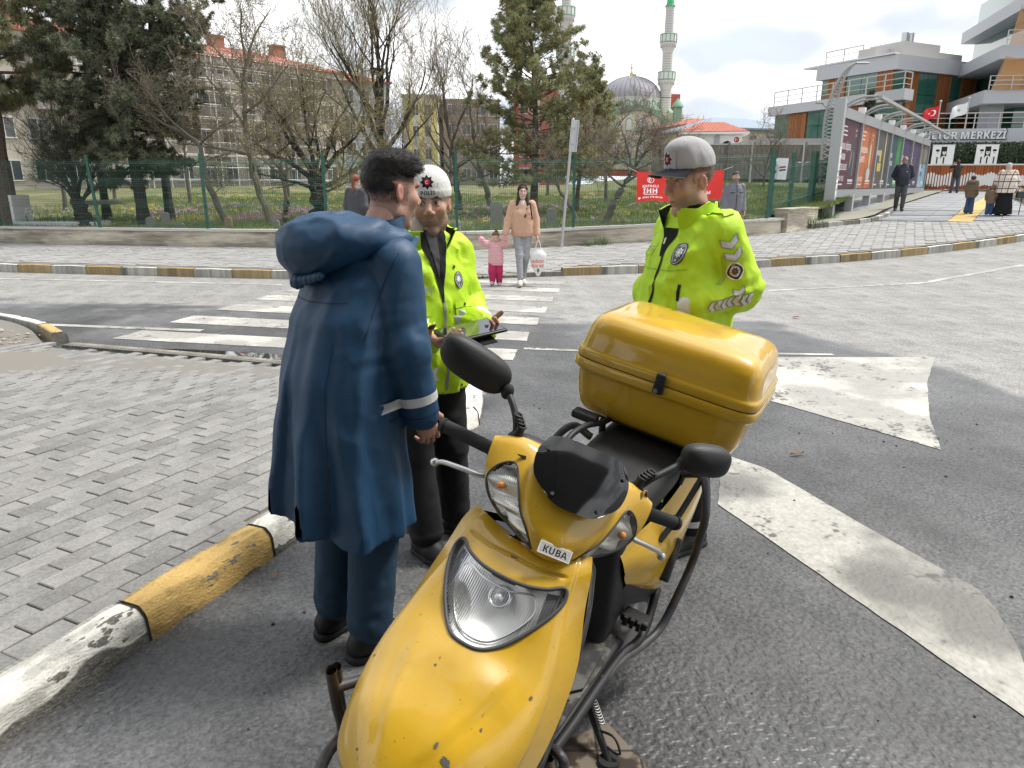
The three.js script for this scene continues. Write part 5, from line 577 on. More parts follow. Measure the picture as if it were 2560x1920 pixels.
// ---------------------------------------------------------------- billboards, lamp, signs, banner, flags
const armM = M('arm_grey', [0.33, 0.33, 0.32], 0.5), galv = M('galvanised_steel', [0.45, 0.46, 0.47], 0.45, { metalness: 0.5 }), bbGrey = M('billboard_frame', [0.30, 0.31, 0.32], 0.55), bbLight = M('billboard_post', [0.40, 0.41, 0.41], 0.6);
const setUV = (g, w, h) => { const p = g.attributes.position, uv = g.attributes.uv; for (let i = 0; i < p.count; i++) uv.setXY(i, p.getX(i) / w + 0.5, p.getY(i) / h + 0.5); return g; };
{
const A = [10.0, -23.0], B = [22.3, -40.1], f = face(A, B), PW = f.L / 7 - 0.28, PH = 2.1;
const bb = thing('billboard_row', 'long grey billboard frame with seven poster bays beside the walkway', 'billboard'); const yc = 2.55;
f.put(part('top_beam', bx(f.L, 0.3, 0.22, 0, 0, 0), bbGrey, bb), 0.5, yc + 1.22); f.put(part('bottom_beam', bx(f.L, 0.24, 0.22, 0, 0, 0), bbGrey, bb), 0.5, yc - 1.18); f.put(part('back_sheet', bx(f.L, 2.2, 0.05, 0, 0, 0), bbGrey, bb), 0.5, yc, -0.06);
for (let i = 1; i <= 7; i++) f.put(part('mullion', bx(0.16, 2.12, 0.2, 0, 0, 0), bbGrey, bb), i / 7, yc + 0.02, 0.012);
f.put(part('end_post', bx(0.26, 3.75, 0.3, 0, 0, 0), bbLight, bb), -0.008, 2.25); const notice = canvasTex(64, 256, (g, w, h) => { g.fillStyle = '#d6d7d6'; g.fillRect(0, 0, w, h); const r = rng(3); for (let i = 0; i < 26; i++) { g.fillStyle = r() < 0.6 ? '#f3f3f1' : '#8b8b88'; g.fillRect(4 + r() * 20, r() * h, 20 + r() * 26, 3 + r() * 12); } }); const ng = setUV(tri(new THREE.PlaneGeometry(0.22, 1.5)), 0.22, 1.5), nt = part('pasted_notices', ng, M('notices', [1, 1, 1], 0.9, { map: notice }), bb); f.put(nt, -0.008, 2.0, 0.154);
for (let i = 0; i < 7; i++) { const t = (i + 0.92) / 7, x = lerp(A[0], B[0], t), z = lerp(A[1], B[1], t), y = pavFarY(x, z); f.put(part('leg', bx(0.28, 2.55 - 1.25 - y + 0.15, 0.24, 0, 0, 0), bbLight, bb), t, (1.3 + y) / 2 - 0.03); }
for (let i = 0; i < 7; i++) { const ag = pipe([[0, 0, 0], [0, 0.14, 0.2], [0, 0.24, 0.5], [0, 0.24, 0.9]], 0.04, 6, 10), a2 = pipe([[0.15, -0.05, 0], [0.15, 0.07, 0.22], [0.15, 0.16, 0.5], [0.15, 0.17, 0.88]], 0.03, 6, 10); f.put(part('lamp_arm', merge([ag, a2]), armM, bb), (i + 0.05) / 7, yc + 1.38, 0.05); f.put(part('lamp_box', bx(0.3, 0.22, 0.2, 0, 0, 0), M('lamp_box', [0.7, 0.7, 0.68], 0.5), bb), (i + 0.05) / 7, yc + 1.48, -0.02); }
f.put(part('lamp_rail', bx(f.L * 0.56, 0.09, 0.14, 0, 0, 0), armM, bb), 0.3, yc + 1.62, 0.95); f.put(part('lamp_rail', bx(f.L * 0.42, 0.09, 0.14, 0, 0, 0), armM, bb), 0.79, yc + 1.58, 0.97);
const P = [['#5c2a3c', '#6d3a4a', ['EVDE KİŞİSEL', 'BAKIM', 'ÇİZELGESİ'], '444 0 153', 'maroon poster with dark figures and white lettering'], ['#d0733a', '#dd8548', ['EVİNİZDEN', 'İŞARETİ'], '444 0 153', 'orange poster with pale vase shape'], ['#59554d', '#6f6a60', ['HABER'], '7-9', 'grey-brown poster with yellow squares'], ['#2f4d5c', '#3c9a55', ['SPOR', 'OKULU'], '', 'blue and green poster behind the man in navy'], ['#433a63', '#6a5b86', ['GENÇ', 'KART'], '', 'purple poster with pink blocks'], ['#54486b', '#7b6b86', ['YAZ', 'KURSU'], '', 'dusty violet poster'], ['#8a7a66', '#a6cbe0', ['SU', 'HAYAT'], '', 'last poster, tree trunk over pale blue']];
P.forEach(([c1, c2, lines, num, label], i) => {
const tx = canvasTex(384, 270, (g, w, h) => { const r = rng(90 + i); g.fillStyle = c1; g.fillRect(0, 0, w, h); if (i === 3) { g.fillStyle = c2; g.fillRect(w * 0.62, 0, w * 0.38, h); } else if (i === 6) { g.fillStyle = c2; g.fillRect(0, h * 0.45, w, h * 0.55); } for (let k = 0; k < 60; k++) { g.globalAlpha = 0.10; g.fillStyle = r() < 0.5 ? c2 : '#2a2222'; g.beginPath(); g.ellipse(w * (0.45 + 0.5 * r()), h * r(), 8 + 26 * r(), 20 + 50 * r(), r() * 0.6, 0, 7); g.fill(); } g.globalAlpha = 1; g.fillStyle = '#f1ece6'; g.textBaseline = 'top'; g.font = '15px sans-serif'; if (i < 2) for (let k = 0; k < 3; k++) g.fillRect(22, 26 + k * 16, 70 + 40 * r(), 5); g.font = 'bold 34px sans-serif'; lines.forEach((s, k) => g.fillText(s, 20, 84 + k * 40)); g.font = 'bold 28px sans-serif'; if (num) g.fillText(num, 20, 214); g.fillRect(20, 250, 110, 6); g.fillRect(w - 150, 232, 110, 10); g.fillRect(w - 150, 247, 110, 4); g.font = 'bold 15px sans-serif'; if (i < 2) { g.fillText('444', w - 88, 24); g.fillText('153', w - 88, 44); }
if (i === 0) { g.fillStyle = '#39434b'; g.beginPath(); g.ellipse(268, 150, 34, 80, 0.08, 0, 7); g.fill(); g.fillStyle = '#a8876f'; g.beginPath(); g.ellipse(246, 150, 12, 40, 0.35, 0, 7); g.fill(); g.fillStyle = '#7d93a0'; g.fillRect(300, 120, 16, 100); } if (i === 1) { g.fillStyle = '#c9cfa3'; g.beginPath(); g.ellipse(280, 130, 20, 62, 0, 0, 7); g.fill(); g.fillStyle = '#cfdcd6'; g.beginPath(); g.ellipse(278, 205, 46, 28, 0, 0, 7); g.fill(); } if (i === 2) { g.fillStyle = '#d9c243'; g.fillRect(130, 90, 46, 54); g.fillRect(90, 150, 100, 40); g.fillStyle = '#cfc7b6'; g.fillRect(260, 0, 26, h); } if (i === 4) { g.fillStyle = '#c8418f'; g.fillRect(60, 150, 70, 26); g.fillRect(60, 190, 50, 22); } if (i === 6) { g.fillStyle = '#6d5a44'; g.fillRect(150, 0, 60, 150); g.fillStyle = '#3f7fb0'; g.fillRect(120, 170, 90, 30); } });
const g = bx(PW, PH, 0.02, 0, 0, 0); setUV(g, PW, PH); const p = solo('poster', g, M('poster_print', [0.72, 0.72, 0.72], 0.55, { map: tx }), label + ' in the billboard row', 'poster', 'posters in the billboard row'); f.put(p, (i + 0.51) / 7, yc + 0.02, 0.03);
});
}
{ // curved lattice street lamp
const l = thing('street_lamp', 'curved white lattice street lamp behind the billboard row', 'street lamp', [16.9, 3.6, -40.5]); const c = new THREE.CatmullRomCurve3([V(0, -2.6, 0), V(-0.1, 0, 0), V(-0.12, 1.6, 0), V(0.2, 3.0, 0), V(0.75, 3.95, 0), V(1.15, 4.2, 0)]), c2 = new THREE.CatmullRomCurve3([V(0.75, -2.6, 0), V(0.6, 0, 0), V(0.42, 1.6, 0), V(0.5, 2.8, 0), V(0.85, 3.85, 0), V(1.15, 4.2, 0)]); part('inner_tube', tri(new THREE.TubeGeometry(c, 30, 0.06, 7)), armM, l); part('outer_tube', tri(new THREE.TubeGeometry(c2, 30, 0.06, 7)), armM, l); const web = []; for (let i = 0; i < 36; i++) { const t = i / 36 * 0.9; web.push(rod(c.getPoint(t), c2.getPoint(t + 0.025), 0.028, 0.028, 5), rod(c2.getPoint(t), c.getPoint(t + 0.025), 0.028, 0.028, 5)); } part('lattice', merge(web), M('lattice_white', [0.38, 0.39, 0.39], 0.5), l); part('lamp_head', merge([rbx(0.7, 0.08, 0.25, 0.03, 1.5, 4.2, 0)]), galv, l); part('side_lamp', merge([rod([-0.1, 2.0, 0], [-0.35, 2.2, 0], 0.03), rbx(0.4, 0.08, 0.18, 0.03, -0.5, 2.25, 0)]), aluD, l);
}
{ // leaning parking sign on a galvanised pole
const s = thing('sign_post', 'leaning galvanised pole with a narrow sign seen from behind', 'sign', [1.22, 0.14, -17.8]); s.rotation.z = -0.075; part('pole', merge([rod([0, 0, 0], [0, 3.0, 0], 0.035, 0.035, 10), rod([0, 3.0, 0], [0, 3.02, 0], 0.03, 0.01, 10)]), galv, s); const sg2 = part('sign_plate', rbx(0.2, 0.72, 0.006, 0.002, 0.05, 2.62, 0.045), galv, s); sg2.rotation.y = 0.5; part('rim', merge([rbx(0.012, 0.72, 0.02, 0.004, -0.04, 2.62, 0.09), rbx(0.012, 0.72, 0.02, 0.004, 0.14, 2.62, 0.0)]), M('sign_rim', [0.6, 0.61, 0.61], 0.4, { metalness: 0.4 }), s); part('clamp', merge([bx(0.1, 0.03, 0.08, 0.02, 2.45, 0.02), bx(0.1, 0.03, 0.08, 0.02, 2.8, 0.02)]), galv, s); part('base_collar', rod([0, 0, 0], [0, 0.1, 0], 0.05, 0.045, 10), galv, s);
}
{ // red charity banner tied to the fence
const tx = canvasTex(1024, 400, (g, w, h) => { g.fillStyle = '#e0342c'; g.fillRect(0, 0, w, h); g.fillStyle = '#fff'; g.textAlign = 'center'; const cx = 165; g.lineWidth = 8; g.strokeStyle = '#fff'; g.beginPath(); g.arc(cx, 108, 38, 0, 7); g.stroke(); g.beginPath(); g.ellipse(cx - 8, 108, 18, 28, 0.3, 0, 7); g.fill(); g.fillStyle = '#e0342c'; g.beginPath(); g.ellipse(cx - 2, 108, 8, 18, 0.3, 0, 7); g.fill(); g.fillStyle = '#fff'; g.font = 'bold 48px sans-serif'; g.fillText('KAPAKLI', cx, 210); g.font = 'bold 96px sans-serif'; g.fillText('İHH', cx, 296); g.fillRect(cx - 74, 306, 148, 8); g.font = 'bold 34px sans-serif'; g.fillText('0553 778 59 59', cx + 24, 362); g.beginPath(); g.arc(cx - 128, 350, 15, 0, 7); g.fill(); g.font = 'bold 62px sans-serif'; g.fillText('YARDIM', 760, 330); g.beginPath(); g.ellipse(430, 92, 70, 14, 0.1, 0, 7); g.fill(); g.font = 'bold 40px sans-serif'; g.fillText('KAPAKLI', 760, 200); });
const A = V(3.1, 1.95, -18.42), B = V(5.35, 2.0, -18.72); const g = quadGrid(40, 14, (u, v) => { const sag = 0.05 * Math.sin(u * Math.PI) ; return [lerp(A.x, B.x, u) + 0.02 * v * (1 - u), lerp(A.y, B.y, u) - 0.75 * v - sag * (1 - v) + 0.05 * v * Math.sin(u * 9), lerp(A.z, B.z, u) + 0.03 * Math.sin(u * 14 + v * 4) * (0.3 + v) + 0.03 * v]; }, (u, v) => [u, 1 - v]);
const bn = thing('banner', 'red cloth banner with white lettering tied to the mesh fence', 'banner'); part('cloth', g, M('banner_cloth', [1, 1, 1], 0.7, { map: tx }), bn); part('cord', merge([rod([3.1, 1.95, -18.42], [2.9, 2.05, -18.5], 0.006), rod([5.35, 2.0, -18.72], [5.6, 2.08, -18.8], 0.006), rod([3.12, 1.2, -18.38], [2.95, 1.15, -18.45], 0.006)]), M('cord', [0.5, 0.48, 0.44], 0.8), bn);
}
{ // small white notice on the fence, bench-like clutter, flags
const tx = canvasTex(256, 256, (g, w, h) => { g.fillStyle = '#e9ebec'; g.fillRect(0, 0, w, h); g.fillStyle = '#2f8f7a'; g.beginPath(); g.ellipse(66, 76, 24, 44, 0, 0, 7); g.fill(); g.fillStyle = '#2d6fae'; g.beginPath(); g.ellipse(66, 76, 15, 30, 0, 0, 7); g.fill(); g.fillStyle = '#e9ebec'; g.fillRect(60, 60, 12, 30); g.fillStyle = '#333'; g.fillRect(30, 150, 74, 14); g.fillRect(30, 176, 74, 8); g.save(); g.translate(186, 120); g.rotate(-0.12); g.fillStyle = '#c0392f'; g.fillRect(-48, -24, 96, 22); g.fillStyle = '#34507e'; g.fillRect(-48, 12, 96, 20); g.restore(); g.strokeStyle = '#bbb'; g.lineWidth = 3; g.beginPath(); g.moveTo(128, 0); g.lineTo(128, h); g.stroke(); });
const gg = setUV(bx(0.5, 0.5, 0.01, 0, 0, 0), 0.5, 0.5), n = solo('notice_board', gg, M('notice_print', [0.95, 0.95, 0.95], 0.6, { map: tx }), 'white notice board with green emblem on the fence left of the billboards', 'sign'); n.position.set(7.15, 2.05, -19.9); n.rotation.set(0, -0.6, -0.05); n.scale.set(0.9, 1.1, 1);
const flag = (name, label, x, z, y, ph, draw) => { const f = thing(name, label, 'flag', [x, y, z], 0, 'flags on the forecourt'); part('pole', merge([rod([0, 0, 0], [0, ph, 0], 0.045, 0.035, 8), sph(0.07, 0, ph + 0.05, 0)]), railM, f); const tx2 = canvasTex(192, 128, draw); part('cloth', quadGrid(18, 10, (u, v) => [-u * 0.95, ph - 0.12 - v * 0.62 - u * 0.35 - 0.03 * Math.sin(u * 7), 0.09 * Math.sin(u * 8 + v * 2) * u], (u, v) => [u, 1 - v]), M('flag_cloth', [1, 1, 1], 0.7, { map: tx2 }), f); };
flag('flag', 'red flag with white crescent and star on its pole', 24.6, -43.6, 4.75, 1.45, (g, w, h) => { g.fillStyle = '#d5232b'; g.fillRect(0, 0, w, h); g.fillStyle = '#fff'; g.beginPath(); g.arc(72, 64, 34, 0, 7); g.fill(); g.fillStyle = '#d5232b'; g.beginPath(); g.arc(82, 64, 27, 0, 7); g.fill(); g.fillStyle = '#fff'; g.beginPath(); for (let i = 0; i < 10; i++) { const r = i % 2 ? 6 : 16, a = i / 10 * 6.283 + 3.14; g.lineTo(112 + Math.cos(a) * r, 64 + Math.sin(a) * r); } g.fill(); });
flag('flag', 'white flag with grey emblem on its pole', 26.1, -43.4, 4.75, 1.6, (g, w, h) => { g.fillStyle = '#eceded'; g.fillRect(0, 0, w, h); g.fillStyle = '#a9b0b4'; g.beginPath(); g.arc(100, 64, 18, 0, 7); g.fill(); });
const ct = pine('cypress_tree', 'small conical conifer standing behind the billboards', [20.3, 3.2, -43.2], 3.5, 0.06, { seed: 3, from: 0.1, branches: 90, profile: [0.5, 0.55, 0.5, 0.4, 0.28, 0.1], tuft: tuftGeo(16, 0.12, 0.012, 1.3, 6), colour: [0.075, 0.085, 0.05], sub: 2, tufts: 2, subL: 0.5, bark: barkG });
const bt = bareTree('bare_tree', 'thin bare shrub in front of the concrete wall', [[6.6, 1.3, -33], [6.65, 2.1, -33], [6.6, 2.8, -33]], 0.05, { seed: 301, levels: 4, kids1: 2, kids2: 2, kids3: 2, limbs: [[0.4, 170, 50, 1.5, 0.03], [0.5, 20, 50, 1.5, 0.03], [0.8, 100, 70, 1.5, 0.03], [1, 60, 75, 1.5, 0.03], [0.7, 200, 60, 1.4, 0.03]] });
const bt2 = bareTree('bare_tree', 'thin bare sapling beside the billboard end post', [[11.6, 1.4, -34], [11.6, 2.1, -34], [11.7, 2.8, -34]], 0.05, { seed: 303, levels: 4, kids1: 2, kids2: 2, kids3: 2, limbs: [[0.4, 170, 50, 1.5, 0.03], [0.5, 20, 50, 1.5, 0.03], [0.8, 100, 70, 1.5, 0.03], [1, 60, 75, 1.5, 0.03], [0.7, 200, 60, 1.4, 0.03]] });
const lw = thing('lattice_wall', 'low cream lattice wall along the edge of the walkway', 'wall'), lm = M('lattice_cream', [.55, .5, .38], .9), fl = face([26.2, -39.6], [16.4, -22.4]); fl.put(part('plinth', bx(fl.L, .18, .16, 0, 0, 0), lm, lw), .5, 1.15); lw.children[0].rotation.z = .024; for (let i = 0; i < 60; i++) { const t = (i + .5) / 60, y = lerp(1.5, .98, t); for (const a of [-.7, .7]) { const b = fl.put(part('lattice_bar', bx(.04, .5, .05, 0, 0, 0, 0, 0, a), lm, lw), t, y); } if (i % 6 === 0) fl.put(part('pier', bx(.16, .62, .16, 0, 0, 0), lm, lw), t, y); }
// litter on the road
const lf = (x, z, s, a, lb) => { const g = quadGrid(6, 2, (u, v) => { const w = Math.sin(u * Math.PI) * 0.3; return [(u - 0.5) * s, 0.012 + 0.02 * s * Math.sin(u * 3) + 0.15 * s * Math.abs(v - 0.5), (v - 0.5) * w * s]; }); const m = solo('dry_leaf', g, M('dry_leaf', [0.2, 0.1, 0.05], 0.85), lb, 'leaf', 'dead leaves on the road'); m.position.set(x, yRoad(x, z) + 0.004, z); m.rotation.y = a; };
lf(1.78, -4.15, 0.1, 0.3, 'curled brown dead leaf between the painted stripe and triangle'); lf(3.6, -8.9, 0.13, 0.6, 'dead leaf on the pale dry asphalt beyond the painted triangle'); lf(-1.02, -2.72, 0.05, 1.2, 'tiny brown leaf in the gutter beside the yellow kerb stone'); lf(-0.35, -6.1, 0.12, 2.0, 'wet brown leaf on the asphalt near the kerb corner');
const peb = []; const r = rng(77); for (let i = 0; i < 130; i++) { const x = -1.2 + 5 * r(), z = -1.3 - 6 * r(); if (x < -0.2 && z > -4.9 && x < -1.54 + (z + 1.76) * -0.42) continue; const s = 0.003 + 0.005 * r() ** 2; const g = tri(new THREE.IcosahedronGeometry(s, 0)); g.scale(1.2, 0.7, 1); g.rotateY(r() * 6); g.translate(x, s * 0.5, z); peb.push(g); } tag(stuff(solo('grit', merge(peb), M('grit_dark', [0.035, 0.033, 0.03], 0.9), 'loose dark grit scattered over the asphalt', 'grit')), 'loose dark grit scattered over the asphalt', 'grit');
}
// ---------------------------------------------------------------- yellow delivery scooter on its side stand
const cr = (a, b, c, d, t) => 0.5 * (2 * b + (c - a) * t + (2 * a - 5 * b + 4 * c - d) * t * t + (3 * b - a - 3 * c + d) * t * t * t);
function netSurface(half) {   // half net rows x cols from centre to edge (x>=0), mirrored; returns S(s,t), s -1..1, t 0..1
const rows = half.map(r => [...r.slice(1).reverse().map(p => [-p[0], p[1], p[2]]), ...r]); return fullNet(rows);
}
function fullNet(rows) {
const nr = rows.length, nc = rows[0].length, G = (i, j, k) => { const I = clamp(i, 0, nr - 1), J = clamp(j, 0, nc - 1); let v = rows[I][J][k]; if (i < 0) v = 2 * rows[0][J][k] - rows[1][J][k]; if (i > nr - 1) v = 2 * rows[nr - 1][J][k] - rows[nr - 2][J][k]; if (j < 0) v = 2 * rows[I][0][k] - rows[I][1][k]; if (j > nc - 1) v = 2 * rows[I][nc - 1][k] - rows[I][nc - 2][k]; return v; };
return (s, t) => { const y = clamp(t, 0, 1) * (nr - 1), x = (clamp(s, -1, 1) + 1) / 2 * (nc - 1), i = Math.min(nr - 2, Math.floor(y)), j = Math.min(nc - 2, Math.floor(x)), v = y - i, u = x - j, o = [0, 0, 0]; for (let k = 0; k < 3; k++) { const q = []; for (let m = -1; m < 3; m++) q.push(cr(G(i + m, j - 1, k), G(i + m, j, k), G(i + m, j + 1, k), G(i + m, j + 2, k), u)); o[k] = cr(q[0], q[1], q[2], q[3], v); } return o; };
}
function shellWithHoles(S, nu, nv, holes, emboss) {   // returns body geometry and one lens/housing pair per hole
const P = [], N = [], W = nu + 1; for (let j = 0; j <= nv; j++) for (let i = 0; i <= nu; i++) P.push(S(i / nu * 2 - 1, j / nv));
const nrm = (j, i) => { const a = P[j * W + Math.max(0, i - 1)], b = P[j * W + Math.min(nu, i + 1)], c = P[Math.max(0, j - 1) * W + i], d = P[Math.min(nv, j + 1) * W + i]; const u = V(b[0] - a[0], b[1] - a[1], b[2] - a[2]), v = V(d[0] - c[0], d[1] - c[1], d[2] - c[2]); return v.cross(u).normalize(); };
for (let j = 0; j <= nv; j++) for (let i = 0; i <= nu; i++) N.push(nrm(j, i)); const flip = N[Math.floor(nv / 2) * W + Math.floor(nu / 2)].z < 0 ? -1 : 1; N.forEach(n => n.multiplyScalar(flip));
if (emboss) for (let j = 0; j <= nv; j++) for (let i = 0; i <= nu; i++) { const e = emboss(i / nu * 2 - 1, j / nv), k = j * W + i, n = N[k]; P[k] = [P[k][0] + n.x * e, P[k][1] + n.y * e, P[k][2] + n.z * e]; }
const body = [], hs = holes.map(() => []);
for (let j = 0; j < nv; j++) for (let i = 0; i < nu; i++) { const s = (i + 0.5) / nu * 2 - 1, t = (j + 0.5) / nv; let h = -1; holes.forEach((q, k) => { if (inPoly(q, s, t)) h = k; }); const a = j * W + i; (h < 0 ? body : hs[h]).push(a, a + 1, a + W, a + 1, a + W + 1, a + W); }
const mk = (idx, off) => { const g = new THREE.BufferGeometry(), pos = []; P.forEach((p, k) => { const o = typeof off === 'function' ? off(k % W / nu * 2 - 1, Math.floor(k / W) / nv) : off, n = N[k]; pos.push(p[0] + n.x * o, p[1] + n.y * o, p[2] + n.z * o); }); g.setAttribute('position', new THREE.Float32BufferAttribute(pos, 3)); g.setIndex(idx); let q = g.toNonIndexed(); g.computeVertexNormals(); const gn = g.attributes.normal, nn = new Float32Array(idx.length * 3); idx.forEach((v, m) => { nn[m * 3] = gn.getX(v); nn[m * 3 + 1] = gn.getY(v); nn[m * 3 + 2] = gn.getZ(v); }); q.setAttribute('normal', new THREE.BufferAttribute(nn, 3)); const nm2 = q.attributes.normal.clone(); q = tri(q); q.setAttribute('normal', nm2); return q; };
return { body: mk(body, 0), inner: mk(body, -0.004), lens: hs.map(h => mk(h, 0.002)), housing: (k, off) => mk(hs[k], off), rim: holes.map(q => q.map(([s, t]) => { const p = S(s, t), k = Math.round(t * nv) * W + Math.round((s + 1) / 2 * nu), n = N[k], e = (emboss ? emboss(s, t) : 0) + 0.0015; return V(p[0] + n.x * e, p[1] + n.y * e, p[2] + n.z * e); })) };
}
function rrLoft(levels, seg = 64) {   // rounded-rectangle sections stacked in y: [y, hx, hz, r, zc]
const ring = (hx, hz, r) => { const o = []; r = Math.min(r, hx, hz); for (let k = 0; k < seg; k++) { const a = k / seg * 4, q = Math.floor(a), t = (a - q); const sx = q === 0 || q === 3 ? 1 : -1, sz = q < 2 ? 1 : -1; const ang = (q + t) * Math.PI / 2; const st = Math.sign(Math.cos(ang)) || 1; const n = 5; const c = Math.cos(ang), s = Math.sin(ang), e = 2 / 8.5; let x = Math.sign(c) * Math.pow(Math.abs(c), e), z = Math.sign(s) * Math.pow(Math.abs(s), e); o.push([x * hx, z * hz]); } return o; };
const L = levels.map(l => ring(l[1], l[2], l[3] ?? 0.05)); return quadGrid(seg, levels.length - 1, (u, v) => { const j = Math.round(v * (levels.length - 1)), k = Math.round(u * seg) % seg, p = L[j][k]; return [p[0], levels[j][0], p[1] + (levels[j][4] ?? 0)]; });
}
{
const noiseS = dataTex(256, 256, (u, v) => { const a = pfbm(u, v, 5, 5, 71), b = pnoise(u * 80, v * 80, 80, 72); const t = 0.9 + 0.14 * (a - 0.5) - (b > 0.965 ? 0.25 : 0); return [t, t, t]; }, { srgb: true, rep: 2.2 });
const roughS = dataTex(256, 256, (u, v) => { const a = pfbm(u, v, 4, 5, 81), s = pnoise(u * 6, v * 70, 70, 82); const t = 0.30 + 0.34 * sstep(0.4, 0.7, a) + 0.1 * s; return [t, t, t]; }, { rep: 1.7 });
const yellow = M('scooter_yellow', [0.74, 0.44, 0.02], 0.9, { phys: true, clearcoat: 0.75, clearcoatRoughness: 0.09, map: noiseS, roughnessMap: roughS });
const boxY = M('box_yellow', [0.74, 0.43, 0.012], 0.42, { phys: true, map: noiseS, clearcoat: 1.0, clearcoatRoughness: 0.05 });
const black = M('black_plastic', [0.012, 0.012, 0.0125], 0.55, { bumpMap: stoneBump, bumpScale: 0.0004 }), gloss = M('black_gloss', [0.006, 0.006, 0.0065], 0.12, { phys: true, clearcoat: 0.4, clearcoatRoughness: 0.04 }), rubber = M('rubber', [0.012, 0.012, 0.012], 0.75), leather = M('seat_vinyl', [0.006, 0.006, 0.0065], 0.6, { bumpMap: stoneBump, bumpScale: 0.0006 });
const dustTex = dataTex(256, 256, (u, v) => { const d = sstep(0.42, 0.64, pfbm(u, v, 5, 5, 91)), k = 0.19 + 0.3 * d + 0.06 * (pnoise(u * 90, v * 90, 90, 3) - 0.5); return [k, k * 0.985, k * 0.95]; }, { srgb: true, rep: 3 });
const dusty = M('dusty_plastic', [0.38, 0.38, 0.38], 0.75, { map: dustTex }), steel = M('worn_steel', [0.35, 0.34, 0.33], 0.45, { metalness: 0.8 }), plate = M('floor_plate', [0.5, 0.49, 0.46], 0.6, { map: dustTex, metalness: 0.35 }), chrome = M('chrome', [0.8, 0.8, 0.8], 0.12, { metalness: 1 }), silver = M('lever_alloy', [0.6, 0.6, 0.59], 0.35, { metalness: 0.9 });
const rustT = dataTex(256, 256, (u, v) => { const a = sstep(0.5, 0.68, pfbm(u, v, 7, 5, 95)); return [lerp(0.30, 0.38, a), lerp(0.305, 0.335, a), lerp(0.32, 0.29, a)]; }, { srgb: true, rep: 5 }); const bar = M('crash_bar', [0.9, 0.9, 0.9], 0.5, { map: rustT, metalness: 0.35 });
const glassL = M('lens_glass', [1, 1, 1], 0.03, { phys: true, transmission: 1, thickness: 0, ior: 1.5, bumpMap: dataTex(128, 64, (u) => { const t = 0.5 + 0.5 * Math.sin(u * 6.283 * 24); return [t, t, t]; }, { rep: 7 }), bumpScale: 0.004 }), glassC = M('lens_clear', [0.96, 0.96, 0.94], 0.05, { phys: true, transmission: 1, thickness: 0, ior: 1.5 }), grey = M('grey_plastic', [0.06, 0.061, 0.064], 0.55), reflector = M('reflector', [0.66, 0.65, 0.61], 0.34, { metalness: 1, bumpMap: dataTex(128, 128, (u, v) => { const t = 0.5 + 0.5 * Math.sin(u * 6.283 * 16); return [t, t, t]; }, { rep: 14 }), bumpScale: 0.0006 });
const sc = thing('motor_scooter', 'yellow delivery scooter with dented nose parked on its side stand', 'scooter', [0.347, 0, -2.47]); sc.rotation.order = 'YXZ'; sc.rotation.set(0, -28.3 * R, -12.3 * R);
// front apron and headlamp
const half = [
[[0, .832, .985], [.06, .836, .985], [.115, .85, .98], [.155, .862, .965]], [[0, .828, 1.03], [.065, .828, 1.03], [.125, .834, 1.018], [.172, .832, .995]], [[0, .79, 1.10], [.07, .786, 1.095], [.135, .775, 1.075], [.188, .762, 1.03]], [[0, .705, 1.19], [.075, .695, 1.18], [.168, .68, 1.158], [.216, .655, 1.075]], [[0, .645, 1.295], [.095, .636, 1.29], [.186, .60, 1.255], [.226, .553, 1.15]], [[0, .588, 1.40], [.1, .576, 1.393], [.18, .528, 1.34], [.22, .465, 1.225]], [[0, .51, 1.48], [.082, .487, 1.46], [.16, .446, 1.40], [.2, .388, 1.29]], [[0, .44, 1.49], [.07, .422, 1.465], [.12, .39, 1.40], [.165, .36, 1.31]]];
const S = netSurface(half); const r7 = (k) => k / 7;
const oh = [[.70, 1.55], [.50, 1.72], [.26, 1.87], [0, 1.92]], os = [[.73, 1.8], [.62, 2.2], [.44, 2.66], [.28, 3.04], [.13, 3.24]]; const outline = [...oh.map(p => [-p[0], r7(p[1])]), ...[...oh].reverse().slice(1).map(p => [p[0], r7(p[1])]), ...os.map(p => [p[0], r7(p[1])]), [0, r7(3.28)], ...[...os].reverse().map(p => [-p[0] - .02, r7(p[1])])];
const em = (s, t) => { const k = t * 7, a = Math.abs(s); const wv = lerp(0.46, 0.10, clamp((k - 3.1) / 2.2, 0, 1)); let e = 0.005 * sstep(wv + 0.10, wv, a) * sstep(5.9, 5.2, k) * sstep(3.1, 3.7, k); e += 0.006 * sstep(0.80, 0.74, a) - 0.006 * sstep(0.08, 0, Math.abs(k - 1.25)) * sstep(0.7, 0.6, a); return e; };
const ap = shellWithHoles(S, 120, 150, [outline], em); const apron = part('front_apron', ap.body, yellow, sc);
part('apron_lining', ap.inner, black, apron);
const rimC = new THREE.CatmullRomCurve3(ap.rim[0], true, 'centripetal'); const hl = new THREE.Group(); hl.name = 'headlamp'; sc.add(hl);
part('rim', tri(new THREE.TubeGeometry(rimC, 160, 0.0045, 8, true)), grey, hl); part('lens', ap.lens[0], glassL, hl); part('housing', ap.housing(0, (s, t) => { const k = t * 7, d = Math.hypot(s / 0.42, (k - 2.45) / 0.75); return -0.012 - 0.034 * sstep(1.15, 0.2, d); }), reflector, hl);
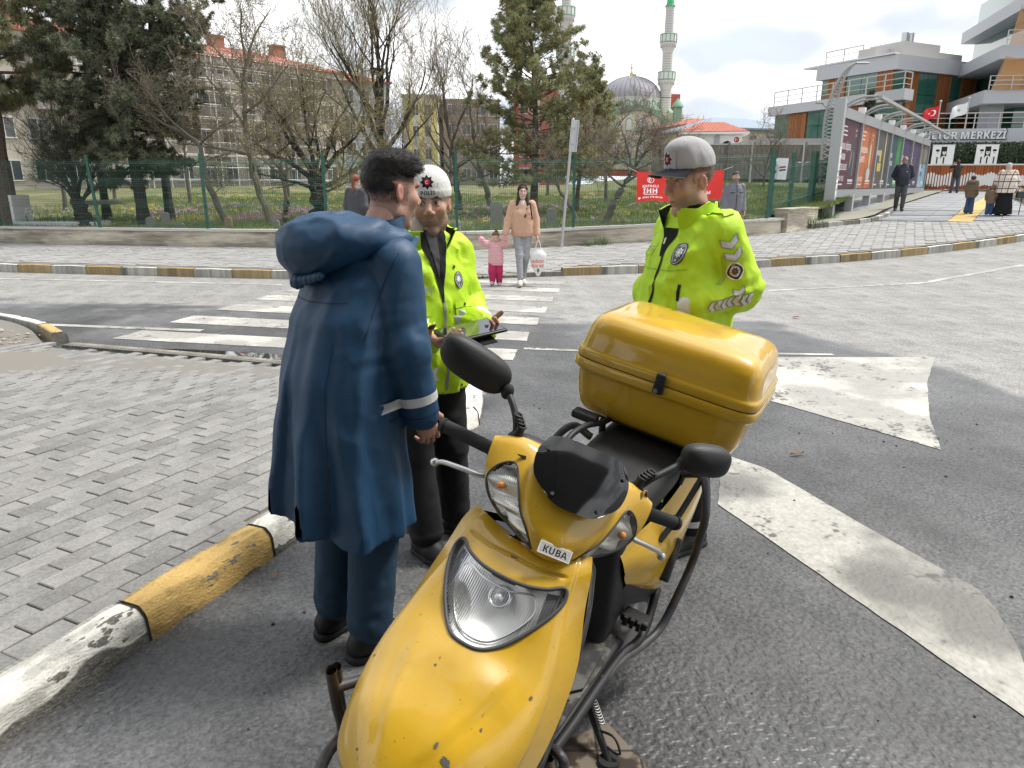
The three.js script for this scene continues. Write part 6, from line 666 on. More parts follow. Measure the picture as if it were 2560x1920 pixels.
{ const c = S(0.05, r7(2.3)); part('bulb', merge([sph(0.012, c[0], c[1] - 0.012, c[2] - 0.012), rod([c[0], c[1] - 0.02, c[2] - 0.03], [c[0], c[1] - 0.012, c[2] - 0.012], 0.012, 0.009, 10)]), M('bulb_glass', [0.55, 0.58, 0.62], 0.1, { metalness: 0.4 }), hl); const rg = new THREE.TorusGeometry(0.024, 0.004, 8, 24); rg.rotateX(-0.9); rg.translate(c[0], c[1] - 0.012, c[2] - 0.018); part('bulb_ring', tri(rg), chrome, hl);
for (const sd of [-1, 1]) { const pts = [[sd * 0.52, r7(1.8)], [sd * 0.66, r7(1.75)], [sd * 0.62, r7(2.15)], [sd * 0.5, r7(2.55)]].map(([s, t]) => { const p = S(s, t); return [p[0], p[1] - 0.002, p[2] - 0.004]; }); part('side_reflector', bufGeo([...pts[0], ...pts[1], ...pts[2], ...pts[0], ...pts[2], ...pts[3]]), grey, hl); } }
{ const inner = [[-.46, 1.98], [-.2, 2.1], [.12, 2.12], [.40, 2.0], [.46, 2.25], [.34, 2.7], [.16, 3.05], [-.02, 3.12], [-.22, 3.0], [-.4, 2.62], [-.5, 2.25]].map(([s, t]) => { const p = S(s, r7(t)); return V(p[0], p[1] - .004, p[2] - .006); }); part('reflector_edge', tri(new THREE.TubeGeometry(new THREE.CatmullRomCurve3(inner, true, 'centripetal'), 120, .0028, 6, true)), chrome, hl); }
// paint chips
{ const ch = []; for (const [s, t, w, h, a] of [[0.55, 0.80, .006, .02, .2], [0.30, 0.72, .008, .012, 1], [0.12, 0.92, .006, .014, .7], [0.2, 0.70, .004, .006, 0], [-0.62, 0.60, .003, .004, 0], [0.62, 0.50, .004, .005, 0], [0.0, 0.175, .010, .006, 0], [-0.1, 0.55, .003, .003, 0], [0.4, 0.62, .003, .004, 0], [-.3, .8, .003, .003, 0]]) { const p = S(s, t), n = V(...S(s + 0.02, t)).sub(V(...S(s - 0.02, t))).cross(V(...S(s, t + 0.02)).sub(V(...S(s, t - 0.02)))).normalize(); if (n.z < 0) n.negate(); const g = tri(new THREE.CircleGeometry(1, 9)); const ps = g.attributes.position; for (let i = 0; i < ps.count; i++) { const k = 0.7 + 0.5 * h3(i, 3, Math.round(s * 50)); ps.setXYZ(i, ps.getX(i) * w * k, ps.getY(i) * h * k, 0); } g.rotateZ(a); g.applyQuaternion(new THREE.Quaternion().setFromUnitVectors(V(0, 0, 1), n)); const e = em(s, t) + 0.0012; g.translate(p[0] + n.x * e, p[1] + n.y * e, p[2] + n.z * e); ch.push(g); } const bp = M('bare_plastic', [0.10, 0.10, 0.09], 0.7); ch.forEach(g => part('paint_chip', g, bp, apron)); }
// lower cowl, fender, leg shield
const low = [[[0, .435, 1.46], [.07, .415, 1.44], [.125, .382, 1.375], [.17, .35, 1.29]], [[0, .36, 1.36], [.07, .345, 1.33], [.12, .32, 1.27], [.16, .29, 1.18]], [[0, .30, 1.20], [.08, .29, 1.18], [.14, .27, 1.14], [.18, .25, 1.04]], [[0, .25, 1.02], [.08, .25, 1.02], [.14, .24, 1.0], [.195, .235, .97]]]; part('lower_cowl', quadGrid(24, 20, (u, v) => netSurface(low)(u * 2 - 1, v)), grey, sc);
const side = [[[.155, .855, .962], [.165, .80, .93], [.15, .70, .90]], [[.19, .75, 1.02], [.185, .70, .95], [.16, .60, .90]], [[.207, .645, 1.07], [.196, .58, .98], [.165, .48, .90]], [[.211, .545, 1.14], [.20, .47, 1.02], [.172, .38, .91]], [[.206, .457, 1.215], [.205, .37, 1.07], [.18, .30, .94]], [[.186, .38, 1.28], [.2, .30, 1.12], [.19, .275, .98]]]; for (const sd of [-1, 1]) part('leg_shield', quadGrid(20, 10, (u, v) => { const p = fullNet(side)(v * 2 - 1, u); return [p[0] * sd, p[1], p[2]]; }), sd > 0 ? dusty : black, sc);
part('inner_panel', quadGrid(16, 20, (u, v) => [(u - 0.5) * 0.33, lerp(0.85, 0.29, v), 0.93 - 0.06 * Math.sin(v * 3) - 0.05 * Math.cos((u - 0.5) * 3) + 0.05]), black, sc); part('top_tray', merge([rbx(0.22, 0.03, 0.10, 0.012, 0.0, 0.825, 0.955), rbx(0.10, 0.05, 0.08, 0.015, 0, 0.84, 0.90)]), gloss, sc);
// floor
part('floor_tunnel', merge([rbx(0.39, 0.05, 0.62, 0.02, 0, 0.255, 0.72), rbx(0.30, 0.10, 0.40, 0.03, 0, 0.21, 0.62)]), black, sc);
for (const sd of [-1, 1]) { const fp = part('foot_plate', merge([extr([[0.03, 0.52], [0.17, 0.42], [0.185, 0.60], [0.175, 0.92], [0.04, 0.93]].map(([x, z]) => [x * sd, z]), 0.006).rotateX(Math.PI / 2).translate(0, 0.289, 0)]), plate, sc); part('rubber_pad', merge([extr([[0.085, 0.62], [0.165, 0.56], [0.172, 0.74], [0.13, 0.80], [0.09, 0.72]].map(([x, z]) => [x * sd, z]), 0.005, 0.003).rotateX(Math.PI / 2).translate(0, 0.298, 0)]), dusty, fp);
part('floor_rail', merge([pipe([[0.19 * sd, 0.275, 0.99], [0.20 * sd, 0.285, 0.85], [0.205 * sd, 0.285, 0.68], [0.215 * sd, 0.28, 0.50], [0.235 * sd, 0.28, 0.38], [0.215 * sd, 0.36, 0.22]], 0.014, 8, 40)]), black, sc);
const studs = []; for (let i = 0; i < 9; i++) for (let j = 0; j < 5; j++) { const x = 0.06 + j * 0.024, z = 0.80 + i * 0.014; if (x < 0.17) studs.push(bx(0.006, 0.004, 0.006, x * sd, 0.2915, z)); } part('studs', merge(studs), plate, fp); }
// seat front cover with passenger foot rests
part('seat_front_cover', rrLoft([[0.27, 0.15, 0.16, .05, .38], [0.36, 0.155, 0.165, .05, .36], [0.48, 0.14, 0.17, .05, .36], [0.60, 0.13, 0.18, .05, .36], [0.70, 0.125, 0.19, .05, .36]]), black, sc);
for (const sd of [-1, 1]) { part('heel_plate', merge([extr([[0.11, 0.29], [0.235, 0.30], [0.23, 0.43], [0.13, 0.44]].map(([x, y]) => [x * sd, y]), 0.03, 0.01).rotateX(-0.5).translate(0, 0.16, 0.38)]), dusty, sc); part('foot_peg', merge([rbx(0.09, 0.03, 0.06, 0.01, 0.205 * sd, 0.345, 0.40), ...[0, 1, 2].map(k => bx(0.012, 0.03, 0.02, (0.18 + 0.022 * k) * sd, 0.348, 0.435))]), dusty, sc); }
// seat
const seatL = [[0.62, 0.09, 0.655, 0.705], [0.58, 0.115, 0.66, 0.76], [0.48, 0.138, 0.665, 0.79], [0.34, 0.15, 0.67, 0.797], [0.18, 0.156, 0.675, 0.80], [0.10, 0.156, 0.68, 0.805], [-0.15, 0.15, 0.69, 0.81], [-0.42, 0.13, 0.70, 0.81], [-0.47, 0.09, 0.72, 0.79]];
part('seat', quadGrid(40, seatL.length * 3, (u, v) => { const k = v * (seatL.length - 1), i = Math.min(seatL.length - 2, Math.floor(k)), t = k - i, q = [0, 1, 2, 3].map(m => cr(seatL[Math.max(0, i - 1)][m], seatL[i][m], seatL[i + 1][m], seatL[Math.min(seatL.length - 1, i + 2)][m], t)), a = u * 6.2832, c = Math.cos(a), s = Math.sin(a), e = 0.55, h = (q[3] - q[2]) / 2; return [Math.sign(c) * Math.abs(c) ** e * q[1], (q[2] + q[3]) / 2 + Math.sign(s) * Math.abs(s) ** e * h, q[0]]; }), leather, sc); part('seat_seam', pipe([[0.13, 0.72, 0.50], [0.143, 0.735, 0.34], [0.15, 0.745, 0.15], [0.152, 0.765, 0.0]], 0.003, 5, 20), rubber, sc);
// yellow side panels
const sp = [[[.115, .64, .53], [.15, .665, .36], [.165, .69, .15], [.165, .73, -.1], [.13, .79, -.5]], [[.135, .56, .50], [.195, .565, .34], [.215, .58, .15], [.205, .63, -.1], [.15, .72, -.52]], [[.15, .49, .46], [.205, .455, .33], [.228, .44, .17], [.21, .50, -.08], [.15, .64, -.5]], [[.15, .475, .44], [.20, .40, .30], [.222, .375, .19], [.20, .43, -.04], [.13, .60, -.46]]];
for (const sd of [-1, 1]) { const p = part('side_panel', quadGrid(30, 16, (u, v) => { const q = fullNet(sp)(u * 2 - 1, v); const e = 0.007 * sstep(0.52, 0.46, v) * sstep(0.1, 0.25, v); return [(q[0] + e) * sd, q[1], q[2]]; }), yellow, sc); const un = part('under_panel', quadGrid(12, 6, (u, v) => { const q = fullNet(sp)(u * 2 - 1, 1); return [(q[0] - 0.02 * v) * sd, q[1] - 0.12 * v, q[2] - 0.03 * v]; }), grey, sc); const st = [...Array(5)].map((_, i) => { const q = fullNet(sp)(0.2 + 0.06 * i, 0.68 + 0.02 * i); return [q[0] * sd + 0.004 * sd, q[1], q[2]]; }); part('pink_decal', bufGeo([...st[0], ...st[4], [st[2][0], st[2][1] + 0.02, st[2][2]]].flat()), M('pink_decal', [0.5, 0.06, 0.2], 0.5), p); }
part('tail_section', merge([rbx(0.24, 0.12, 0.36, 0.04, 0, 0.72, -0.42)]), yellow, sc); part('tail_lamp', rbx(0.16, 0.07, 0.05, 0.02, 0, 0.72, -0.61), M('red_lens', [0.35, 0.01, 0.01], 0.2), sc);
// wheels, engine, stand
const wheel = (name, x, y, z, ry) => { const w = new THREE.Group(); w.name = name; w.position.set(x, y, z); w.rotation.y = ry; sc.add(w); const tg = new THREE.TorusGeometry(0.172, 0.05, 14, 40); tg.rotateY(Math.PI / 2); part('tyre', tri(tg), rubber, w); part('rim', merge([rod([-0.035, 0, 0], [0.035, 0, 0], 0.13, 0.13, 28), rod([-0.05, 0, 0], [0.05, 0, 0], 0.03, 0.03, 12)]), aluD, w); return w; };
wheel('front_wheel', 0.0, 0.222, 1.27, 0.45); wheel('rear_wheel', 0, 0.222, 0, 0); part('fork', merge([rod([0.07, 0.22, 1.24], [0.06, 0.55, 1.08], 0.02), rod([-0.07, 0.22, 1.3], [-0.06, 0.55, 1.1], 0.02)]), black, sc);
part('engine', merge([rbx(0.2, 0.18, 0.5, 0.04, 0.1, 0.25, 0.2), rod([0.02, 0.28, 0.42], [0.02, 0.3, 0.56], 0.07, 0.06, 14)]), steel, sc); part('exhaust', merge([rod([-0.16, 0.28, 0.2], [-0.18, 0.32, -0.35], 0.05, 0.055, 14)]), steel, sc); part('shock', rod([0.12, 0.3, -0.05], [0.12, 0.66, -0.16], 0.03, 0.03, 10), black, sc);
{ const d = V(0.282 - 0.347, 0, -1.697 + 2.47); sc.updateMatrixWorld(); const ft = sc.worldToLocal(V(0.282, 0.012, -1.697)); const pv = V(0.13, 0.19, 0.60); const stand = part('side_stand', merge([rod(pv, ft, 0.013, 0.011, 10), tri(new THREE.CylinderGeometry(0.03, 0.034, 0.014, 14)).rotateZ(12.3 * R).translate(ft.x, ft.y, ft.z), pipe([pv.clone().lerp(ft, 0.62), pv.clone().lerp(ft, 0.6).add(V(0.06, 0.02, 0.02)), pv.clone().lerp(ft, 0.72).add(V(0.07, 0.0, 0.02)), pv.clone().lerp(ft, 0.78)], 0.004, 6, 16)]), black, sc); const cs = []; for (let i = 0; i <= 90; i++) { const t = i / 90, c = pv.clone().lerp(ft, 0.08 + 0.42 * t).add(V(0.028, 0.012, 0.01)); cs.push(V(c.x + 0.009 * Math.cos(t * 75), c.y, c.z + 0.009 * Math.sin(t * 75))); } part('spring', tri(new THREE.TubeGeometry(new THREE.CatmullRomCurve3(cs), 180, 0.0022, 5)), steel, stand); }
// crash bars
part('crash_bar', merge([pipe([[0.17, 0.76, 0.14], [0.235, 0.79, 0.17], [0.285, 0.70, 0.22], [0.292, 0.60, 0.21], [0.29, 0.50, 0.17], [0.287, 0.40, 0.22], [0.272, 0.275, 0.30], [0.245, 0.255, 0.40], [0.22, 0.275, 0.52], [0.205, 0.285, 0.66]], 0.0135, 10, 90)]), bar, sc); part('crash_bar', merge([pipe([[-0.17, 0.76, 0.14], [-0.235, 0.79, 0.17], [-0.285, 0.70, 0.22], [-0.292, 0.60, 0.21], [-0.29, 0.50, 0.17], [-0.287, 0.40, 0.22], [-0.272, 0.275, 0.30], [-0.245, 0.255, 0.40], [-0.22, 0.275, 0.52], [-0.205, 0.285, 0.66]], 0.0135, 10, 90)]), bar, sc);
part('front_guard', merge([pipe([[0.195, 0.30, 0.98], [0.225, 0.31, 1.0], [0.23, 0.24, 0.97], [0.225, 0.20, 0.98], [0.215, 0.22, 1.06], [0.20, 0.30, 1.18], [0.2, 0.36, 1.36], [0.14, 0.40, 1.48], [0, 0.40, 1.535], [-0.14, 0.40, 1.48], [-0.22, 0.33, 1.36], [-0.25, 0.30, 1.27], [-0.262, 0.40, 1.29], [-0.265, 0.53, 1.325]], 0.0135, 10, 120), pipe([[-0.262, 0.53, 1.31], [-0.27, 0.40, 1.27], [-0.265, 0.26, 1.22], [-0.24, 0.2, 1.1]], 0.012, 8, 30), rod([-0.262, 0.46, 1.30], [-0.19, 0.47, 1.19], 0.013, 0.013, 10)]), bar, sc);
// rear rack
part('rack', merge([pipe([[-0.165, 0.68, 0.47], [-0.17, 0.78, 0.43], [-0.17, 0.835, 0.37], [-0.16, 0.85, 0.28], [-0.14, 0.828, 0.12], [-0.13, 0.82, -0.3]], 0.0105, 8, 50), pipe([[0.16, 0.70, 0.10], [0.165, 0.80, 0.06], [0.14, 0.815, 0.0], [0.13, 0.82, -0.3]], 0.011, 8, 40), pipe([[0.19, 0.60, 0.33], [0.21, 0.66, 0.27], [0.235, 0.79, 0.17]], 0.010, 8, 20), rod([-0.2, 0.82, 0.06], [0.2, 0.82, 0.06], 0.010), rod([-0.2, 0.82, -0.2], [0.2, 0.82, -0.2], 0.010), bx(0.34, 0.008, 0.34, 0, 0.818, -0.1), rod([-0.15, 0.83, 0.12], [-0.15, 0.70, 0.06], 0.012), rod([0.15, 0.82, -0.02], [0.15, 0.70, -0.06], 0.012), rbx(0.09, 0.03, 0.05, 0.01, -0.19, 0.855, 0.20)]), black, sc);
// handlebar unit, turned to the left
const hb = new THREE.Group(); hb.name = 'handlebar'; sc.add(hb); hb.position.set(0.022, 0.972, 0.855); hb.quaternion.setFromAxisAngle(V(0, Math.cos(28 * R), -Math.sin(28 * R)), 29 * R);
const hh = [[[0, .028, -.045], [.08, .028, -.045], [.15, .028, -.04], [.205, .008, -.03]], [[0, .052, .02], [.08, .05, .02], [.155, .046, .012], [.212, .02, .008]], [[0, .03, .085], [.085, .022, .08], [.155, .004, .062], [.208, -.028, .042]], [[0, -.018, .145], [.075, -.028, .135], [.138, -.05, .108], [.186, -.078, .07]], [[0, -.06, .182], [.055, -.068, .172], [.102, -.086, .14], [.145, -.112, .09]], [[0, -.102, .195], [.036, -.107, .18], [.066, -.118, .152], [.095, -.134, .10]], [[0, -.128, .172], [.03, -.13, .16], [.052, -.136, .132], [.07, -.145, .09]]];
const H = netSurface(hh), q6 = (k) => k / 6; const ind = [[.62, q6(1.95)], [.80, q6(2.05)], [.96, q6(2.5)], [.97, q6(3.2)], [.93, q6(4.0)], [.80, q6(4.75)], [.55, q6(5.15)], [.42, q6(5.1)], [.48, q6(4.3)], [.52, q6(3.4)], [.54, q6(2.6)]], indM = ind.map(p => [-p[0], p[1]]).reverse();
const cv = shellWithHoles(H, 110, 110, [ind, indM], (s, t) => 0.005 * sstep(0.48, 0.40, Math.abs(s)) * sstep(0.25, 0.35, t)); const cover = part('handlebar_cover', cv.body, yellow, hb); part('cover_lining', cv.inner, black, cover);
for (let k = 0; k < 2; k++) { const g = new THREE.Group(); g.name = 'indicator'; hb.add(g); part('rim', tri(new THREE.TubeGeometry(new THREE.CatmullRomCurve3(cv.rim[k], true, 'centripetal'), 90, 0.0024, 6, true)), grey, g); part('lens', cv.lens[k], glassC, g); part('housing', cv.housing(k, (s, t) => -0.010 - 0.008 * Math.sin(t * 40)), reflector, g); const c = H((k ? -1 : 1) * 0.74, q6(2.7)); part('bulb', sph(0.011, c[0], c[1] - 0.006, c[2] - 0.004), M('amber_bulb', [0.6, 0.22, 0.04], 0.25), g); }
part('cover_rear', rbx(0.30, 0.07, 0.05, 0.02, 0, 0.0, -0.045), black, hb); part('speedometer', merge([rbx(0.16, 0.02, 0.08, 0.01, 0, 0.04, -0.03)]), gloss, hb);
// dark screen with four bolts
const scr = netSurface([[[0, .108, .035], [.045, .107, .034], [.08, .1, .03], [.098, .088, .026]], [[0, .08, .078], [.05, .078, .076], [.09, .072, .07], [.117, .062, .062]], [[0, .042, .12], [.05, .04, .118], [.085, .034, .111], [.108, .025, .102]], [[0, .0, .158], [.03, -.001, .156], [.052, .002, .15], [.068, .008, .142]]]); part('windscreen', quadGrid(26, 20, (u, v) => { const s = u * 2 - 1, t = v; const p = scr(s, t); return [p[0] + 0, p[1] + 0.006, p[2] + 0.006]; }), gloss, hb); for (const [s, t] of [[-.75, .28], [.75, .28], [-.55, .88], [.55, .88]]) { const p = scr(s, t); part('screen_bolt', rod([p[0], p[1] + 0.005, p[2] + 0.004], [p[0], p[1] + 0.011, p[2] + 0.011], 0.005, 0.004, 10), grey, hb); }
{ const p = H(0.0, q6(4.62)); const tx = canvasTex(256, 96, (g, w, h) => { g.fillStyle = '#c9c9c6'; g.fillRect(0, 0, w, h); g.strokeStyle = '#f0f0ee'; g.lineWidth = 8; g.strokeRect(4, 4, w - 8, h - 8); g.fillStyle = '#26262a'; g.font = 'bold 74px sans-serif'; g.textAlign = 'center'; g.textBaseline = 'middle'; g.fillText('KUBA', w / 2, h / 2 + 4); }); const bg = setUV(bx(0.078, 0.028, 0.004, 0, 0, 0), 0.078, 0.028); const b = part('badge', bg, M('badge_print', [1, 1, 1], 0.3, { map: tx, metalness: 0.2 }), hb); b.position.set(p[0], p[1] + 0.004, p[2] + 0.005); b.rotation.set(-0.62, 0, 0); }
{ const g = new THREE.Group(); const slot = extr([[0, 0], [0.045, 0.012], [0.035, 0.028]], 0.004); const v = part('vent', slot, M('vent_black', [0.005, 0.005, 0.005], 0.9), hb); const p = H(-0.58, q6(1.65)); v.position.set(p[0] - 0.012, p[1] + 0.001, p[2] + 0.005); v.rotation.set(-1.0, 0.2, -0.4); }
for (const sd of [-1, 1]) {
part('grip', merge([rod([0.195 * sd, -0.025, -0.02], [0.325 * sd, -0.05, -0.08], 0.0175, 0.0175, 14), rod([0.325 * sd, -0.05, -0.08], [0.336 * sd, -0.052, -0.085], 0.021, 0.018, 14), rod([0.188 * sd, -0.024, -0.017], [0.2 * sd, -0.026, -0.022], 0.024, 0.024, 14), rbx(0.06, 0.06, 0.06, 0.015, 0.172 * sd, -0.035, -0.01)]), rubber, hb);
part('brake_lever', merge([pipe([[0.165 * sd, -0.06, 0.02], [0.20 * sd, -0.072, 0.035], [0.25 * sd, -0.085, 0.02], [0.30 * sd, -0.105, -0.005], [0.312 * sd, -0.115, -0.01]], 0.0065, 8, 30), sph(0.0115, 0.315 * sd, -0.118, -0.012), rbx(0.03, 0.02, 0.03, 0.006, 0.16 * sd, -0.058, 0.015)]), silver, hb);
const m = new THREE.Group(); m.name = 'mirror'; hb.add(m); const top = sd < 0 ? [-0.222, 0.108, -0.075] : [0.255, 0.118, -0.075], base = [0.162 * sd, 0.028, -0.012];
part('stem', merge([pipe([base, [lerp(base[0], top[0], 0.25), base[1] + 0.04, -0.02], [lerp(base[0], top[0], 0.6), base[1] + 0.065, -0.045], top], 0.0085, 10, 30), lathe([[0.0, 0], [0.022, 0.0], [0.02, 0.015], [0.012, 0.03], [0.0105, 0.05]], 14, base[0], base[1] - 0.008, base[2]), ...[0, 1, 2, 3].map(i => { const t = new THREE.TorusGeometry(0.0105, 0.003, 6, 14); t.rotateX(Math.PI / 2); t.translate(base[0] + 0.006 * i * sd, base[1] + 0.04 + 0.006 * i, base[2] - 0.004 * i); return tri(t); })]), black, m);
const mh = new THREE.Group(); const sh = quadGrid(40, 16, (u, v) => { const a = u * 6.2832, c = Math.cos(a), s = Math.sin(a), e = 0.72; let x = Math.sign(c) * Math.abs(c) ** e * 0.094, y = Math.sign(s) * Math.abs(s) ** e * 0.058; y += x * -0.12; x *= 1 + 0.16 * (y < 0 ? -1 : 1) * Math.abs(y) / 0.06 * 0.3; const k = Math.sin(Math.min(1, v * 1.25) * Math.PI / 2), z = v < 0.8 ? 0.034 * Math.cos(v / 0.8 * Math.PI / 2) : -0.012 * (v - 0.8) / 0.2; return [x * k, y * k, z]; }); part('mirror_shell', sh, black, m); const gl = part('mirror_glass', sph(1, 0, 0, -0.012, 0.09, 0.053, 0.002, 24, 8), chrome, m); for (const o of [m.children[1], m.children[2]]) { o.position.set(top[0] + 0.085 * sd, top[1] + 0.026, top[2] - 0.012); o.rotation.set(-0.1, sd < 0 ? 0.05 : 0.25, sd < 0 ? -0.08 : 0.30); o.scale.set(sd < 0 ? 1.02 : 0.72, sd < 0 ? 0.84 : 0.74, 1); } if (sd > 0) for (const o of [m.children[1], m.children[2]]) o.position.x -= 0.03; else for (const o of [m.children[1], m.children[2]]) o.position.x -= 0.012;
part('mirror_boot', sph(0.016, top[0], top[1], top[2], 1, 1.3, 1), rubber, m);
}
{ const w = []; for (let k = 0; k < 4; k++) { const t = new THREE.TorusGeometry(0.02 + 0.003 * k, 0.0016, 5, 24); t.scale(0.7, 1.5, 1); t.rotateY(0.4 + k * 0.25); t.translate(0.178, 0.02 - 0.006 * k, 0.012); w.push(tri(t)); } part('wire_coil', merge(w), M('brass_wire', [0.38, 0.25, 0.08], 0.4, { metalness: 0.6 }), hb); }
// delivery box: lifts off the rack, so it is a thing of its own
const box = thing('delivery_box', 'large glossy yellow top box latched over the scooter rack', 'box', [0.352, -0.022, -2.47]); box.rotation.order = 'YXZ'; box.rotation.copy(sc.rotation);
const zc = -0.085, bl = (y, hx, hz) => [y, hx, hz, .06, zc];
part('tub', rrLoft([bl(.846, .001, .001), bl(.846, .2, .14), bl(.848, .238, .172), bl(.858, .262, .193), bl(.876, .277, .206), bl(.91, .29, .216), bl(.96, .3, .224), bl(1.0, .305, .228), bl(1.008, .308, .23), bl(1.014, .317, .238), bl(1.02, .322, .242), bl(1.044, .322, .242), bl(1.049, .316, .237)], 128), boxY, box);
part('lid', rrLoft([bl(1.051, .314, .235), bl(1.055, .319, .24), bl(1.076, .319, .24), bl(1.083, .313, .235), bl(1.09, .308, .23), bl(1.12, .304, .226), bl(1.155, .297, .219), bl(1.178, .288, .211), bl(1.195, .274, .198), bl(1.206, .255, .181), bl(1.212, .23, .158), bl(1.218, .15, .1), bl(1.221, .001, .001)], 128), boxY, box); part('seam', rrLoft([bl(1.045, .313, .234), bl(1.057, .313, .234)], 128), M('seam_dark', [0.05, 0.03, 0.01], 0.8), box);
const lt = part('latch', merge([rbx(0.032, 0.052, 0.02, 0.008, 0.006, 1.068, zc + 0.25), rbx(0.036, 0.034, 0.018, 0.008, 0.006, 1.038, zc + 0.248)]), black, box); part('lock_cylinder', rod([0.003, 1.034, zc + 0.254], [0.003, 1.034, zc + 0.262], 0.0085, 0.0085, 16), chrome, lt); for (const sd of [-1, 1]) part('hinge', rbx(0.05, 0.04, 0.01, 0.004, 0.15 * sd, 1.05, zc - 0.246), black, box);
}
// ---------------------------------------------------------------- people: figures meshed from distance fields
function field(prims) {
const P = prims.map(p => ({ ...p, k: p.k ?? 0.02 }));
for (const p of P) { if (p.t === 'c') { p.d = [p.b[0] - p.a[0], p.b[1] - p.a[1], p.b[2] - p.a[2]]; p.l2 = p.d[0] ** 2 + p.d[1] ** 2 + p.d[2] ** 2 || 1e-9; } }
return (x, y, z) => {
let D = 1e3;
for (let i = 0; i < P.length; i++) {
const p = P[i]; let d;
if (p.t === 'c') { const ax = x - p.a[0], ay = y - p.a[1], az = z - p.a[2]; let h = (ax * p.d[0] + ay * p.d[1] + az * p.d[2]) / p.l2; h = h < 0 ? 0 : h > 1 ? 1 : h; const qx = ax - p.d[0] * h, qy = ay - p.d[1] * h, qz = az - p.d[2] * h; d = Math.sqrt(qx * qx + qy * qy + qz * qz) - (p.ra + (p.rb - p.ra) * h); }
else if (p.t === 'e') { let ax = x - p.c[0], ay = y - p.c[1], az = z - p.c[2]; if (p.m) { const m = p.m, bx2 = m[0] * ax + m[3] * ay + m[6] * az, by = m[1] * ax + m[4] * ay + m[7] * az; az = m[2] * ax + m[5] * ay + m[8] * az; ax = bx2; ay = by; } const r = p.r, k0 = Math.sqrt((ax / r[0]) ** 2 + (ay / r[1]) ** 2 + (az / r[2]) ** 2), k1 = Math.sqrt((ax / r[0] ** 2) ** 2 + (ay / r[1] ** 2) ** 2 + (az / r[2] ** 2) ** 2); d = k0 < 1e-6 ? -Math.min(...r) : k0 * (k0 - 1) / k1; }
else if (p.t === 'f') d = p.f(x, y, z);
else { const R0 = p.rings, n = R0.length; let j = 0; while (j < n - 2 && y > R0[j + 1][0]) j++; const a = R0[j], b = R0[j + 1]; let t = (y - a[0]) / (b[0] - a[0]); t = t < 0 ? 0 : t > 1 ? 1 : t; const s = t * t * (3 - 2 * t) * 0.5 + t * 0.5, cx = a[1] + (b[1] - a[1]) * s, cz = a[2] + (b[2] - a[2]) * s, rx = a[3] + (b[3] - a[3]) * s, rz = a[4] + (b[4] - a[4]) * s; const ux = x - cx, uz = z - cz, e = p.e ?? 2.5; const q = Math.pow(Math.pow(Math.abs(ux) / rx, e) + Math.pow(Math.abs(uz) / rz, e), 1 / e); d = (q - 1) * Math.min(rx, rz); if (p.fold) d -= p.fold(Math.atan2(ux, uz), y, ux, uz); const lo = R0[0][0] - y, hi = y - R0[n - 1][0]; const cap = lo > hi ? lo : hi; if (cap > d) d = cap > 0 && d > 0 ? Math.hypot(cap, d) : cap; }
if (p.neg) { const k = p.k, h = Math.max(k - Math.abs(D + d), 0) / k; D = Math.max(D, -d) + h * h * k * 0.25; }
else if (p.cut) D = Math.max(D, d);
else { const k = p.k, h = k > 0 ? Math.max(k - Math.abs(D - d), 0) / k : 0; D = Math.min(D, d) - h * h * k * 0.25; }
}
return D;
};
}
function boundsOf(prims, pad) { const lo = [9, 9, 9], hi = [-9, -9, -9], add = (c, r) => { for (let i = 0; i < 3; i++) { lo[i] = Math.min(lo[i], c[i] - r[i]); hi[i] = Math.max(hi[i], c[i] + r[i]); } }; for (const p of prims) { if (p.neg || p.cut) continue; if (p.t === 'c') { add(p.a, [p.ra, p.ra, p.ra]); add(p.b, [p.rb, p.rb, p.rb]); } else if (p.t === 'e') { const m = p.m ? Math.max(...p.r) : 0; add(p.c, p.m ? [m, m, m] : p.r); } else if (p.t === 'r') for (const r of p.rings) add([r[1], r[0], r[2]], [r[3], 0, r[4]]); } return [lo.map(v => v - pad), hi.map(v => v + pad)]; }
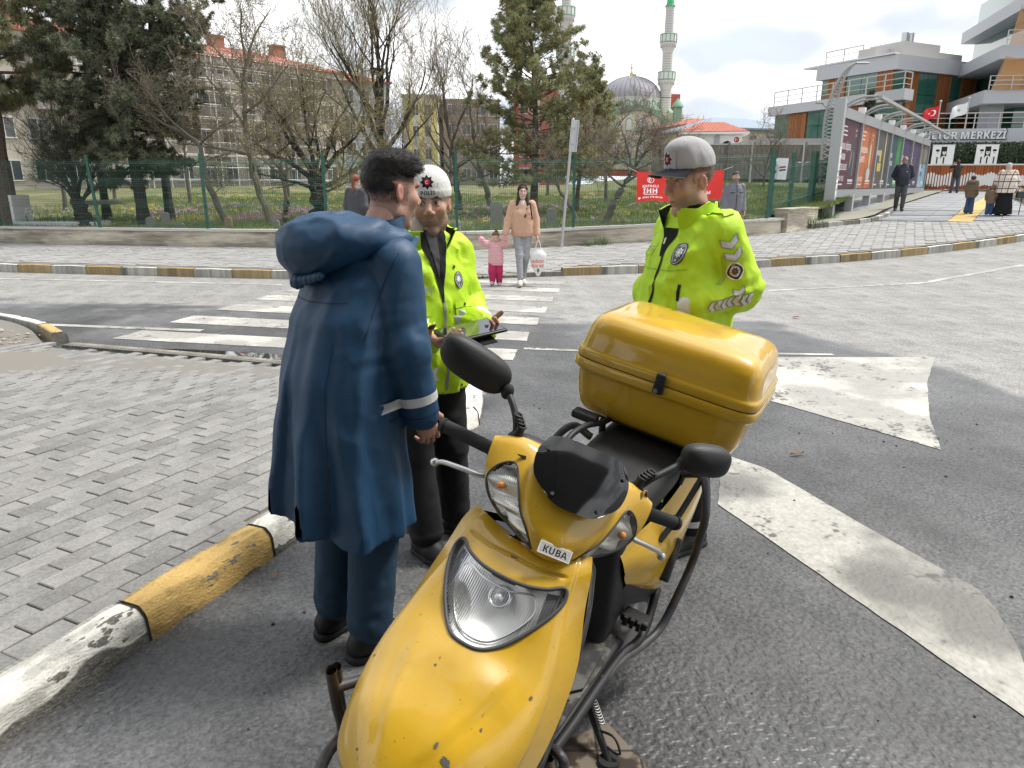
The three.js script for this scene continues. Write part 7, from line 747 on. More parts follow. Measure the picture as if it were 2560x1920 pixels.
function nets(f, lo, hi, c, slack = 0.01) {   // naive surface nets, skipping empty blocks
const n = [0, 1, 2].map(i => Math.ceil((hi[i] - lo[i]) / c) + 1), [nx, ny, nz] = n, F = new Float32Array(nx * ny * nz), B = 4, id = (i, j, k) => (k * ny + j) * nx + i;
for (let k0 = 0; k0 < nz; k0 += B) for (let j0 = 0; j0 < ny; j0 += B) for (let i0 = 0; i0 < nx; i0 += B) { const d = f(lo[0] + (i0 + 1.5) * c, lo[1] + (j0 + 1.5) * c, lo[2] + (k0 + 1.5) * c), skip = Math.abs(d) > c * 3.6 + slack; for (let k = k0; k < Math.min(nz, k0 + B); k++) for (let j = j0; j < Math.min(ny, j0 + B); j++) for (let i = i0; i < Math.min(nx, i0 + B); i++) F[id(i, j, k)] = skip ? d : f(lo[0] + i * c, lo[1] + j * c, lo[2] + k * c); }
const vi = new Int32Array(nx * ny * nz).fill(-1), pos = [], idx = [];
for (let k = 0; k < nz - 1; k++) for (let j = 0; j < ny - 1; j++) for (let i = 0; i < nx - 1; i++) { let m = 0; const v = [F[id(i, j, k)], F[id(i + 1, j, k)], F[id(i, j + 1, k)], F[id(i + 1, j + 1, k)], F[id(i, j, k + 1)], F[id(i + 1, j, k + 1)], F[id(i, j + 1, k + 1)], F[id(i + 1, j + 1, k + 1)]]; for (let q = 0; q < 8; q++) if (v[q] < 0) m |= 1 << q; if (m === 0 || m === 255) continue; let sx = 0, sy = 0, sz = 0, cnt = 0; for (const [a, b] of EDG) if ((v[a] < 0) !== (v[b] < 0)) { const t = v[a] / (v[a] - v[b]); sx += (a & 1) + ((b & 1) - (a & 1)) * t; sy += (a >> 1 & 1) + ((b >> 1 & 1) - (a >> 1 & 1)) * t; sz += (a >> 2) + ((b >> 2) - (a >> 2)) * t; cnt++; } vi[id(i, j, k)] = pos.length / 3; pos.push(lo[0] + (i + sx / cnt) * c, lo[1] + (j + sy / cnt) * c, lo[2] + (k + sz / cnt) * c); }
const quad = (a, b, d, e, flip) => { if (a < 0 || b < 0 || d < 0 || e < 0) return; if (flip) idx.push(a, b, d, a, d, e); else idx.push(a, d, b, a, e, d); };
for (let k = 1; k < nz - 1; k++) for (let j = 1; j < ny - 1; j++) for (let i = 1; i < nx - 1; i++) { const s = F[id(i, j, k)] < 0; if (s !== F[id(i + 1, j, k)] < 0) quad(vi[id(i, j - 1, k - 1)], vi[id(i, j, k - 1)], vi[id(i, j, k)], vi[id(i, j - 1, k)], s); if (s !== F[id(i, j + 1, k)] < 0) quad(vi[id(i - 1, j, k - 1)], vi[id(i - 1, j, k)], vi[id(i, j, k)], vi[id(i, j, k - 1)], s); if (s !== F[id(i, j, k + 1)] < 0) quad(vi[id(i - 1, j - 1, k)], vi[id(i, j - 1, k)], vi[id(i, j, k)], vi[id(i - 1, j, k)], s); }
const g = new THREE.BufferGeometry(); g.setAttribute('position', new THREE.Float32BufferAttribute(pos, 3)); g.setIndex(idx); g.computeVertexNormals(); const uv = new Float32Array(pos.length / 3 * 2); for (let i = 0; i < uv.length / 2; i++) { uv[i * 2] = pos[i * 3] + pos[i * 3 + 2]; uv[i * 2 + 1] = pos[i * 3 + 1]; } g.setAttribute('uv', new THREE.BufferAttribute(uv, 2)); return g;
}
const EDG = [[0, 1], [2, 3], [4, 5], [6, 7], [0, 2], [1, 3], [4, 6], [5, 7], [0, 4], [1, 5], [2, 6], [3, 7]];
const cap = (a, b, ra, rb = ra, k = 0.02, o = {}) => ({ t: 'c', a, b, ra, rb, k, ...o }), ell = (c, r, k = 0.02, o = {}) => ({ t: 'e', c, r, k, ...o }), ringsP = (rings, k = 0.03, o = {}) => ({ t: 'r', rings, k, ...o });
const eul = (x, y, z) => new THREE.Matrix3().setFromMatrix4(new THREE.Matrix4().makeRotationFromEuler(new THREE.Euler(x, y, z))).elements;
const ridge = (x, y, z) => { const n = vnoise(x, y, z) * 0.6 + vnoise(x * 2.1 + 7, y * 2.1, z * 2.1 + 3) * 0.4; return 1 - Math.abs(n - 0.5) * 3.2; };
const crease = (x, y, z) => { const n = vnoise(x, y, z) * .65 + vnoise(x * 2.2 + 7, y * 2.2, z * 2.2 + 3) * .35, q = Math.max(0, 1 - Math.abs(n - .5) * 5.5); return q * q; };
function cloth(prims, cell, disp, pad = 0.03) { const f0 = field(prims), f = disp ? (x, y, z) => { const d = f0(x, y, z); return Math.abs(d) > 0.05 ? d : d - disp(x, y, z); } : f0, [lo, hi] = boundsOf(prims, pad); return { f, g: nets(f, lo, hi, cell, 0.02) }; }
// a patch that follows a field: rays from a plane onto the surface
function onto(f, o, dir, up, w, h, nu, nv, off, outline) {
const D = V(...dir).normalize(), U = V(...up), Rr = D.clone().cross(U).normalize(), U2 = Rr.clone().cross(D).normalize(), O = V(...o), hits = [];
for (let j = 0; j <= nv; j++) for (let i = 0; i <= nu; i++) { let uu = i / nu, vv = j / nv; if (typeof outline === 'function') [uu, vv] = outline(uu, vv); const a = (uu - 0.5) * w, b = (0.5 - vv) * h, p = O.clone().addScaledVector(Rr, a).addScaledVector(U2, b); let t = 0, ok = false; for (let s = 0; s < 60; s++) { const d = f(p.x + D.x * t, p.y + D.y * t, p.z + D.z * t); if (d < 0.0007) { ok = true; break; } t += d * 0.75; if (t > 0.45) break; } hits.push(ok ? p.addScaledVector(D, t - off) : null); }
const pos = [], uv = [], idx = []; hits.forEach((p, k) => { const q = p || V(); pos.push(q.x, q.y, q.z); uv.push(k % (nu + 1) / nu, 1 - Math.floor(k / (nu + 1)) / nv); }); const W = nu + 1; for (let j = 0; j < nv; j++) for (let i = 0; i < nu; i++) { const a = j * W + i, q = [a, a + 1, a + W, a + W + 1]; if (q.some(v => !hits[v])) continue; if (Array.isArray(outline) && !inPoly(outline, (i + 0.5) / nu, (j + 0.5) / nv)) continue; idx.push(a, a + W, a + 1, a + 1, a + W, a + W + 1); }
const g = new THREE.BufferGeometry(); g.setAttribute('position', new THREE.Float32BufferAttribute(pos, 3)); g.setAttribute('uv', new THREE.Float32BufferAttribute(uv, 2)); g.setIndex(idx); g.computeVertexNormals(); return g.toNonIndexed();
}
// ribbon that follows a field along a list of [point, ray direction]
function ribbon(f, pts, width, off, wdir) { const c = new THREE.CatmullRomCurve3(pts.map(p => V(...p[0]))), cd = new THREE.CatmullRomCurve3(pts.map(p => V(...p[1]))), n = pts.length * 8, hit = (p, d) => { let t = 0; for (let s = 0; s < 60; s++) { const v = f(p.x + d.x * t, p.y + d.y * t, p.z + d.z * t); if (v < 0.0007 || t > 0.4) break; t += v * 0.75; } return p.clone().addScaledVector(d, t - off); }; return quadGrid(n, 3, (u, v) => { const p = c.getPoint(u), d = cd.getPoint(u).normalize(), tg = c.getTangent(u), w = (wdir ? V(...wdir) : tg.clone().cross(d)).normalize(); const q = hit(p.addScaledVector(w, (v - 0.5) * width), d); return [q.x, q.y, q.z]; }); }

const skinM = M('skin', [1, 1, 1], 0.55, { vertexColors: true, phys: true, sheen: 0.2 });
function headShape(o = {}) {   // head-local: +z face, +x the person's left
const P = [ell([0, .045, -.018], [.076, .078, .096], 0), ell([0, -.02, .022], [.065, .085, .07], .03)];
for (const s of [-1, 1]) P.push(cap([s * .044, -.066, .0], [s * .012, -.101, .056], .026, .018, .025), ell([s * .04, -.016, .058], [.024, .022, .022], .02));
P.push(ell([0, -.103, .064], [.019, .016, .016], .02), cap([-.033, .036, .077], [.033, .036, .077], .0125, .0125, .016));
for (const s of [-1, 1]) P.push({ t: 'e', c: [s * .031, .012, .1], r: [.023, .015, .022], k: .014, neg: true });
P.push(cap([0, .028, .082], [0, -.016, .107], .0085, .0115, .012), ell([0, -.021, .1065], [.0125, .0115, .0125], .008)); for (const s of [-1, 1]) P.push(ell([s * .0135, -.027, .094], [.0088, .0078, .011], .006));
P.push(ell([0, -.058, .074], [.028, .02, .018], .012), cap([-.02, -.0585, .0815], [0, -.0562, .0895], .003, .0052, .004), cap([.02, -.0585, .0815], [0, -.0562, .0895], .003, .0052, .004), cap([-.016, -.0645, .081], [.016, -.0645, .081], .0045, .0045, .005), ell([0, -.0665, .084], [.013, .006, .006], .005), { ...cap([-.021, -.061, .0865], [.021, -.061, .0865], .0016, .0016, .003), neg: true });
for (const s of [-1, 1]) { const c = [s * .0312, .012, .0722]; P.push(ell(c, [.0128, .0128, .0128], .002)); const lid = o.lid ?? 0.3; P.push({ t: 'f', k: .002, f: (x, y, z) => Math.max(Math.hypot(x - c[0], y - c[1], z - c[2]) - .0146, c[1] + lid * .0128 - y + (z - c[2] - .01) * .3) }, { t: 'f', k: .002, f: (x, y, z) => Math.max(Math.hypot(x - c[0], y - c[1], z - c[2]) - .0142, y - c[1] + .006) }); P.push(ell([s * .078, -.003, -.014], [.0075, .029, .0175], .008, { m: eul(0.15, s * 0.35, 0) }), { ...ell([s * .0865, .001, -.009], [.0065, .018, .009], .005), neg: true }); }
P.push(cap([0, -.06, -.022], [0, -.2, -.03], .052, .060, .03)); return P;
}
function headColour(o) {
const sk = o.skin || [0.50, 0.29, 0.21], hairC = o.hairC || [0.02, 0.015, 0.012], lips = o.lips || [0.42, 0.17, 0.14];
return (x, y, z) => {
let c = [...sk]; const mix = (d, a) => { for (let i = 0; i < 3; i++) c[i] = lerp(c[i], d[i], a); }; const n = fbm(x * 60 + 5, y * 60, z * 60, 3); mix([sk[0] * 1.05, sk[1] * 0.78, sk[2] * 0.72], 0.5 * sstep(.03, .012, Math.hypot(Math.abs(x) - .038, (y + .018) * 1.1)) * (z > .03 ? 1 : 0) + 0.5 * sstep(.016, .006, Math.hypot(x, y + .022)) * (z > .09 ? 1 : 0) + (Math.abs(x) > .073 && Math.abs(y) < .045 && z < .02 ? 0.75 : 0)); mix([sk[0] * .9, sk[1] * .9, sk[2] * .9], (n - .5) * .6 + .1);
if (o.stubble) { const a = sstep(-.028, -.05, y) * sstep(-.01, .02, z) * sstep(-.14, -.11, y) * (0.6 + .6 * n); mix([sk[0] * .42, sk[1] * .45, sk[2] * .5], clamp(a * o.stubble, 0, .9)); }
if (o.scalp && y > .0 + .5 * Math.max(0, z) - (z < -.04 ? .035 : 0) && z < .055) { const a = sstep(.02, .05, y - (z < -.03 ? -.045 : 0)) ; mix(hairC, clamp(a * o.scalp * (0.75 + .5 * n), 0, 1) * (Math.abs(x) > .073 && Math.abs(y) < .035 && z > -.04 ? 0 : 1)); }
const ax = Math.abs(x); if (z > .06) { const by = .031 + .006 * Math.sin((ax - .01) / .035 * Math.PI) - Math.max(0, ax - .04) * .35; if (ax > .011 && ax < .052 && Math.abs(y - by) < .0058 + .002 * (n - .5)) mix(hairC, .82); if (Math.abs(y + .0615) < .0085 - Math.abs(x) * .22 && ax < .024 && z > .074) mix(lips, .75); if (ax < .021 && Math.abs(y + .0608) < .0012) mix([.12, .04, .035], .8); }
const e = Math.hypot(ax - .0312, y - .012, z - .0722); if (e < .0137 && z > .072) { const gx = (o.gaze?.[0] ?? 0), gy = (o.gaze?.[1] ?? 0); const dx = (x - Math.sign(x) * .0312) / .0128 - gx, dy = (y - .012) / .0128 - gy, q = Math.hypot(dx, dy); if (q < .22) c = [.006, .005, .005]; else if (q < .48) c = [.05, .026, .013]; else c = [.58, .55, .52]; } else if (e < .0165 && z > .075 && y > .012) mix([.05, .03, .025], y - .012 > .004 ? .55 : .2);
return c;
};
}
function handShape(curl = [0.5, 0.5, 0.55, 0.6], thumb = 0.5, side = 1) {   // wrist at origin, fingers along -y, palm faces +z, thumb on +x*side
const P = [ell([0, -.048, 0], [.041, .048, .0155], .0), cap([0, .045, 0], [0, -.015, 0], .026, .028, .02), ell([side * .024, -.03, .008], [.019, .032, .016], .012)]; const L = [.040, .045, .042, .033], X = [.030, .010, -.010, -.029];
for (let i = 0; i < 4; i++) { let a = 0, p = [side * X[i], -.086 + (i === 3 ? .010 : i === 0 ? .003 : 0), 0]; const r = [.0092, .0094, .009, .008][i]; P.push(cap([side * X[i] * .7, -.05, 0], p, r + .002, r, .01)); let l = L[i]; for (let s = 0; s < 3; s++) { a += curl[i] * [0.8, 1.15, 0.8][s]; const q = [p[0] + side * X[i] * .05, p[1] - Math.cos(a) * l, p[2] + Math.sin(a) * l]; P.push(cap(p, q, r * (1 - .05 * s), r * (.95 - .07 * s), .004)); p = q; l *= .68; } }
let p = [side * .03, -.02, .008], d = [side * .75, -.6, .28]; for (let s = 0; s < 3; s++) { const l = [.036, .032, .026][s], n = Math.hypot(...d), q = p.map((v, i) => v + d[i] / n * l); P.push(cap(p, q, .0125 - .0012 * s, .0112 - .0012 * s, .008)); p = q; d = [d[0] - side * thumb * .45, d[1] - .25, d[2] + thumb * .35]; } return P;
}
function placeGeo(g, m) { g.applyMatrix4(m); return g; }
const basis = (o, y, z) => { const Y = V(...y).normalize(), Z0 = V(...z), X = Y.clone().cross(Z0).normalize(), Z = X.clone().cross(Y); return new THREE.Matrix4().makeBasis(X, Y, Z).setPosition(...o); };
const colGeo = (g, c) => { vcol(g, c); return g; };
function bodyGeo(parts) { return mergeGeometries(parts.map(g => { const q = g.index ? g.toNonIndexed() : g; for (const k of Object.keys(q.attributes)) if (!['position', 'normal', 'uv', 'color'].includes(k)) q.deleteAttribute(k); return q; }), false); }
function strands(g, n, seed, len, w, dirf, keep) { const p = g.attributes.position, nn = g.attributes.normal, r = rng(seed), out = []; for (let i = 0; i < n; i++) { const k = Math.floor(r() * p.count), a = V().fromBufferAttribute(p, k), N = V().fromBufferAttribute(nn, k); if (keep && !keep(a)) continue; const d = dirf(a, N, r).normalize(), l = len * (0.6 + .8 * r()), s = d.clone().cross(N).normalize().multiplyScalar(w), m = a.clone().addScaledVector(d, l * .55).addScaledVector(N, l * .18), e = a.clone().addScaledVector(d, l); out.push(a.x - s.x, a.y - s.y, a.z - s.z, a.x + s.x, a.y + s.y, a.z + s.z, m.x + s.x * .7, m.y + s.y * .7, m.z + s.z * .7, a.x - s.x, a.y - s.y, a.z - s.z, m.x + s.x * .7, m.y + s.y * .7, m.z + s.z * .7, m.x - s.x * .7, m.y - s.y * .7, m.z - s.z * .7, m.x - s.x * .7, m.y - s.y * .7, m.z - s.z * .7, m.x + s.x * .7, m.y + s.y * .7, m.z + s.z * .7, e.x, e.y, e.z); } return bufGeo(out); }
const arm = (s, e, w, r) => [cap(s, e, r[0], r[1], .014), cap(e, w, r[1], r[2], .03)];
const leg = (h, k, a, r) => [cap(h, k, r[0], r[1], .04), cap(k, a, r[1], r[2], .03)];
function shoe(root, ank, dir, o = {}) { const s = o.s ?? 1, d = V(dir[0], 0, dir[1]).normalize(), at = (f, y, l = 0) => [ank[0] + d.x * f * s - d.z * l * s * -1, y * s, ank[2] + d.z * f * s - d.x * l * s]; const pr = [cap(at(-.035, .05), at(.06, .055), .042 * s, .045 * s, .02), cap(at(.06, .05), at(.165, .036), .044 * s, .034 * s, .03), cap(at(-.005, .06), at(-.01, o.high ?? .12), .045 * s, .043 * s, .025), { t: 'f', cut: true, f: (x, y, z) => .012 * s + (o.lift ?? 0) - y }]; for (const p of pr) if (p.a && o.lift) { p.a[1] += o.lift; p.b[1] += o.lift; } const q = cloth(pr, .0085 * Math.max(.8, s), (x, y, z) => .0016 * (ridge(x * 45, y * 30, z * 45) - .4)); const m = part('shoe', q.g, o.mat, root); const so = cloth([cap(at(-.04, .012), at(.06, .012), .045 * s, .047 * s, .01), cap(at(.06, .012), at(.165, .012), .046 * s, .038 * s, .02), { t: 'f', cut: true, f: (x, y, z) => Math.max(y - .026 * s - (o.lift ?? 0), .001 + (o.lift ?? 0) - y) }].map(p => { if (p.a && o.lift) { p.a[1] += o.lift; p.b[1] += o.lift; } return p; }), .01); part('sole', so.g, o.sole || mats.rubber, m); if (o.flash) part('white_flash', onto(q.f, [ank[0] + d.x * .07 + d.z * .2, .045, ank[2] + d.z * .07 - d.x * .2], [-d.z, 0, d.x], [0, 1, 0], .05, .05, 8, 8, .002, [[0, .9], [.4, .1], [.75, .1], [1, .5], [.75, .95], [.45, .95], [.7, .5], [.5, .4], [.3, .9]]), o.flash, m); return q; }
const limeM = M('hivis_lime', [0.47, 0.72, 0.012], 0.6, { bumpMap: dataTex(64, 64, (u, v) => { const t = 0.5 + 0.25 * Math.sin(u * 6.283 * 16) + 0.25 * Math.sin(v * 6.283 * 16); return [t, t, t]; }, { rep: 12 }), bumpScale: 0.0003 }), navyT = M('trouser_black', [0.006, 0.0065, 0.0085], 0.85), fleece = M('fleece_black', [0.005, 0.005, 0.0055], 0.95), reflW = M('reflective_silver', [0.62, 0.63, 0.64], 0.45), reflG = M('reflective_edge', [0.27, 0.28, 0.27], 0.6), shoeM = M('shoe_black', [0.009, 0.009, 0.0095], 0.6);
const chevron = (u, v) => [u, .45 * (1 - Math.abs(2 * u - 1)) + .55 * v]; const vee = (pts) => (u, v) => { let i = 0; while (i < pts.length - 2 && v > pts[i + 1][0]) i++; const a = pts[i], b = pts[i + 1], t = clamp((v - a[0]) / (b[0] - a[0]), 0, 1); return [lerp(lerp(a[1], b[1], t), lerp(a[2], b[2], t), u), v]; };
const emblem8 = (g, cx, cy, r, col) => { g.fillStyle = col; g.beginPath(); for (let i = 0; i < 16; i++) { const a = i / 16 * 6.2832 - Math.PI / 2, q = i % 2 ? r * .66 : r; g.lineTo(cx + Math.cos(a) * q, cy + Math.sin(a) * q); } g.fill(); };
const polisTex = (bg) => canvasTex(256, 256, (g, w, h) => { g.fillStyle = bg; g.fillRect(0, 0, w, h); emblem8(g, 128, 96, 84, '#16161c'); g.fillStyle = '#c3202e'; g.beginPath(); g.ellipse(128, 96, 32, 38, 0, 0, 7); g.fill(); g.strokeStyle = '#f0e8e4'; g.lineWidth = 6; g.beginPath(); g.arc(126, 98, 15, .8, 5.5); g.stroke(); g.fillStyle = '#16161c'; g.font = 'bold 62px sans-serif'; g.textAlign = 'center'; g.fillText('POLİS', 128, 240); });
const badgeTex = canvasTex(192, 256, (g, w, h) => { g.fillStyle = '#3c3f47'; g.fillRect(0, 0, w, h); g.fillStyle = '#b9bcc0'; g.beginPath(); g.ellipse(96, 128, 84, 118, 0, 0, 7); g.fill(); g.fillStyle = '#4a4e58'; g.beginPath(); g.ellipse(96, 128, 74, 106, 0, 0, 7); g.fill(); emblem8(g, 96, 110, 62, '#d9dadb'); emblem8(g, 96, 110, 44, '#6a6e78'); emblem8(g, 96, 110, 34, '#e8e8e8'); g.fillStyle = '#d1b25a'; g.beginPath(); g.arc(96, 200, 14, 0, 7); g.fill(); g.fillStyle = '#cfd2d6'; g.font = 'bold 22px sans-serif'; g.textAlign = 'center'; g.fillText('POLİS', 96, 44); });
const roundTex = canvasTex(192, 192, (g) => { g.fillStyle = '#efe9d8'; g.fillRect(0, 0, 192, 192); g.fillStyle = '#23262e'; g.beginPath(); g.arc(96, 96, 88, 0, 7); g.fill(); g.fillStyle = '#c9c2ae'; g.beginPath(); g.arc(96, 96, 60, 0, 7); g.fill(); emblem8(g, 96, 96, 46, '#3d4253'); g.fillStyle = '#b32a30'; g.beginPath(); g.arc(96, 96, 14, 0, 7); g.fill(); g.fillStyle = '#e6dcc0'; g.font = 'bold 20px sans-serif'; g.textAlign = 'center'; g.fillText('POLİS', 96, 30); });
const ellPoly = (u, v) => { const a = 2 * u - 1, b = 2 * v - 1; return [.5 + .5 * a * Math.sqrt(1 - b * b / 2), .5 + .5 * b * Math.sqrt(1 - a * a / 2)]; };
function policeJacket(root, o) {   // hi-vis jacket with collar; o.arms = [[sh,el,wr],...]
const rg = o.rings, pr = [ringsP(rg, 0, { e: 2.3 })]; for (const [s, e, w] of o.arms) pr.push(...arm(s, e, w, o.armR || [.092, .078, .062])); const A = o.arms;
const disp = (x, y, z) => { let d = .008 * (ridge(x * 10, y * 4.5 + z * 3, z * 10) - .35) + .011 * (crease(x * 7 + y * 3, y * 4 - x * 2, z * 7) - .3) + .005 * (crease(x * 17 + y * 8, y * 11, z * 17) - .3); for (const [s, e, w] of A) { const q = Math.hypot(x - e[0], y - e[1], z - e[2]), ux = w[0] - s[0], uy = w[1] - s[1], uz = w[2] - s[2], l = Math.hypot(ux, uy, uz), t = (x * (e[0] - s[0]) + y * (e[1] - s[1]) + z * (e[2] - s[2])) / Math.hypot(e[0] - s[0], e[1] - s[1], e[2] - s[2]); d += .012 * Math.exp(-((q / .14) ** 2)) * (ridge(t * 22 + vnoise(x * 9, y * 9, z * 9) * 1.6, x * 3, z * 3) - .35); } d += .012 * Math.exp(-(((y - rg[0][0] - .09) / .08) ** 2)) * (ridge(x * 16, y * 5, z * 16) - .3); return d; };
const j = cloth(pr, .0088, disp); const m = part('jacket', j.g, limeM, root); m.userData.f = undefined; return { m, f: j.f };
}
function collar(root, o, mat, lining) {   // standing collar round the neck: o = {c:[x,y,z], r0, r1, h, gap, lean}
const G = (off, h0) => quadGrid(48, 8, (u, v) => { const a = lerp(o.gap, 6.2832 - o.gap, u), front = Math.cos(a), rr = lerp(o.r0, o.r1, v) + off + (o.flare ?? .02) * v * sstep(.2, 1, front), y = o.c[1] + v * (o.h + (o.hf ?? 0) * sstep(-.2, 1, front)) - .045 * (1 - v) * sstep(0, 1, front) * (o.drop ?? 1) + .004 * Math.sin(a * 7 + v * 3); return [o.c[0] + Math.sin(a) * rr * 1.04, y, o.c[2] + Math.cos(a) * rr + (o.lean ?? 0) * v]; });
const m = part('collar', G(.004), mat, root); part('collar_lining', G(-.005), lining, m); const a = quadGrid(48, 1, (u, v) => { const t = lerp(o.gap, 6.2832 - o.gap, u), front = Math.cos(t), rr = o.r1 + (v ? .0045 : -.0055) + (o.flare ?? .02) * sstep(.2, 1, front); return [o.c[0] + Math.sin(t) * rr * 1.04, o.c[1] + o.h + (o.hf ?? 0) * sstep(-.2, 1, front) + .004 * Math.sin(t * 7 + 3) + .001, o.c[2] + Math.cos(t) * rr + (o.lean ?? 0)]; }); part('collar_edge', a, mat, m); return m;
}
const headM = (p, yaw, pitch, roll = 0, s = 1) => new THREE.Matrix4().compose(V(...p), new THREE.Quaternion().setFromEuler(new THREE.Euler(pitch, yaw, roll, 'YXZ')), V(s, s, s));
function headGeo(o, cell) { const pr = headShape(o), g = nets(field(pr), [-.105, -.2, -.13], [.105, .14, .135], cell, .01); return colGeo(g, headColour(o)); }
function handAt(side, wr, dir, palm, skin, curl, thumb, cell = .0034, s = 1) { const g = nets(field(handShape(curl, thumb, side)), [-.085, -.22, -.05], [.085, .06, .14], cell, .008); colGeo(g, (x, y, z) => { const n = fbm(x * 70, y * 70, z * 70, 2), k = .9 + .2 * n; return [skin[0] * k * 1.02, skin[1] * k * .92, skin[2] * k * .88]; }); g.scale(s, s, s); return placeGeo(g, basis(wr, [-dir[0], -dir[1], -dir[2]], palm)); }
const skinBody = (prims, skin, cell = .016) => colGeo(cloth(prims, cell).g, () => skin);
// ---------------------------------------------------------------- the three men by the scooter
{ // man in the blue raincoat, seen from behind
const p = thing('person', 'person in a long navy raincoat with hood down, back turned, beside the scooter', 'person', [-0.575, 0, -2.30], 138 * R); const skin = [0.47, 0.27, 0.2];
const navy = M('raincoat_blue', [0.011, 0.055, 0.122], 0.55, { bumpMap: dataTex(64, 64, (u, v) => { const t = ((Math.floor(u * 32) + Math.floor(v * 32)) % 2) * 0.5 + 0.25; return [t, t, t]; }, { rep: 16 }), bumpScale: 0.0003 }), jean = M('work_trousers', [0.014, 0.045, 0.085], 0.8);
const shR = [-.18, 1.39, .11], elR = [-.22, 1.12, .105], wrR = [-.225, .90, .15], shL = [.18, 1.39, .11], elL = [.23, 1.12, .11], wrL = [.2, .90, .18];
const hm = headM([.0, 1.605, .25], -8 * R, 7 * R, 0, .98);
const hd = placeGeo(headGeo({ skin, stubble: .3, scalp: 1, hairC: [.022, .018, .016], lid: .3 }, .0033), hm);
part('body', bodyGeo([hd, skinBody([cap([0, 1.0, 0], [0, 1.3, .07], .11, .12), cap([-.12, 1.36, .11], [.12, 1.36, .11], .055, .055, .05), cap([0, 1.38, .13], [0, 1.52, .21], .06, .058), ...arm(shR, elR, wrR, [.05, .042, .03]), ...arm(shL, elL, wrL, [.05, .042, .03]), ...leg([.09, .92, 0], [.1, .5, .02], [.1, .1, -.02], [.08, .06, .045]), ...leg([-.09, .92, 0], [-.1, .5, .02], [-.1, .1, -.02], [.08, .06, .045])], skin), handAt(-1, [-.223, .885, .162], [.05, -.92, .38], [.9, .1, .2], skin, [.55, .6, .65, .7], .6), handAt(1, [.2, .885, .19], [-.1, -.92, .3], [-.9, .1, .2], skin, [.55, .6, .65, .7], .6)]), skinM, p);
// hair: short sides, thick tousled top
const hp = [ell([0, .058, -.014], [.0768, .074, .0975], 0), ell([0, .085, .03], [.06, .05, .065], .03), ell([-.015, .1, -.02], [.06, .032, .07], .03), { t: 'f', cut: true, f: (x, y, z) => (.06 - .5 * Math.max(0, -z - .03) + 0.5 * Math.max(0, z - .03)) - y }];
const hq = cloth(hp, .004, (x, y, z) => .004 * (ridge(x * 40, y * 40, z * 22) - .35)); const hairM = M('hair_dark', [.014, .011, .010], .6); const hg = hq.g; const flow = (a, N, r) => V(N.x * .25 + (r() - .5) * .8, N.y * .2 + .05 + (r() - .5) * .4, N.z * .2 + .8 + (r() - .5) * .7);
const hair = part('hair', placeGeo(hg.clone(), hm), hairM, p); stuff(part('strands', placeGeo(strands(hg, 9000, 5, .019, .0006, flow, a => a.y > .045), hm), hairM, hair)); stuff(part('short_strands', placeGeo(strands(hd.clone().applyMatrix4(hm.clone().invert()), 9000, 7, .007, .0005, (a, N, r) => V(N.x + (r() - .5), -.9 + N.y * .5, N.z + (r() - .5)), a => a.y > -.035 && a.z < .03 && !(Math.abs(a.x) > .072 && Math.abs(a.y) < .04 && a.z > -.045)), hm), hairM, hair));
// coat
const fold = (a, y, ux, uz) => { const t = sstep(1.35, .65, y); const saw = (q, a0, w) => { const d = ((a0 - q + 12.5664) % 6.2832); return d < w ? (1 - d / w) * sstep(0, .1, d) : 0; }, c = (a0, w) => { let d = Math.abs(((a - a0 + 9.4248) % 6.2832) - 3.1416); return Math.exp(-((d / w) ** 2)); }; return t * (.05 * saw(a, 2.95, .42) + .034 * c(-2.75, .16) - .018 * c(-2.38, .13) + .03 * c(-1.95, .15) - .028 * c(2.2, .15) + .02 * c(1.8, .2) - .015 * c(-1.5, .15) + .012 * Math.sin(a * 9 + y * 4 + Math.sin(y * 7))) ; };
const rg = [[.485, 0, -.02, .235, .215], [.62, 0, -.015, .228, .205], [.80, 0, -.01, .216, .19], [1.0, 0, .0, .206, .172], [1.2, 0, .045, .204, .165], [1.32, 0, .085, .2, .15], [1.40, 0, .115, .18, .125], [1.46, 0, .15, .115, .10], [1.495, 0, .165, .085, .085]];
const pr = [ringsP(rg, 0, { e: 2.25, fold }), ...arm(shR, elR, wrR, [.078, .07, .062]), ...arm(shL, elL, wrL, [.078, .07, .062]), { t: 'f', cut: true, f: (x, y, z) => .485 + clamp((x - z) * .22 + .02, 0, .1) - y }];
const disp = (x, y, z) => { let d = .007 * (ridge(x * 8, y * 2.6, z * 8) - .35) + .006 * (crease(x * 5.5 + y * 1.2, y * 1.1 - x, z * 5.5) - .3) + .0028 * (crease(x * 12 + y * 5, y * 4, z * 12) - .3); for (const [s, e] of [[shR, elR], [shL, elL]]) { const q = Math.hypot(x - e[0], y - e[1], z - e[2]); d += .016 * Math.exp(-((q / .13) ** 2)) * (ridge(y * 17 + x * 6 + vnoise(x * 8, y * 8, z * 8) * 1.4, x * 4, z * 4) - .35); } return d; };
const ct = cloth(pr, .0095, disp); const coat = part('raincoat', ct.g, navy, p);
part('sleeve_band', ribbonRing(ct.f, elR, wrR, .72, .14, .032), reflW, coat, 'silver reflective band round the lower sleeve'); part('sleeve_band', ribbonRing(ct.f, elL, wrL, .72, .14, .032), reflW, coat);
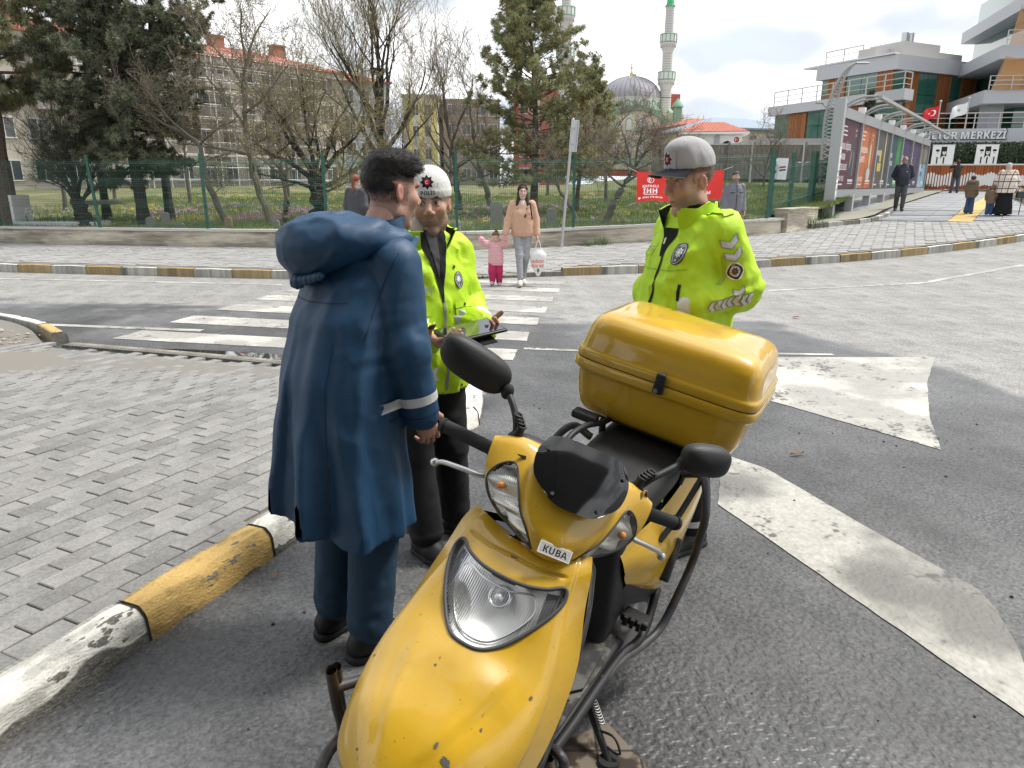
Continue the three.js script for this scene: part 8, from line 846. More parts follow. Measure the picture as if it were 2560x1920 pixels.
part('collar', quadGrid(56, 8, (u, v) => { const a = lerp(.12, 6.16, u), front = Math.cos(a), rr = lerp(.098, .084, v) + .004 * Math.sin(a * 5 + v * 4); return [Math.sin(a) * rr * 1.05, 1.42 + v * .105 - .02 * front * (1 - v) + .014 * front * v, Math.cos(a) * rr + .165 + .03 * v]; }), navy, coat); part('collar_lining', quadGrid(56, 4, (u, v) => { const a = lerp(.12, 6.16, u), front = Math.cos(a), rr = lerp(.094, .079, v); return [Math.sin(a) * rr * 1.05, 1.425 + v * .10 + .014 * front * v, Math.cos(a) * rr + .165 + .03 * v]; }), fleece, coat);
const seamM = M('coat_seam', [.006, .032, .075], .7); for (const [pts, w] of [[[[[-.36, 1.43, -.1], [.55, 0, .8]], [[-.34, 1.3, -.2], [.5, 0, .8]], [[-.31, 1.17, -.24], [.45, 0, .85]]], .0035], [[[[-.2, 1.16, -.35], [.3, 0, 1]], [[-.2, .9, -.4], [.3, 0, 1]], [[-.21, .56, -.42], [.3, 0, 1]]], .003], [[[[.12, 1.28, -.4], [0, 0, 1]], [[0, 1.275, -.4], [0, 0, 1]], [[-.14, 1.28, -.4], [0, 0, 1]]], .0035]]) part('seam', ribbon(ct.f, pts, w, .0012), seamM, coat); part('cuff_hem', ribbonRing(ct.f, elR, wrR, .97, .14, .006), seamM, coat);
const hood = cloth([ell([.01, 1.455, -.03], [.14, .075, .10], 0), ell([.06, 1.43, -.07], [.10, .08, .07], .06), ell([-.06, 1.475, .03], [.12, .055, .09], .06), ell([-.15, 1.455, .12], [.045, .042, .08], .06), ell([.155, 1.455, .12], [.045, .042, .08], .06), ell([0, 1.49, .055], [.13, .035, .055], .05), { ...ell([0, 1.54, .185], [.095, .12, .10], .03), neg: true }], .008, (x, y, z) => .008 * (ridge(x * 7 + y * 4, y * 10, z * 6) - .35) + .009 * (crease(x * 5 + y * 5, y * 7, z * 5) - .3) + .003 * (crease(x * 13, y * 10, z * 13) - .3)); const hdM = part('hood', hood.g, navy, coat);
const band = cloth([cap([.15, 1.385, .0], [.12, 1.35, -.065], .016, .018, .02), cap([.12, 1.35, -.065], [.04, 1.335, -.11], .018, .018, .02), cap([.04, 1.335, -.11], [-.06, 1.36, -.09], .018, .014, .02)], .006, (x, y, z) => .0016 * Math.sin((x - z) * 260)); part('hood_band', band.g, navy, hdM); part('hood_flap', cloth([cap([-.185, 1.465, .195], [-.2, 1.39, .14], .010, .010, .02), cap([-.155, 1.485, .17], [-.185, 1.425, .16], .012, .010, .02)], .006).g, M('flap_edge', [.05, .12, .19], .7), hdM);
const tr = cloth([...leg([.085, .92, 0], [.1, .52, .035], [.105, .13, -.015], [.105, .088, .078]), ...leg([-.085, .92, 0], [-.1, .52, .035], [-.105, .13, -.015], [.105, .088, .078])], .009, (x, y, z) => .006 * (ridge(x * 9, y * 16, z * 9) - .4) * (.5 + sstep(.35, .1, y)) + .003 * (ridge(x * 25, y * 12, z * 25) - .4)); part('trousers', tr.g, jean, p);
const boot = M('boot_black', [.010, .009, .0085], .6); shoe(p, [.105, 0, -.03], [.12, 1], { mat: boot, high: .15, s: 1.06 }); shoe(p, [-.105, 0, -.03], [-.12, 1], { mat: boot, high: .15, s: 1.06 });
}
function ribbonRing(f, a, b, t, w, rad) { const A = V(...a), B = V(...b), D = B.clone().sub(A).normalize(), C = A.clone().lerp(V(...b), t), e1 = D.clone().cross(V(0, 0, 1)).normalize(), e2 = D.clone().cross(e1); return quadGrid(48, 3, (u, v) => { const an = u * 6.2832, o = e1.clone().multiplyScalar(Math.cos(an)).addScaledVector(e2, Math.sin(an)), c = C.clone().addScaledVector(D, (v - .5) * rad); let r = w; for (let s = 0; s < 40; s++) { const d = f(c.x + o.x * r, c.y + o.y * r, c.z + o.z * r); if (d < .0006 || r < .01) break; r -= d * .8; } r += .002; return [c.x + o.x * r, c.y + o.y * r, c.z + o.z * r]; }); }
{ // officer with the beanie and tablet, facing the camera
const p = thing('person', 'person in lime police jacket and white beanie, holding a tablet', 'person', [-0.385, 0, -3.06], 36 * R); const skin = [0.46, 0.27, 0.195];
const hm = headM([.03, 1.55, .035], -33 * R, 3 * R, 2 * R, 1.0);
const arms = [[[.16, 1.35, -.01], [.205, 1.10, .03], [.15, 1.05, .235]], [[-.16, 1.35, -.01], [-.22, 1.09, .03], [-.125, 1.03, .24]]];
part('body', bodyGeo([placeGeo(headGeo({ skin, stubble: .75, hairC: [.02, .016, .014], lid: .22, gaze: [-.2, .02] }, .0032), hm), skinBody([cap([0, .95, 0], [0, 1.28, 0], .10, .12), cap([-.13, 1.34, 0], [.13, 1.34, 0], .05, .05, .05), cap([0, 1.34, 0], [0, 1.45, .01], .06, .055), ...arm(...arms[0], [.04, .036, .027]), ...arm(...arms[1], [.04, .036, .027]), ...leg([.09, .88, 0], [.1, .48, .02], [.1, .1, -.02], [.08, .06, .045]), ...leg([-.09, .88, 0], [-.1, .48, .02], [-.1, .1, -.02], [.08, .06, .045])], skin), handAt(1, [.147, 1.05, .25], [-.2, .0, .9], [-.55, .75, 0], skin, [.5, .5, .5, .55], .2), handAt(-1, [-.12, 1.03, .255], [.2, .0, .9], [.55, .75, 0], skin, [.5, .5, .5, .55], .2)]), skinM, p);
const jk = policeJacket(p, { arms, armR: [.082, .074, .06], rings: [[.765, 0, 0, .19, .155], [.80, 0, 0, .197, .162], [.95, 0, .005, .198, .162], [1.12, 0, .01, .198, .155], [1.27, 0, .005, .19, .142], [1.36, 0, 0, .17, .12], [1.42, 0, 0, .12, .10], [1.45, 0, 0, .09, .085]] });
const nm = jk.m;
// open front: dark fleece, undershirt, zip edges
part('front_fleece', onto(jk.f, [.0, 1.33, .4], [0, 0, -1], [0, 1, 0], .17, .34, 20, 36, .004, vee([[0, .02, .98], [.3, .14, .86], [.72, .4, .62], [1, .49, .53]])), fleece, nm); part('grey_shirt', onto(jk.f, [-.005, 1.365, .4], [0, 0, -1], [0, 1, 0], .075, .2, 14, 24, .007, vee([[0, .1, .9], [.6, .3, .7], [1, .48, .52]])), M('shirt_grey', [.05, .05, .052], .9), nm); part('neck_warmer', cloth([cap([-.045, 1.425, .035], [.045, 1.425, .035], .035, .035, .02), cap([0, 1.42, .01], [0, 1.45, .015], .068, .062, .02)], .008).g, M('warmer_cream', [.42, .38, .33], .9), nm);
part('zip_edge', ribbon(jk.f, [[[.005, 1.17, .4], [0, 0, -1]], [[.012, 1.0, .4], [0, 0, -1]], [[.012, .78, .4], [0, 0, -1]]], .012, .003, [1, 0, 0]), reflG, nm);
collar(p, { c: [0, 1.385, .0], r0: .105, r1: .115, h: .085, hf: -.02, gap: .5, flare: .05, drop: .8 }, limeM, fleece);
const dec = (name, o, d, w, h, mat, ol, n = 12, off = .0025) => part(name, onto(jk.f, o, d, [0, 1, 0], w, h, n, n, off, ol), mat, nm);
dec('chest_badge', [.125, 1.245, .4], [-.1, 0, -1], .052, .07, M('badge_a', [1, 1, 1], .5, { map: badgeTex }), ellPoly, 16); const lis = canvasTex(128, 64, (g) => { g.fillStyle = '#b9e01e'; g.fillRect(0, 0, 128, 64); g.fillStyle = '#b9bbb6'; g.font = 'bold 50px sans-serif'; g.textAlign = 'center'; g.fillText('POLİS', 64, 50); }); part('chest_text', onto(jk.f, [-.095, 1.215, .4], [0, 0, -1], [0, 1, 0], .10, .045, 12, 8, .0025), M('chest_text', [1, 1, 1], .6, { map: lis }), nm);
const pocket = (x, y, w, h, n) => { part(n, onto(jk.f, [x, y, .4], [0, 0, -1], [0, 1, 0], w, h, 12, 12, .006), limeM, nm); part('pocket_flap', onto(jk.f, [x, y + h * .42, .4], [0, 0, -1], [0, 1, 0], w * 1.08, h * .3, 10, 6, .009), limeM, nm); part('snap', onto(jk.f, [x, y + h * .36, .4], [0, 0, -1], [0, 1, 0], .014, .014, 6, 6, .0115, ellPoly), navyT, nm); }; pocket(.115, 1.10, .10, .12, 'pocket'); pocket(-.105, 1.08, .10, .12, 'pocket'); part('snap', onto(jk.f, [.08, 1.30, .4], [0, 0, -1], [0, 1, 0], .014, .014, 6, 6, .004, ellPoly), navyT, nm); for (const x of [.10, .16, -.08]) part('hem_snap', onto(jk.f, [x, .785, .4], [0, 0, -1], [0, 1, 0], .014, .014, 6, 6, .004, ellPoly), navyT, nm);
for (const [x, d] of [[-.04, 0], [.0, 0], [.04, 0]]) { const g = onto(jk.f, [x - .09, .86, .4], [0, 0, -1], [1, 0, 0], .06, .05, 10, 10, .003, chevron); part('hem_chevron', g, reflW, nm); } for (const a of arms) part('cuff_band', ribbonRing(jk.f, a[1], a[2], .78, .12, .045), reflW, nm);
part('radio', merge([rbx(.045, .12, .03, .008, -.165, 1.08, .135), rod([-.175, 1.14, .135], [-.175, 1.22, .13], .006)]), fleece, p);
// beanie
const bn = cloth([ell([0, .066, -.012], [.089, .094, .107], 0), { t: 'f', cut: true, f: (x, y, z) => .036 + .05 * Math.min(0, z + .02) * .8 - y }], .0042, (x, y, z) => .0012 * Math.sin(Math.atan2(x, z) * 70) + .004 * sstep(.075, .055, y)); const be = part('beanie', placeGeo(bn.g, hm), M('beanie_white', [.62, .62, .60], .95), p); part('emblem', placeGeo(onto(bn.f, [.014, .085, .25], [-.1, 0, -1], [0, 1, 0], .088, .088, 22, 22, .002), hm), M('emblem_print', [1, 1, 1], .9, { map: polisTex('#cfcfcb') }), be);
const ft = arms; const tr = cloth([...leg([.085, .86, 0], [.1, .48, .02], [.13, .13, .0], [.10, .085, .075]), ...leg([-.085, .86, 0], [-.1, .48, .05], [-.095, .13, .13], [.10, .085, .075])], .0095, (x, y, z) => .006 * (ridge(x * 9, y * 13, z * 9) - .4) + .005 * sstep(.3, .12, y) * (ridge(x * 12, y * 26, z * 12) - .4)); part('trousers', tr.g, navyT, p);
shoe(p, [.13, 0, -.02], [.55, .8], { mat: shoeM, flash: reflW }); shoe(p, [-.095, 0, .11], [.12, 1], { mat: shoeM });
// tablet held in both hands
const tb = thing('tablet', 'black tablet in a folded case held in two hands', 'tablet', [-0.165, 1.075, -2.765]); tb.rotation.set(0.12, 0.55, 0.10); tb.rotation.order = 'YXZ'; part('tablet_body', rbx(.25, .012, .165, .005, 0, 0, 0), M('tablet_black', [.02, .02, .022], .4), tb); part('case_flap', bx(.13, .003, .15, .0, -.016, .03, 0, .18), fleece, tb); part('screen', bx(.23, .001, .145, 0, .0068, 0), M('screen_glass', [.015, .016, .018], .06, { phys: true, clearcoat: 1 }), tb);
}
{ // officer in the cap, hands in pockets, looking down to the left
const p = thing('person', 'person in lime police jacket and grey cap, hands in pockets, looking down', 'person', [0.775, 0, -3.08], -64 * R); const skin = [0.52, 0.31, 0.235];
const hm = headM([0, 1.64, .05], -4 * R, 9 * R, 0, 1.05);
const arms = [[[.16, 1.435, -.02], [.205, 1.215, -.10], [.165, 1.165, .11]], [[-.16, 1.435, -.015], [-.215, 1.215, -.06], [-.165, 1.165, .12]]];
part('body', bodyGeo([placeGeo(headGeo({ skin, stubble: .22, scalp: .8, hairC: [.07, .05, .035], lid: -.25, gaze: [0, -.4] }, .0032), hm), skinBody([cap([0, .98, 0], [0, 1.34, 0], .10, .12), cap([-.13, 1.42, 0], [.13, 1.42, 0], .05, .05, .05), cap([0, 1.42, 0], [0, 1.53, .025], .06, .056), ...arm(...arms[0], [.04, .036, .027]), ...arm(...arms[1], [.04, .036, .027]), ...leg([.09, .92, 0], [.1, .5, .02], [.1, .1, -.02], [.08, .06, .045]), ...leg([-.09, .92, 0], [-.1, .5, .02], [-.1, .1, -.02], [.08, .06, .045])], skin), handAt(1, [.16, 1.155, .128], [-.45, -.5, .5], [-.7, 0, -.5], skin, [.3, .3, .3, .3], .3), handAt(-1, [-.165, 1.155, .135], [.45, -.5, .5], [.7, 0, -.5], skin, [.3, .3, .3, .3], .3)]), skinM, p);
const jk = policeJacket(p, { arms, armR: [.092, .082, .066], rings: [[.80, 0, .0, .165, .145], [.85, 0, .0, .175, .155], [.93, 0, .0, .185, .16], [.97, 0, .015, .195, .185], [1.06, 0, .035, .2, .21], [1.2, 0, .03, .2, .19], [1.34, 0, .015, .195, .165], [1.44, 0, 0, .175, .13], [1.50, 0, .005, .12, .105], [1.53, 0, .01, .095, .09]] }); const nm = jk.m;
collar(p, { c: [0, 1.455, .012], r0: .108, r1: .10, h: .105, hf: -.03, gap: .42, flare: .045, drop: .9, lean: .01 }, limeM, fleece); part('fleece_collar', cloth([cap([0, 1.45, .01], [0, 1.535, .025], .085, .078, .02), { ...cap([0, 1.5, .02], [0, 1.62, .03], .068, .07, .008), neg: true }], .008).g, fleece, nm); part('inner_front', onto(jk.f, [.0, 1.43, .45], [0, -.1, -1], [0, 1, 0], .11, .12, 16, 16, .004, vee([[0, 0, 1], [.55, .25, .75], [1, .46, .54]])), fleece, nm);
const Rb = (pts, w, off, mat, name, wd) => part(name, ribbon(jk.f, pts, w, off, wd), mat, nm);
Rb([[[.012, 1.43, .45], [0, 0, -1]], [[.014, 1.3, .45], [0, 0, -1]], [[.016, 1.12, .45], [0, 0, -1]], [[.016, .95, .45], [0, 0, -1]]], .011, .003, navyT, 'front_zip', [1, 0, 0]); Rb([[[.19, 1.24, .4], [-.25, 0, -1]], [[.195, 1.175, .4], [-.25, 0, -1]]], .014, .003, navyT, 'pocket_zip', [1, 0, 0]); Rb([[[.28, .97, .35], [-.7, 0, -1]], [[.30, .9, .35], [-.7, 0, -1]], [[.31, .83, .35], [-.7, 0, -1]]], .018, .004, navyT, 'side_zip', [1, 0, -.5]); Rb([[[-.16, 1.30, .4], [0, 0, -1]], [[-.05, 1.292, .45], [0, 0, -1]], [[.08, 1.292, .45], [0, 0, -1]], [[.17, 1.30, .4], [-.1, 0, -1]]], .004, .0022, M('seam_lime', [.3, .5, .01], .7), 'yoke_seam', [0, 1, 0]);
const pat = (name, o, d, up, w, h, mat, ol, n = 14) => part(name, onto(jk.f, o, d, up, w, h, n, n, .003, ol), mat, nm);
pat('chest_badge', [.115, 1.36, .45], [-.05, 0, -1], [.12, 1, 0], .064, .088, M('badge_b', [1, 1, 1], .45, { map: badgeTex }), ellPoly, 20); pat('breast_text', [-.09, 1.37, .45], [0, 0, -1], [0, 1, 0], .07, .05, M('breast_text', [1, 1, 1], .6, { map: canvasTex(128, 96, (g) => { g.fillStyle = '#b4de1c'; g.fillRect(0, 0, 128, 96); g.fillStyle = '#7c8c66'; g.font = 'bold 64px sans-serif'; g.textAlign = 'center'; g.fillText('155', 64, 72); }) }), null);
// outer left sleeve: chevrons, round badge, arm pocket
const along = (t) => { const [s, e, w] = arms[0]; return t < 1 ? s.map((v, i) => lerp(v, e[i], t)) : e.map((v, i) => lerp(v, w[i], t - 1)); }; const tang = (t) => { const a = along(Math.max(0, t - .05)), b = along(t + .05); return b.map((v, i) => v - a[i]); };
const sleeve = (name, t, lat, w, h, mat, ol, n) => { const c = along(t), tg = V(...tang(t)).normalize(), out = V(.75, lat, .55).addScaledVector(tg, -V(.75, lat, .55).dot(tg)).normalize(), o = V(...c).addScaledVector(out, .25); return pat(name, [o.x, o.y, o.z], [-out.x, -out.y, -out.z], [-tg.x, -tg.y, -tg.z], w, h, mat, ol, n); };
for (const t of [.12, .34]) { sleeve('shoulder_chevron_edge', t, .25, .078, .056, reflG, chevron); const c = sleeve('shoulder_chevron', t, .25, .068, .047, reflW, chevron); } 
nm.children.filter(c => c.name === 'shoulder_chevron').forEach(c => c.geometry.translate(.0012, 0, .0012));
sleeve('round_badge', .60, -.15, .072, .072, M('badge_c', [1, 1, 1], .4, { map: roundTex }), ellPoly, 20); part('arm_pocket_zip', onto(jk.f, V(...along(.62)).add(V(.08, .0, .3)).toArray(), [-.2, 0, -1], [.1, 1, 0], .016, .11, 4, 14, .003), M('zip_olive', [.35, .45, .03], .6), nm);
for (let i = 0; i < 8; i++) { const t = .95 + i * .125; const q = sleeve('sleeve_chevron_edge', t, -.32, .05, .042, reflG, chevron, 12), r2 = sleeve('sleeve_chevron', t, -.32, .044, .034, reflW, chevron, 12); const c = V(...along(t)); r2.geometry.computeBoundingBox(); const d = r2.geometry.boundingBox.getCenter(V()).sub(c).normalize().multiplyScalar(.0014); r2.geometry.translate(d.x, d.y, d.z); }
for (let i = 0; i < 4; i++) { pat('hem_chevron', [.33 + .02 * (i > 1 ? i : 0), .90, .28 - .035 * i], [-.75, 0, -.6], [1, 0, -1], .075, .03, i % 2 ? reflG : reflW, chevron, 12); } part('epaulette', onto(jk.f, [.155, 1.62, .0], [-.12, -1, 0], [.0, 0, 1], .14, .06, 14, 8, .007), limeM, nm); part('snap', onto(jk.f, [.10, 1.65, .01], [0, -1, 0], [0, 0, 1], .016, .016, 6, 6, .009, ellPoly), navyT, nm); part('cuff', cloth([cap([.172, 1.168, .108], [.155, 1.155, .14], .057, .05, .01)], .008).g, reflW, nm); part('zip_pull', rod([.02, 1.42, .17], [.02, 1.395, .18], .004, .003, 6), chromeSmall(), nm);
// cap
const cp = cloth([ell([0, .07, -.012], [.085, .098, .107], 0), ell([0, .135, .035], [.05, .03, .055], .04), { t: 'f', cut: true, f: (x, y, z) => .056 + .12 * Math.max(0, z - .02) * .4 - .05 * Math.max(0, -z) - y }], .0045, (x, y, z) => .003 * (ridge(x * 18, y * 12, z * 18) - .4) - .0015 * sstep(.0025, 0, Math.abs(x)) ); const cm2 = part('cap', placeGeo(cp.g, hm), M('cap_grey', [.40, .39, .395], .9), p);
const visor = (off) => quadGrid(30, 10, (u, v) => { const a = lerp(-1.15, 1.15, u), x = Math.sin(a) * .088, z0 = Math.cos(a) * .108 - .01, ext = .082 * Math.cos(a * .92) * v; return [x * (1 + .10 * v), .066 + off - .006 * v - .026 * (x / .09) ** 2 * (.4 + v), z0 + ext]; }); part('visor', placeGeo(mergeGeometries([visor(0), visor(-.004)], false), hm), M('visor_navy', [.006, .0075, .016], .85), cm2); part('visor_piping', placeGeo(quadGrid(30, 2, (u, v) => { const a = lerp(-1.15, 1.15, u), x = Math.sin(a) * .088, e = .082 * Math.cos(a * .92), sh = (v - .5) * .004; return [x * 1.10, .066 - .006 - .026 * (x / .09) ** 2 * 1.4 + sh - .002, Math.cos(a) * .108 - .01 + e + .0008]; }), hm), reflG, cm2); part('emblem', placeGeo(onto(cp.f, [.0, .106, .25], [0, -.1, -1], [0, 1, 0], .085, .085, 22, 22, .002), hm), M('emblem_cap', [1, 1, 1], .85, { map: polisTex('#aaa7a8') }), cm2);
stuff(part('hair', placeGeo(strands(nets(field(headShape({})), [-.105, -.2, -.13], [.105, .14, .135], .006, .01), 6000, 9, .010, .0006, (a, N, r) => V(N.x * .6 + (r() - .5) * .5, -.9, N.z * .4 - .2), a => a.y > -.045 && a.y < .06 && a.z < .035 && (a.y > .0 || a.z < -.035) && !(Math.abs(a.x) > .072 && Math.abs(a.y) < .04 && a.z > -.045)), hm), M('hair_brown', [.075, .053, .038], .7), p));
const tr = cloth([...leg([.085, .90, 0], [.1, .5, .02], [.11, .14, -.01], [.10, .088, .078]), ...leg([-.085, .90, 0], [-.1, .5, .02], [-.11, .14, -.01], [.10, .088, .078])], .0095, (x, y, z) => .006 * (ridge(x * 9, y * 13, z * 9) - .4) + .004 * sstep(.3, .12, y) * (ridge(x * 12, y * 26, z * 12) - .4)); const tm = part('trousers', tr.g, navyT, p); for (let i = 0; i < 3; i++) part('trouser_chevron', onto(tr.f, [.34, .30 - i * .055, .1], [-1, 0, -.15], [0, 1, 0], .06, .05, 10, 10, .003, chevron), i % 2 ? reflW : limeM, tm); part('ankle_band', ribbonRing(tr.f, [.1, .5, .02], [.11, .14, -.01], .96, .14, .03), reflW, tm);
p.scale.set(.96, 1, .96); shoe(p, [.11, 0, -.03], [.2, 1], { mat: shoeM, high: .14 }); shoe(p, [-.11, 0, -.03], [-.1, 1], { mat: shoeM, high: .14 });
}
function chromeSmall() { return mats.chrome; }
// ---------------------------------------------------------------- passers-by
function figure(label, pos, phi, s, o) {
const p = thing('person', label, 'person', pos, phi * R); const skin = o.skin || [.5, .3, .22], c = o.cell || .015; p.scale.setScalar(s);
const A = o.arms || [[[.17, 1.40, 0], [.22, 1.12, -.02], [.22, .88, .06]], [[-.17, 1.40, 0], [-.22, 1.12, -.02], [-.22, .88, .06]]], L = o.legs || [[[.085, .9, 0], [.095, .5, .03], [.1, .1, 0]], [[-.085, .9, 0], [-.095, .5, .03], [-.1, .1, 0]]];
const hm = headM(o.headAt || [0, 1.60, .02], (o.yaw || 0) * R, (o.pitch || 0) * R, 0, o.hs || .95);
const hands = A.map((a, i) => { const d = a[2].map((v, k) => v - a[1][k]); return handAt(i ? -1 : 1, a[2], d, o.palm?.[i] || [i ? .9 : -.9, 0, .3], skin, [.5, .5, .55, .6], .5, .006, .95); });
part('body', bodyGeo([placeGeo(headGeo({ skin, hairC: o.hairC, stubble: o.stubble, scalp: o.scalp, lid: .3 }, o.headCell || .006), hm), skinBody([cap([0, 1.0, 0], [0, 1.3, 0], .10, .11), cap([-.12, 1.36, 0], [.12, 1.36, 0], .05, .05, .05), cap([0, 1.38, 0], [0, 1.5, .005], .055, .05), ...A.flatMap(a => arm(...a, [.035, .032, .026])), ...L.flatMap(l => leg(...l, [.07, .055, .04]))], skin, .022), ...hands]), skinM, p);
if (o.top) { const [mat, rings, ar, disp] = o.top; const q = cloth([ringsP(rings, 0, { e: 2.3 }), ...A.flatMap(a => arm(a[0], a[1], a[1].map((v, k) => lerp(v, a[2][k], .96)), ar))], c, disp || ((x, y, z) => .008 * (ridge(x * 10, y * 9, z * 10) - .4))); p.userData.f = undefined; o._top = part(o.topName || 'jacket', q.g, mat, p); o._f = q.f; }
if (o.pants) { const [mat, r, disp] = o.pants; part('trousers', cloth(L.flatMap(l => leg(l[0], l[1], [l[2][0], l[2][1] + .03, l[2][2]], r)), c, disp || ((x, y, z) => .006 * (ridge(x * 10, y * 14, z * 10) - .4))).g, mat, p); }
if (o.hair) { const q = cloth(o.hair, o.hairCell || .008, (x, y, z) => .006 * (ridge(x * 40, y * 9, z * 40) - .35)); part('hair', placeGeo(q.g, hm), M('hair', o.hairC || [.03, .018, .012], .65), p); }
if (o.shoes) L.forEach((l, i) => shoe(p, [l[2][0], 0, l[2][2]], o.toe?.[i] || [i ? -.1 : .1, 1], { mat: o.shoes, sole: o.sole, lift: Math.max(0, l[2][1] - .1), s: o.shoeS || .95 }));
p.userData.hm = undefined; return p;
}
{
const shortHair = [ell([0, .058, -.014], [.081, .075, .1], 0), { t: 'f', cut: true, f: (x, y, z) => (.045 - .9 * Math.max(0, -z - .01) + .5 * Math.max(0, z - .03)) - y }];
const coatR = [[.80, 0, 0, .18, .13], [1.0, 0, 0, .185, .135], [1.2, 0, .005, .19, .13], [1.34, 0, 0, .185, .115], [1.43, 0, 0, .12, .09], [1.47, 0, 0, .07, .07]];
// woman walking over the crossing
const sj = dataTex(16, 128, (u, v) => { const k = Math.sin(v * 6.283 * 22 + Math.sin(u * 6.283) * .6) > .6 ? .42 : .64; return [k, k * 1.01, k * 1.03]; }, { srgb: true, rep: 2.2 });
const w = figure('person in peach jacket with long dark hair, leading a toddler over the crossing', [.17, 0, -12.0], 4, .945, { yaw: 4, skin: [.55, .36, .28], hairC: [.03, .016, .011], cell: .012, headCell: .005, arms: [[[.16, 1.40, 0], [.235, 1.13, -.02], [.255, .89, .04]], [[-.16, 1.40, 0], [-.24, 1.14, .0], [-.3, .92, .09]]], legs: [[[.08, .92, 0], [.06, .5, .06], [.03, .1, -.16]], [[-.08, .92, 0], [-.06, .53, .12], [-.05, .125, .2]]], top: [M('jacket_peach', [.56, .34, .23], .8), [[.86, 0, 0, .175, .13], [.92, 0, 0, .19, .145], [1.05, 0, 0, .19, .145], [1.25, 0, .01, .18, .135], [1.36, 0, 0, .17, .11], [1.44, 0, 0, .1, .08], [1.47, 0, 0, .06, .06]], [.075, .07, .055]], pants: [M('striped_jeans', [1, 1, 1], .8, { map: sj }), [.095, .062, .05]], shoes: M('trainer_white', [.6, .58, .6], .7), sole: M('sole_tan', [.35, .27, .16], .8), hair: [ell([0, .055, -.02], [.082, .078, .1], 0), cap([.07, .0, -.005], [.085, -.2, .045], .026, .03, .03), cap([.085, -.2, .045], [.03, -.42, .13], .03, .018, .02), cap([-.07, .0, -.005], [-.095, -.22, .03], .026, .034, .03), cap([-.095, -.22, .03], [-.1, -.42, .08], .034, .02, .02), cap([0, -.02, -.085], [0, -.3, -.09], .06, .06, .03), { ...ell([0, -.01, .07], [.064, .088, .06], .01), neg: true }] });
{ const hm = headM([0, 1.60, .02], 4 * R, 0, 0, .95), t = new THREE.TorusGeometry(.088, .011, 8, 30, Math.PI); t.rotateX(-.12); t.scale(.98, 1.05, 1); t.translate(0, .045, .02); part('headband', placeGeo(tri(t), hm), fleece, w); part('bag_strap', pipe([[.12, 1.43, .1], [.14, 1.3, .145], [.16, 1.15, .14]], .012, 6, 16), fleece, w); part('white_top', cloth([cap([0, 1.40, .06], [0, 1.44, .045], .04, .045, .02)], .01).g, M('white_top', [.6, .63, .68], .8), w); }
const bag = thing('plastic_bag', 'white plastic carrier bag with red print hanging from a hand', 'bag', [.435, .16, -11.93]); const bt = canvasTex(128, 160, (g) => { g.fillStyle = '#eeeeec'; g.fillRect(0, 0, 128, 160); g.fillStyle = '#d8432f'; g.font = 'bold 24px sans-serif'; g.fillText('DOĞAL', 30, 82); g.fillText('HER GÜN', 12, 108); g.fillStyle = '#3f8a4d'; g.beginPath(); g.arc(64, 126, 12, 0, 7); g.fill(); });
part('bag_body', quadGrid(24, 20, (u, v) => { const a = u * 6.2832, h = .46 * (1 - v), k = Math.pow(Math.sin(Math.min(1, (1 - v) * 1.15 + .05) * 1.5), .8) * (1 - .62 * sstep(.25, 0, v)), n = .012 * (vnoise(Math.cos(a) * 3, v * 8, Math.sin(a) * 3) - .5); return [Math.cos(a) * (.14 * k + n) + .0, h, Math.sin(a) * (.06 * k + n)]; }, (u, v) => [u * 2 % 1, 1 - v]), M('plastic_white', [1, 1, 1], .35, { phys: true, map: bt, transmission: .25, thickness: 0 }), bag); part('handle', merge([pipe([[-.05, .44, 0], [-.02, .56, 0], [.0, .60, 0]], .008, 6, 12), pipe([[.05, .44, 0], [.02, .56, 0], [.0, .60, 0]], .008, 6, 12)]), M('plastic_handle', [.7, .7, .7], .4), bag);
// toddler
const k = figure('toddler in pink puffer jacket and crimson trousers, one arm raised', [-.27, 0, -11.95], -3, .56, { yaw: 6, pitch: 14, hs: 1.32, headAt: [0, 1.42, .03], skin: [.58, .38, .3], hairC: [.12, .06, .03], cell: .018, headCell: .008, arms: [[[.15, 1.22, 0], [.28, 1.24, .06], [.29, 1.44, .12]], [[-.15, 1.22, 0], [-.33, 1.24, .04], [-.42, 1.38, .12]]], legs: [[[.09, .75, 0], [.1, .42, .02], [.1, .1, -.02]], [[-.09, .75, 0], [-.11, .45, .1], [-.1, .14, .06]]], top: [M('puffer_pink', [.66, .36, .38], .6), [[.62, 0, 0, .2, .16], [.7, 0, 0, .22, .18], [.95, 0, 0, .215, .175], [1.15, 0, 0, .19, .15], [1.26, 0, 0, .12, .11], [1.3, 0, 0, .08, .08]], [.1, .095, .08], (x, y, z) => .014 * Math.abs(Math.sin(y * 42 + x * 2))], pants: [M('trousers_crimson', [.45, .02, .10], .8), [.125, .11, .09]], shoes: M('baby_shoe', [.45, .43, .42], .8), shoeS: 1.1, hair: [ell([0, .05, -.02], [.082, .078, .098], 0), ell([.01, .14, -.03], [.03, .028, .03], .02), cap([.02, .155, -.03], [.05, .11, -.07], .018, .012, .01), { t: 'f', cut: true, f: (x, y, z) => .035 + 0.5 * Math.max(0, z) - y }] });
{ const hm = headM([0, 1.42, .03], 6 * R, 14 * R, 0, 1.32), t = new THREE.TorusGeometry(.024, .009, 6, 14); t.rotateX(1.5); t.translate(.01, .125, -.03); part('hair_tie', placeGeo(tri(t), hm), M('tie_red', [.5, .06, .04], .7), k); }
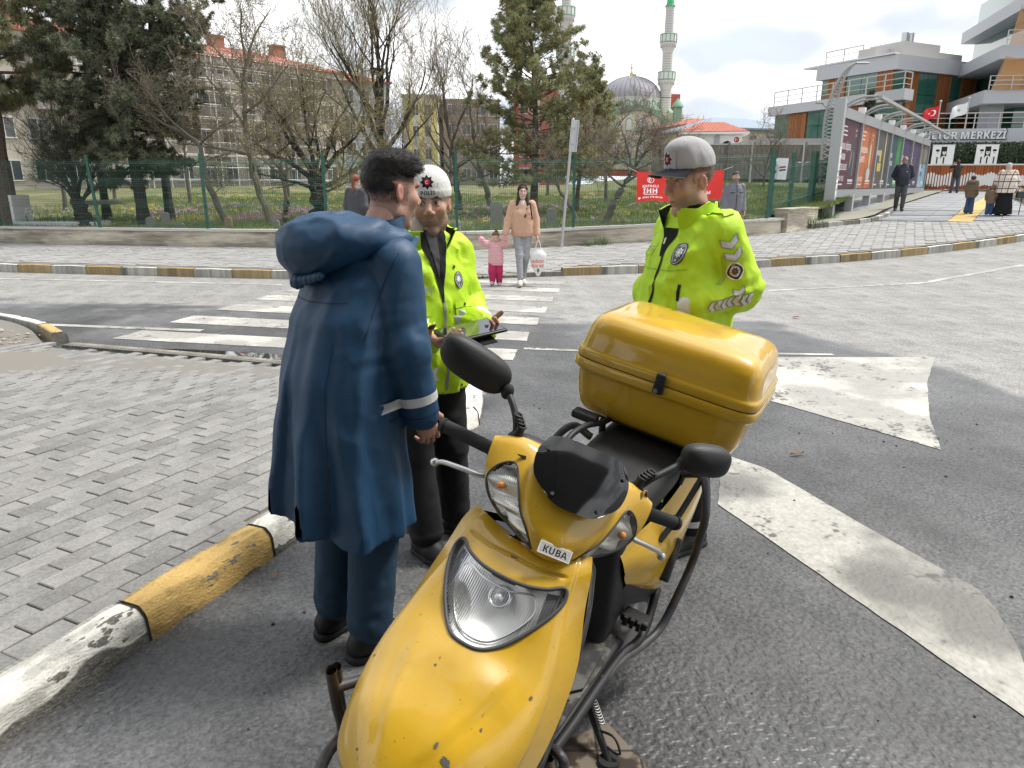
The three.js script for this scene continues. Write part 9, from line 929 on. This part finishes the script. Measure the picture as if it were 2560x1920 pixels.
// pair on the far pavement behind the man in blue
figure('person with auburn ponytail in charcoal jacket, back turned, on the far pavement', [-2.95, .15, -13.9], 150, .97, { yaw: 8, hairC: [.16, .05, .022], top: [M('jacket_charcoal', [.05, .052, .06], .7), coatR, [.08, .075, .06]], pants: [navyT, [.09, .07, .06]], shoes: shoeM, hair: [ell([0, .055, -.02], [.083, .08, .1], 0), cap([0, .03, -.1], [0, -.22, -.14], .035, .02, .03), { ...ell([0, -.02, .08], [.06, .08, .06], .01), neg: true }] });
figure('person with short dark hair half hidden beside the ponytailed one', [-2.75, .15, -14.4], 60, 1.0, { yaw: 10, hairC: [.015, .012, .011], top: [M('jacket_dark', [.03, .03, .035], .7), coatR, [.08, .075, .06]], pants: [navyT, [.09, .07, .06]], shoes: shoeM, hair: shortHair });
// grey jacket man at the fence
const gm2 = figure('bearded person in grey padded jacket walking past the red banner', [5.05, .17, -16.7], 8, 1.02, { yaw: -6, skin: [.46, .29, .22], stubble: 1.6, hairC: [.03, .03, .032], cell: .013, headCell: .005, hair: shortHair, top: [M('jacket_grey', [.155, .155, .18], .65), coatR, [.07, .066, .058]], pants: [M('trousers_grey', [.07, .07, .075], .8), [.095, .075, .06]], shoes: shoeM }); part('zip', pipe([[.0, 1.44, .095], [.0, 1.3, .137], [.0, 1.1, .142], [0, .85, .14]], .006, 5, 20), fleece, gm2); part('collar', lathe([[.085, 1.42], [.078, 1.5], [.07, 1.5]], 20, 0, 0, .005), mats.jacket_grey, gm2); for (const sd of [-1, 1]) part('pocket', bx(.1, .012, .01, .1 * sd, 1.27, .13, .3 * sd, 0, -.1 * sd), fleece, gm2);
// man in navy with sunglasses
const nv = figure('person in navy jacket and sunglasses walking down the slope by the billboards', [12.9, .78, -24.4], -24, 1.02, { yaw: 25, pitch: 8, skin: [.48, .3, .22], stubble: .4, scalp: .6, hairC: [.03, .027, .025], cell: .015, headCell: .007, arms: [[[.175, 1.40, 0], [.26, 1.14, -.1], [.14, .98, -.16]], [[-.175, 1.40, 0], [-.26, 1.14, -.1], [-.14, .98, -.16]]], legs: [[[.085, .9, 0], [.09, .52, .10], [.08, .12, .12]], [[-.085, .9, 0], [-.095, .5, .02], [-.09, .1, -.14]]], top: [M('jacket_navy', [.014, .017, .035], .55), [[.82, 0, 0, .185, .14], [.9, 0, 0, .2, .155], [1.1, 0, .02, .205, .165], [1.3, 0, .01, .195, .135], [1.38, 0, 0, .18, .11], [1.44, 0, 0, .11, .09], [1.49, 0, .01, .075, .075]], [.085, .08, .065]], pants: [M('trousers_dark_grey', [.06, .06, .064], .8), [.1, .078, .062]], shoes: shoeM });
{ const hm = headM([0, 1.60, .02], 25 * R, 8 * R, 0, .95); part('sunglasses', placeGeo(merge([rbx(.05, .026, .012, .006, .032, .012, .088), rbx(.05, .026, .012, .006, -.032, .012, .088), rod([.055, .015, .085], [.078, .012, .0], .004), rod([-.055, .015, .085], [-.078, .012, .0], .004)]), hm), M('sunglass_brown', [.03, .008, .005], .1), nv); part('chest_mark', onto(nvf(nv), [.09, 1.25, .4], [0, 0, -1], [0, 1, 0], .05, .012, 4, 2, .004), reflW, nv); }
function nvf() { return field([ringsP([[.82, 0, 0, .185, .14], [1.1, 0, .02, .205, .165], [1.3, 0, .01, .195, .135], [1.44, 0, 0, .11, .09]], 0, { e: 2.3 })]); }
// people at the top of the walkway
figure('person with long dark red hair raising a phone towards the timber wall', [23.6, 1.22, -39.3], 172, .98, { hairC: [.06, .018, .014], arms: [[[.16, 1.40, 0], [.25, 1.36, .14], [.12, 1.52, .3]], [[-.16, 1.40, 0], [-.25, 1.36, .14], [-.12, 1.52, .3]]], top: [M('jacket_black', [.014, .014, .016], .6), coatR, [.075, .07, .055]], pants: [M('trousers_slate', [.07, .075, .09], .8), [.1, .08, .075]], legs: [[[.085, .9, 0], [.12, .5, .02], [.16, .1, 0]], [[-.085, .9, 0], [-.12, .5, .02], [-.16, .1, 0]]], shoes: shoeM, hair: [ell([0, .05, -.02], [.088, .085, .105], 0), cap([0, -.02, -.07], [0, -.26, -.09], .075, .07, .03), { ...ell([0, -.02, .08], [.06, .08, .06], .01), neg: true }] });
const ch = figure('child in brown padded coat and flared jeans standing beside the tactile strip', [14.05, .78, -22.5], 118, .66, { hs: 1.2, headAt: [0, 1.56, .02], yaw: 25, skin: [.55, .36, .28], hairC: [.03, .02, .016], top: [M('coat_brown', [.135, .095, .06], .75), [[.72, 0, 0, .21, .17], [.9, 0, 0, .22, .175], [1.15, 0, 0, .21, .165], [1.32, 0, 0, .18, .14], [1.42, 0, 0, .13, .12]], [.1, .09, .075], (x, y, z) => .012 * Math.abs(Math.sin(y * 22))], topName: 'coat', pants: [M('jeans_flared', [.03, .065, .15], .8), [.1, .085, .115]], shoes: M('shoe_white', [.65, .65, .65], .7), hair: [ell([0, .05, -.02], [.084, .08, .1], 0), cap([0, .0, -.09], [0, -.12, -.13], .035, .025, .02), { ...ell([0, -.02, .08], [.06, .08, .06], .01), neg: true }] }); part('coat_hood', cloth([ell([0, 1.42, -.13], [.17, .09, .1], 0)], .02).g, mats.coat_brown, ch);
const sm = figure('small child in hooded brown coat holding on to the cape', [14.2, .75, -21.75], 150, .53, { hs: 1.35, headAt: [0, 1.5, .02], hairC: [.03, .02, .016], top: [mats.coat_brown, [[.65, 0, 0, .22, .18], [.9, 0, 0, .23, .19], [1.15, 0, 0, .22, .17], [1.34, 0, 0, .17, .14]], [.11, .1, .08]], topName: 'coat', pants: [mats.jeans_flared, [.12, .1, .095]], shoes: mats.shoe_white }); part('hood', cloth([ell([0, 1.53, -.01], [.135, .15, .145], 0)], .02).g, mats.coat_brown, sm);
const pl = dataTex(128, 128, (u, v) => { const a = (u * 3) % 1, b = (v * 3) % 1, L = (q) => q < .16 ? 1 : q > .42 && q < .47 ? .5 : 0, k = Math.max(L(a), L(b)); return [lerp(.8, .42, k), lerp(.77, .33, k), lerp(.73, .29, k)]; }, { srgb: true, rep: 1.6 });
const sh = figure('person in cream plaid cape and long black skirt, headscarf, with a cane', [14.5, .74, -21.6], 168, .93, { headAt: [0, 1.5, .1], pitch: 12, skin: [.5, .34, .26], topName: 'cape', arms: [[[.17, 1.32, .04], [.26, 1.08, .06], [.24, .9, .22]], [[-.17, 1.32, .04], [-.26, 1.08, .06], [-.24, .88, .2]]], top: [M('cape_plaid', [1, 1, 1], .85, { map: pl }), [[.72, 0, -.01, .3, .24], [.9, 0, 0, .27, .22], [1.15, 0, .02, .25, .19], [1.3, 0, .04, .2, .15], [1.38, 0, .06, .12, .11], [1.42, 0, .07, .08, .08]], [.1, .11, .11]], shoes: shoeM });
part('skirt', cloth([ringsP([[.07, 0, 0, .26, .22], [.4, 0, 0, .225, .19], [.75, 0, 0, .19, .16], [.85, 0, 0, .17, .14]], 0)], .016, (x, y, z) => .014 * (ridge(x * 10, y * 2, z * 10) - .4)).g, fleece, sh); part('headscarf', placeGeo(cloth([ell([0, .04, -.02], [.092, .095, .112], 0), cap([0, -.06, -.02], [0, -.16, -.02], .07, .1, .03), { ...ell([0, -.01, .1], [.055, .075, .06], .01), neg: true }], .01).g, headM([0, 1.5, .1], 0, 12 * R, 0, .95)), M('scarf_grey', [.42, .42, .46], .85), sh); const hb = thing('handbag', 'dark green handbag hanging at the side of the plaid cape', 'bag', [14.83, 1.36, -21.42]); part('bag_body', rbx(.26, .2, .1, .03, 0, 0, 0), M('bag_green', [.02, .035, .03], .5), hb); part('strap', pipe([[-.1, .1, 0], [-.05, .24, 0], [.05, .24, 0], [.1, .1, 0]], .01, 6, 16), mats.bag_green, hb); const cn = solo('walking_cane', merge([rod([0, 0, 0], [.0, .82, .05], .011, .011, 8), pipe([[0, .82, .05], [0, .87, .08], [0, .85, .13]], .012, 8, 12)]), fleece, 'thin dark walking cane beside the long black skirt', 'cane'); cn.position.set(14.92, .74, -21.5);
}
renderer.render(scene, camera);
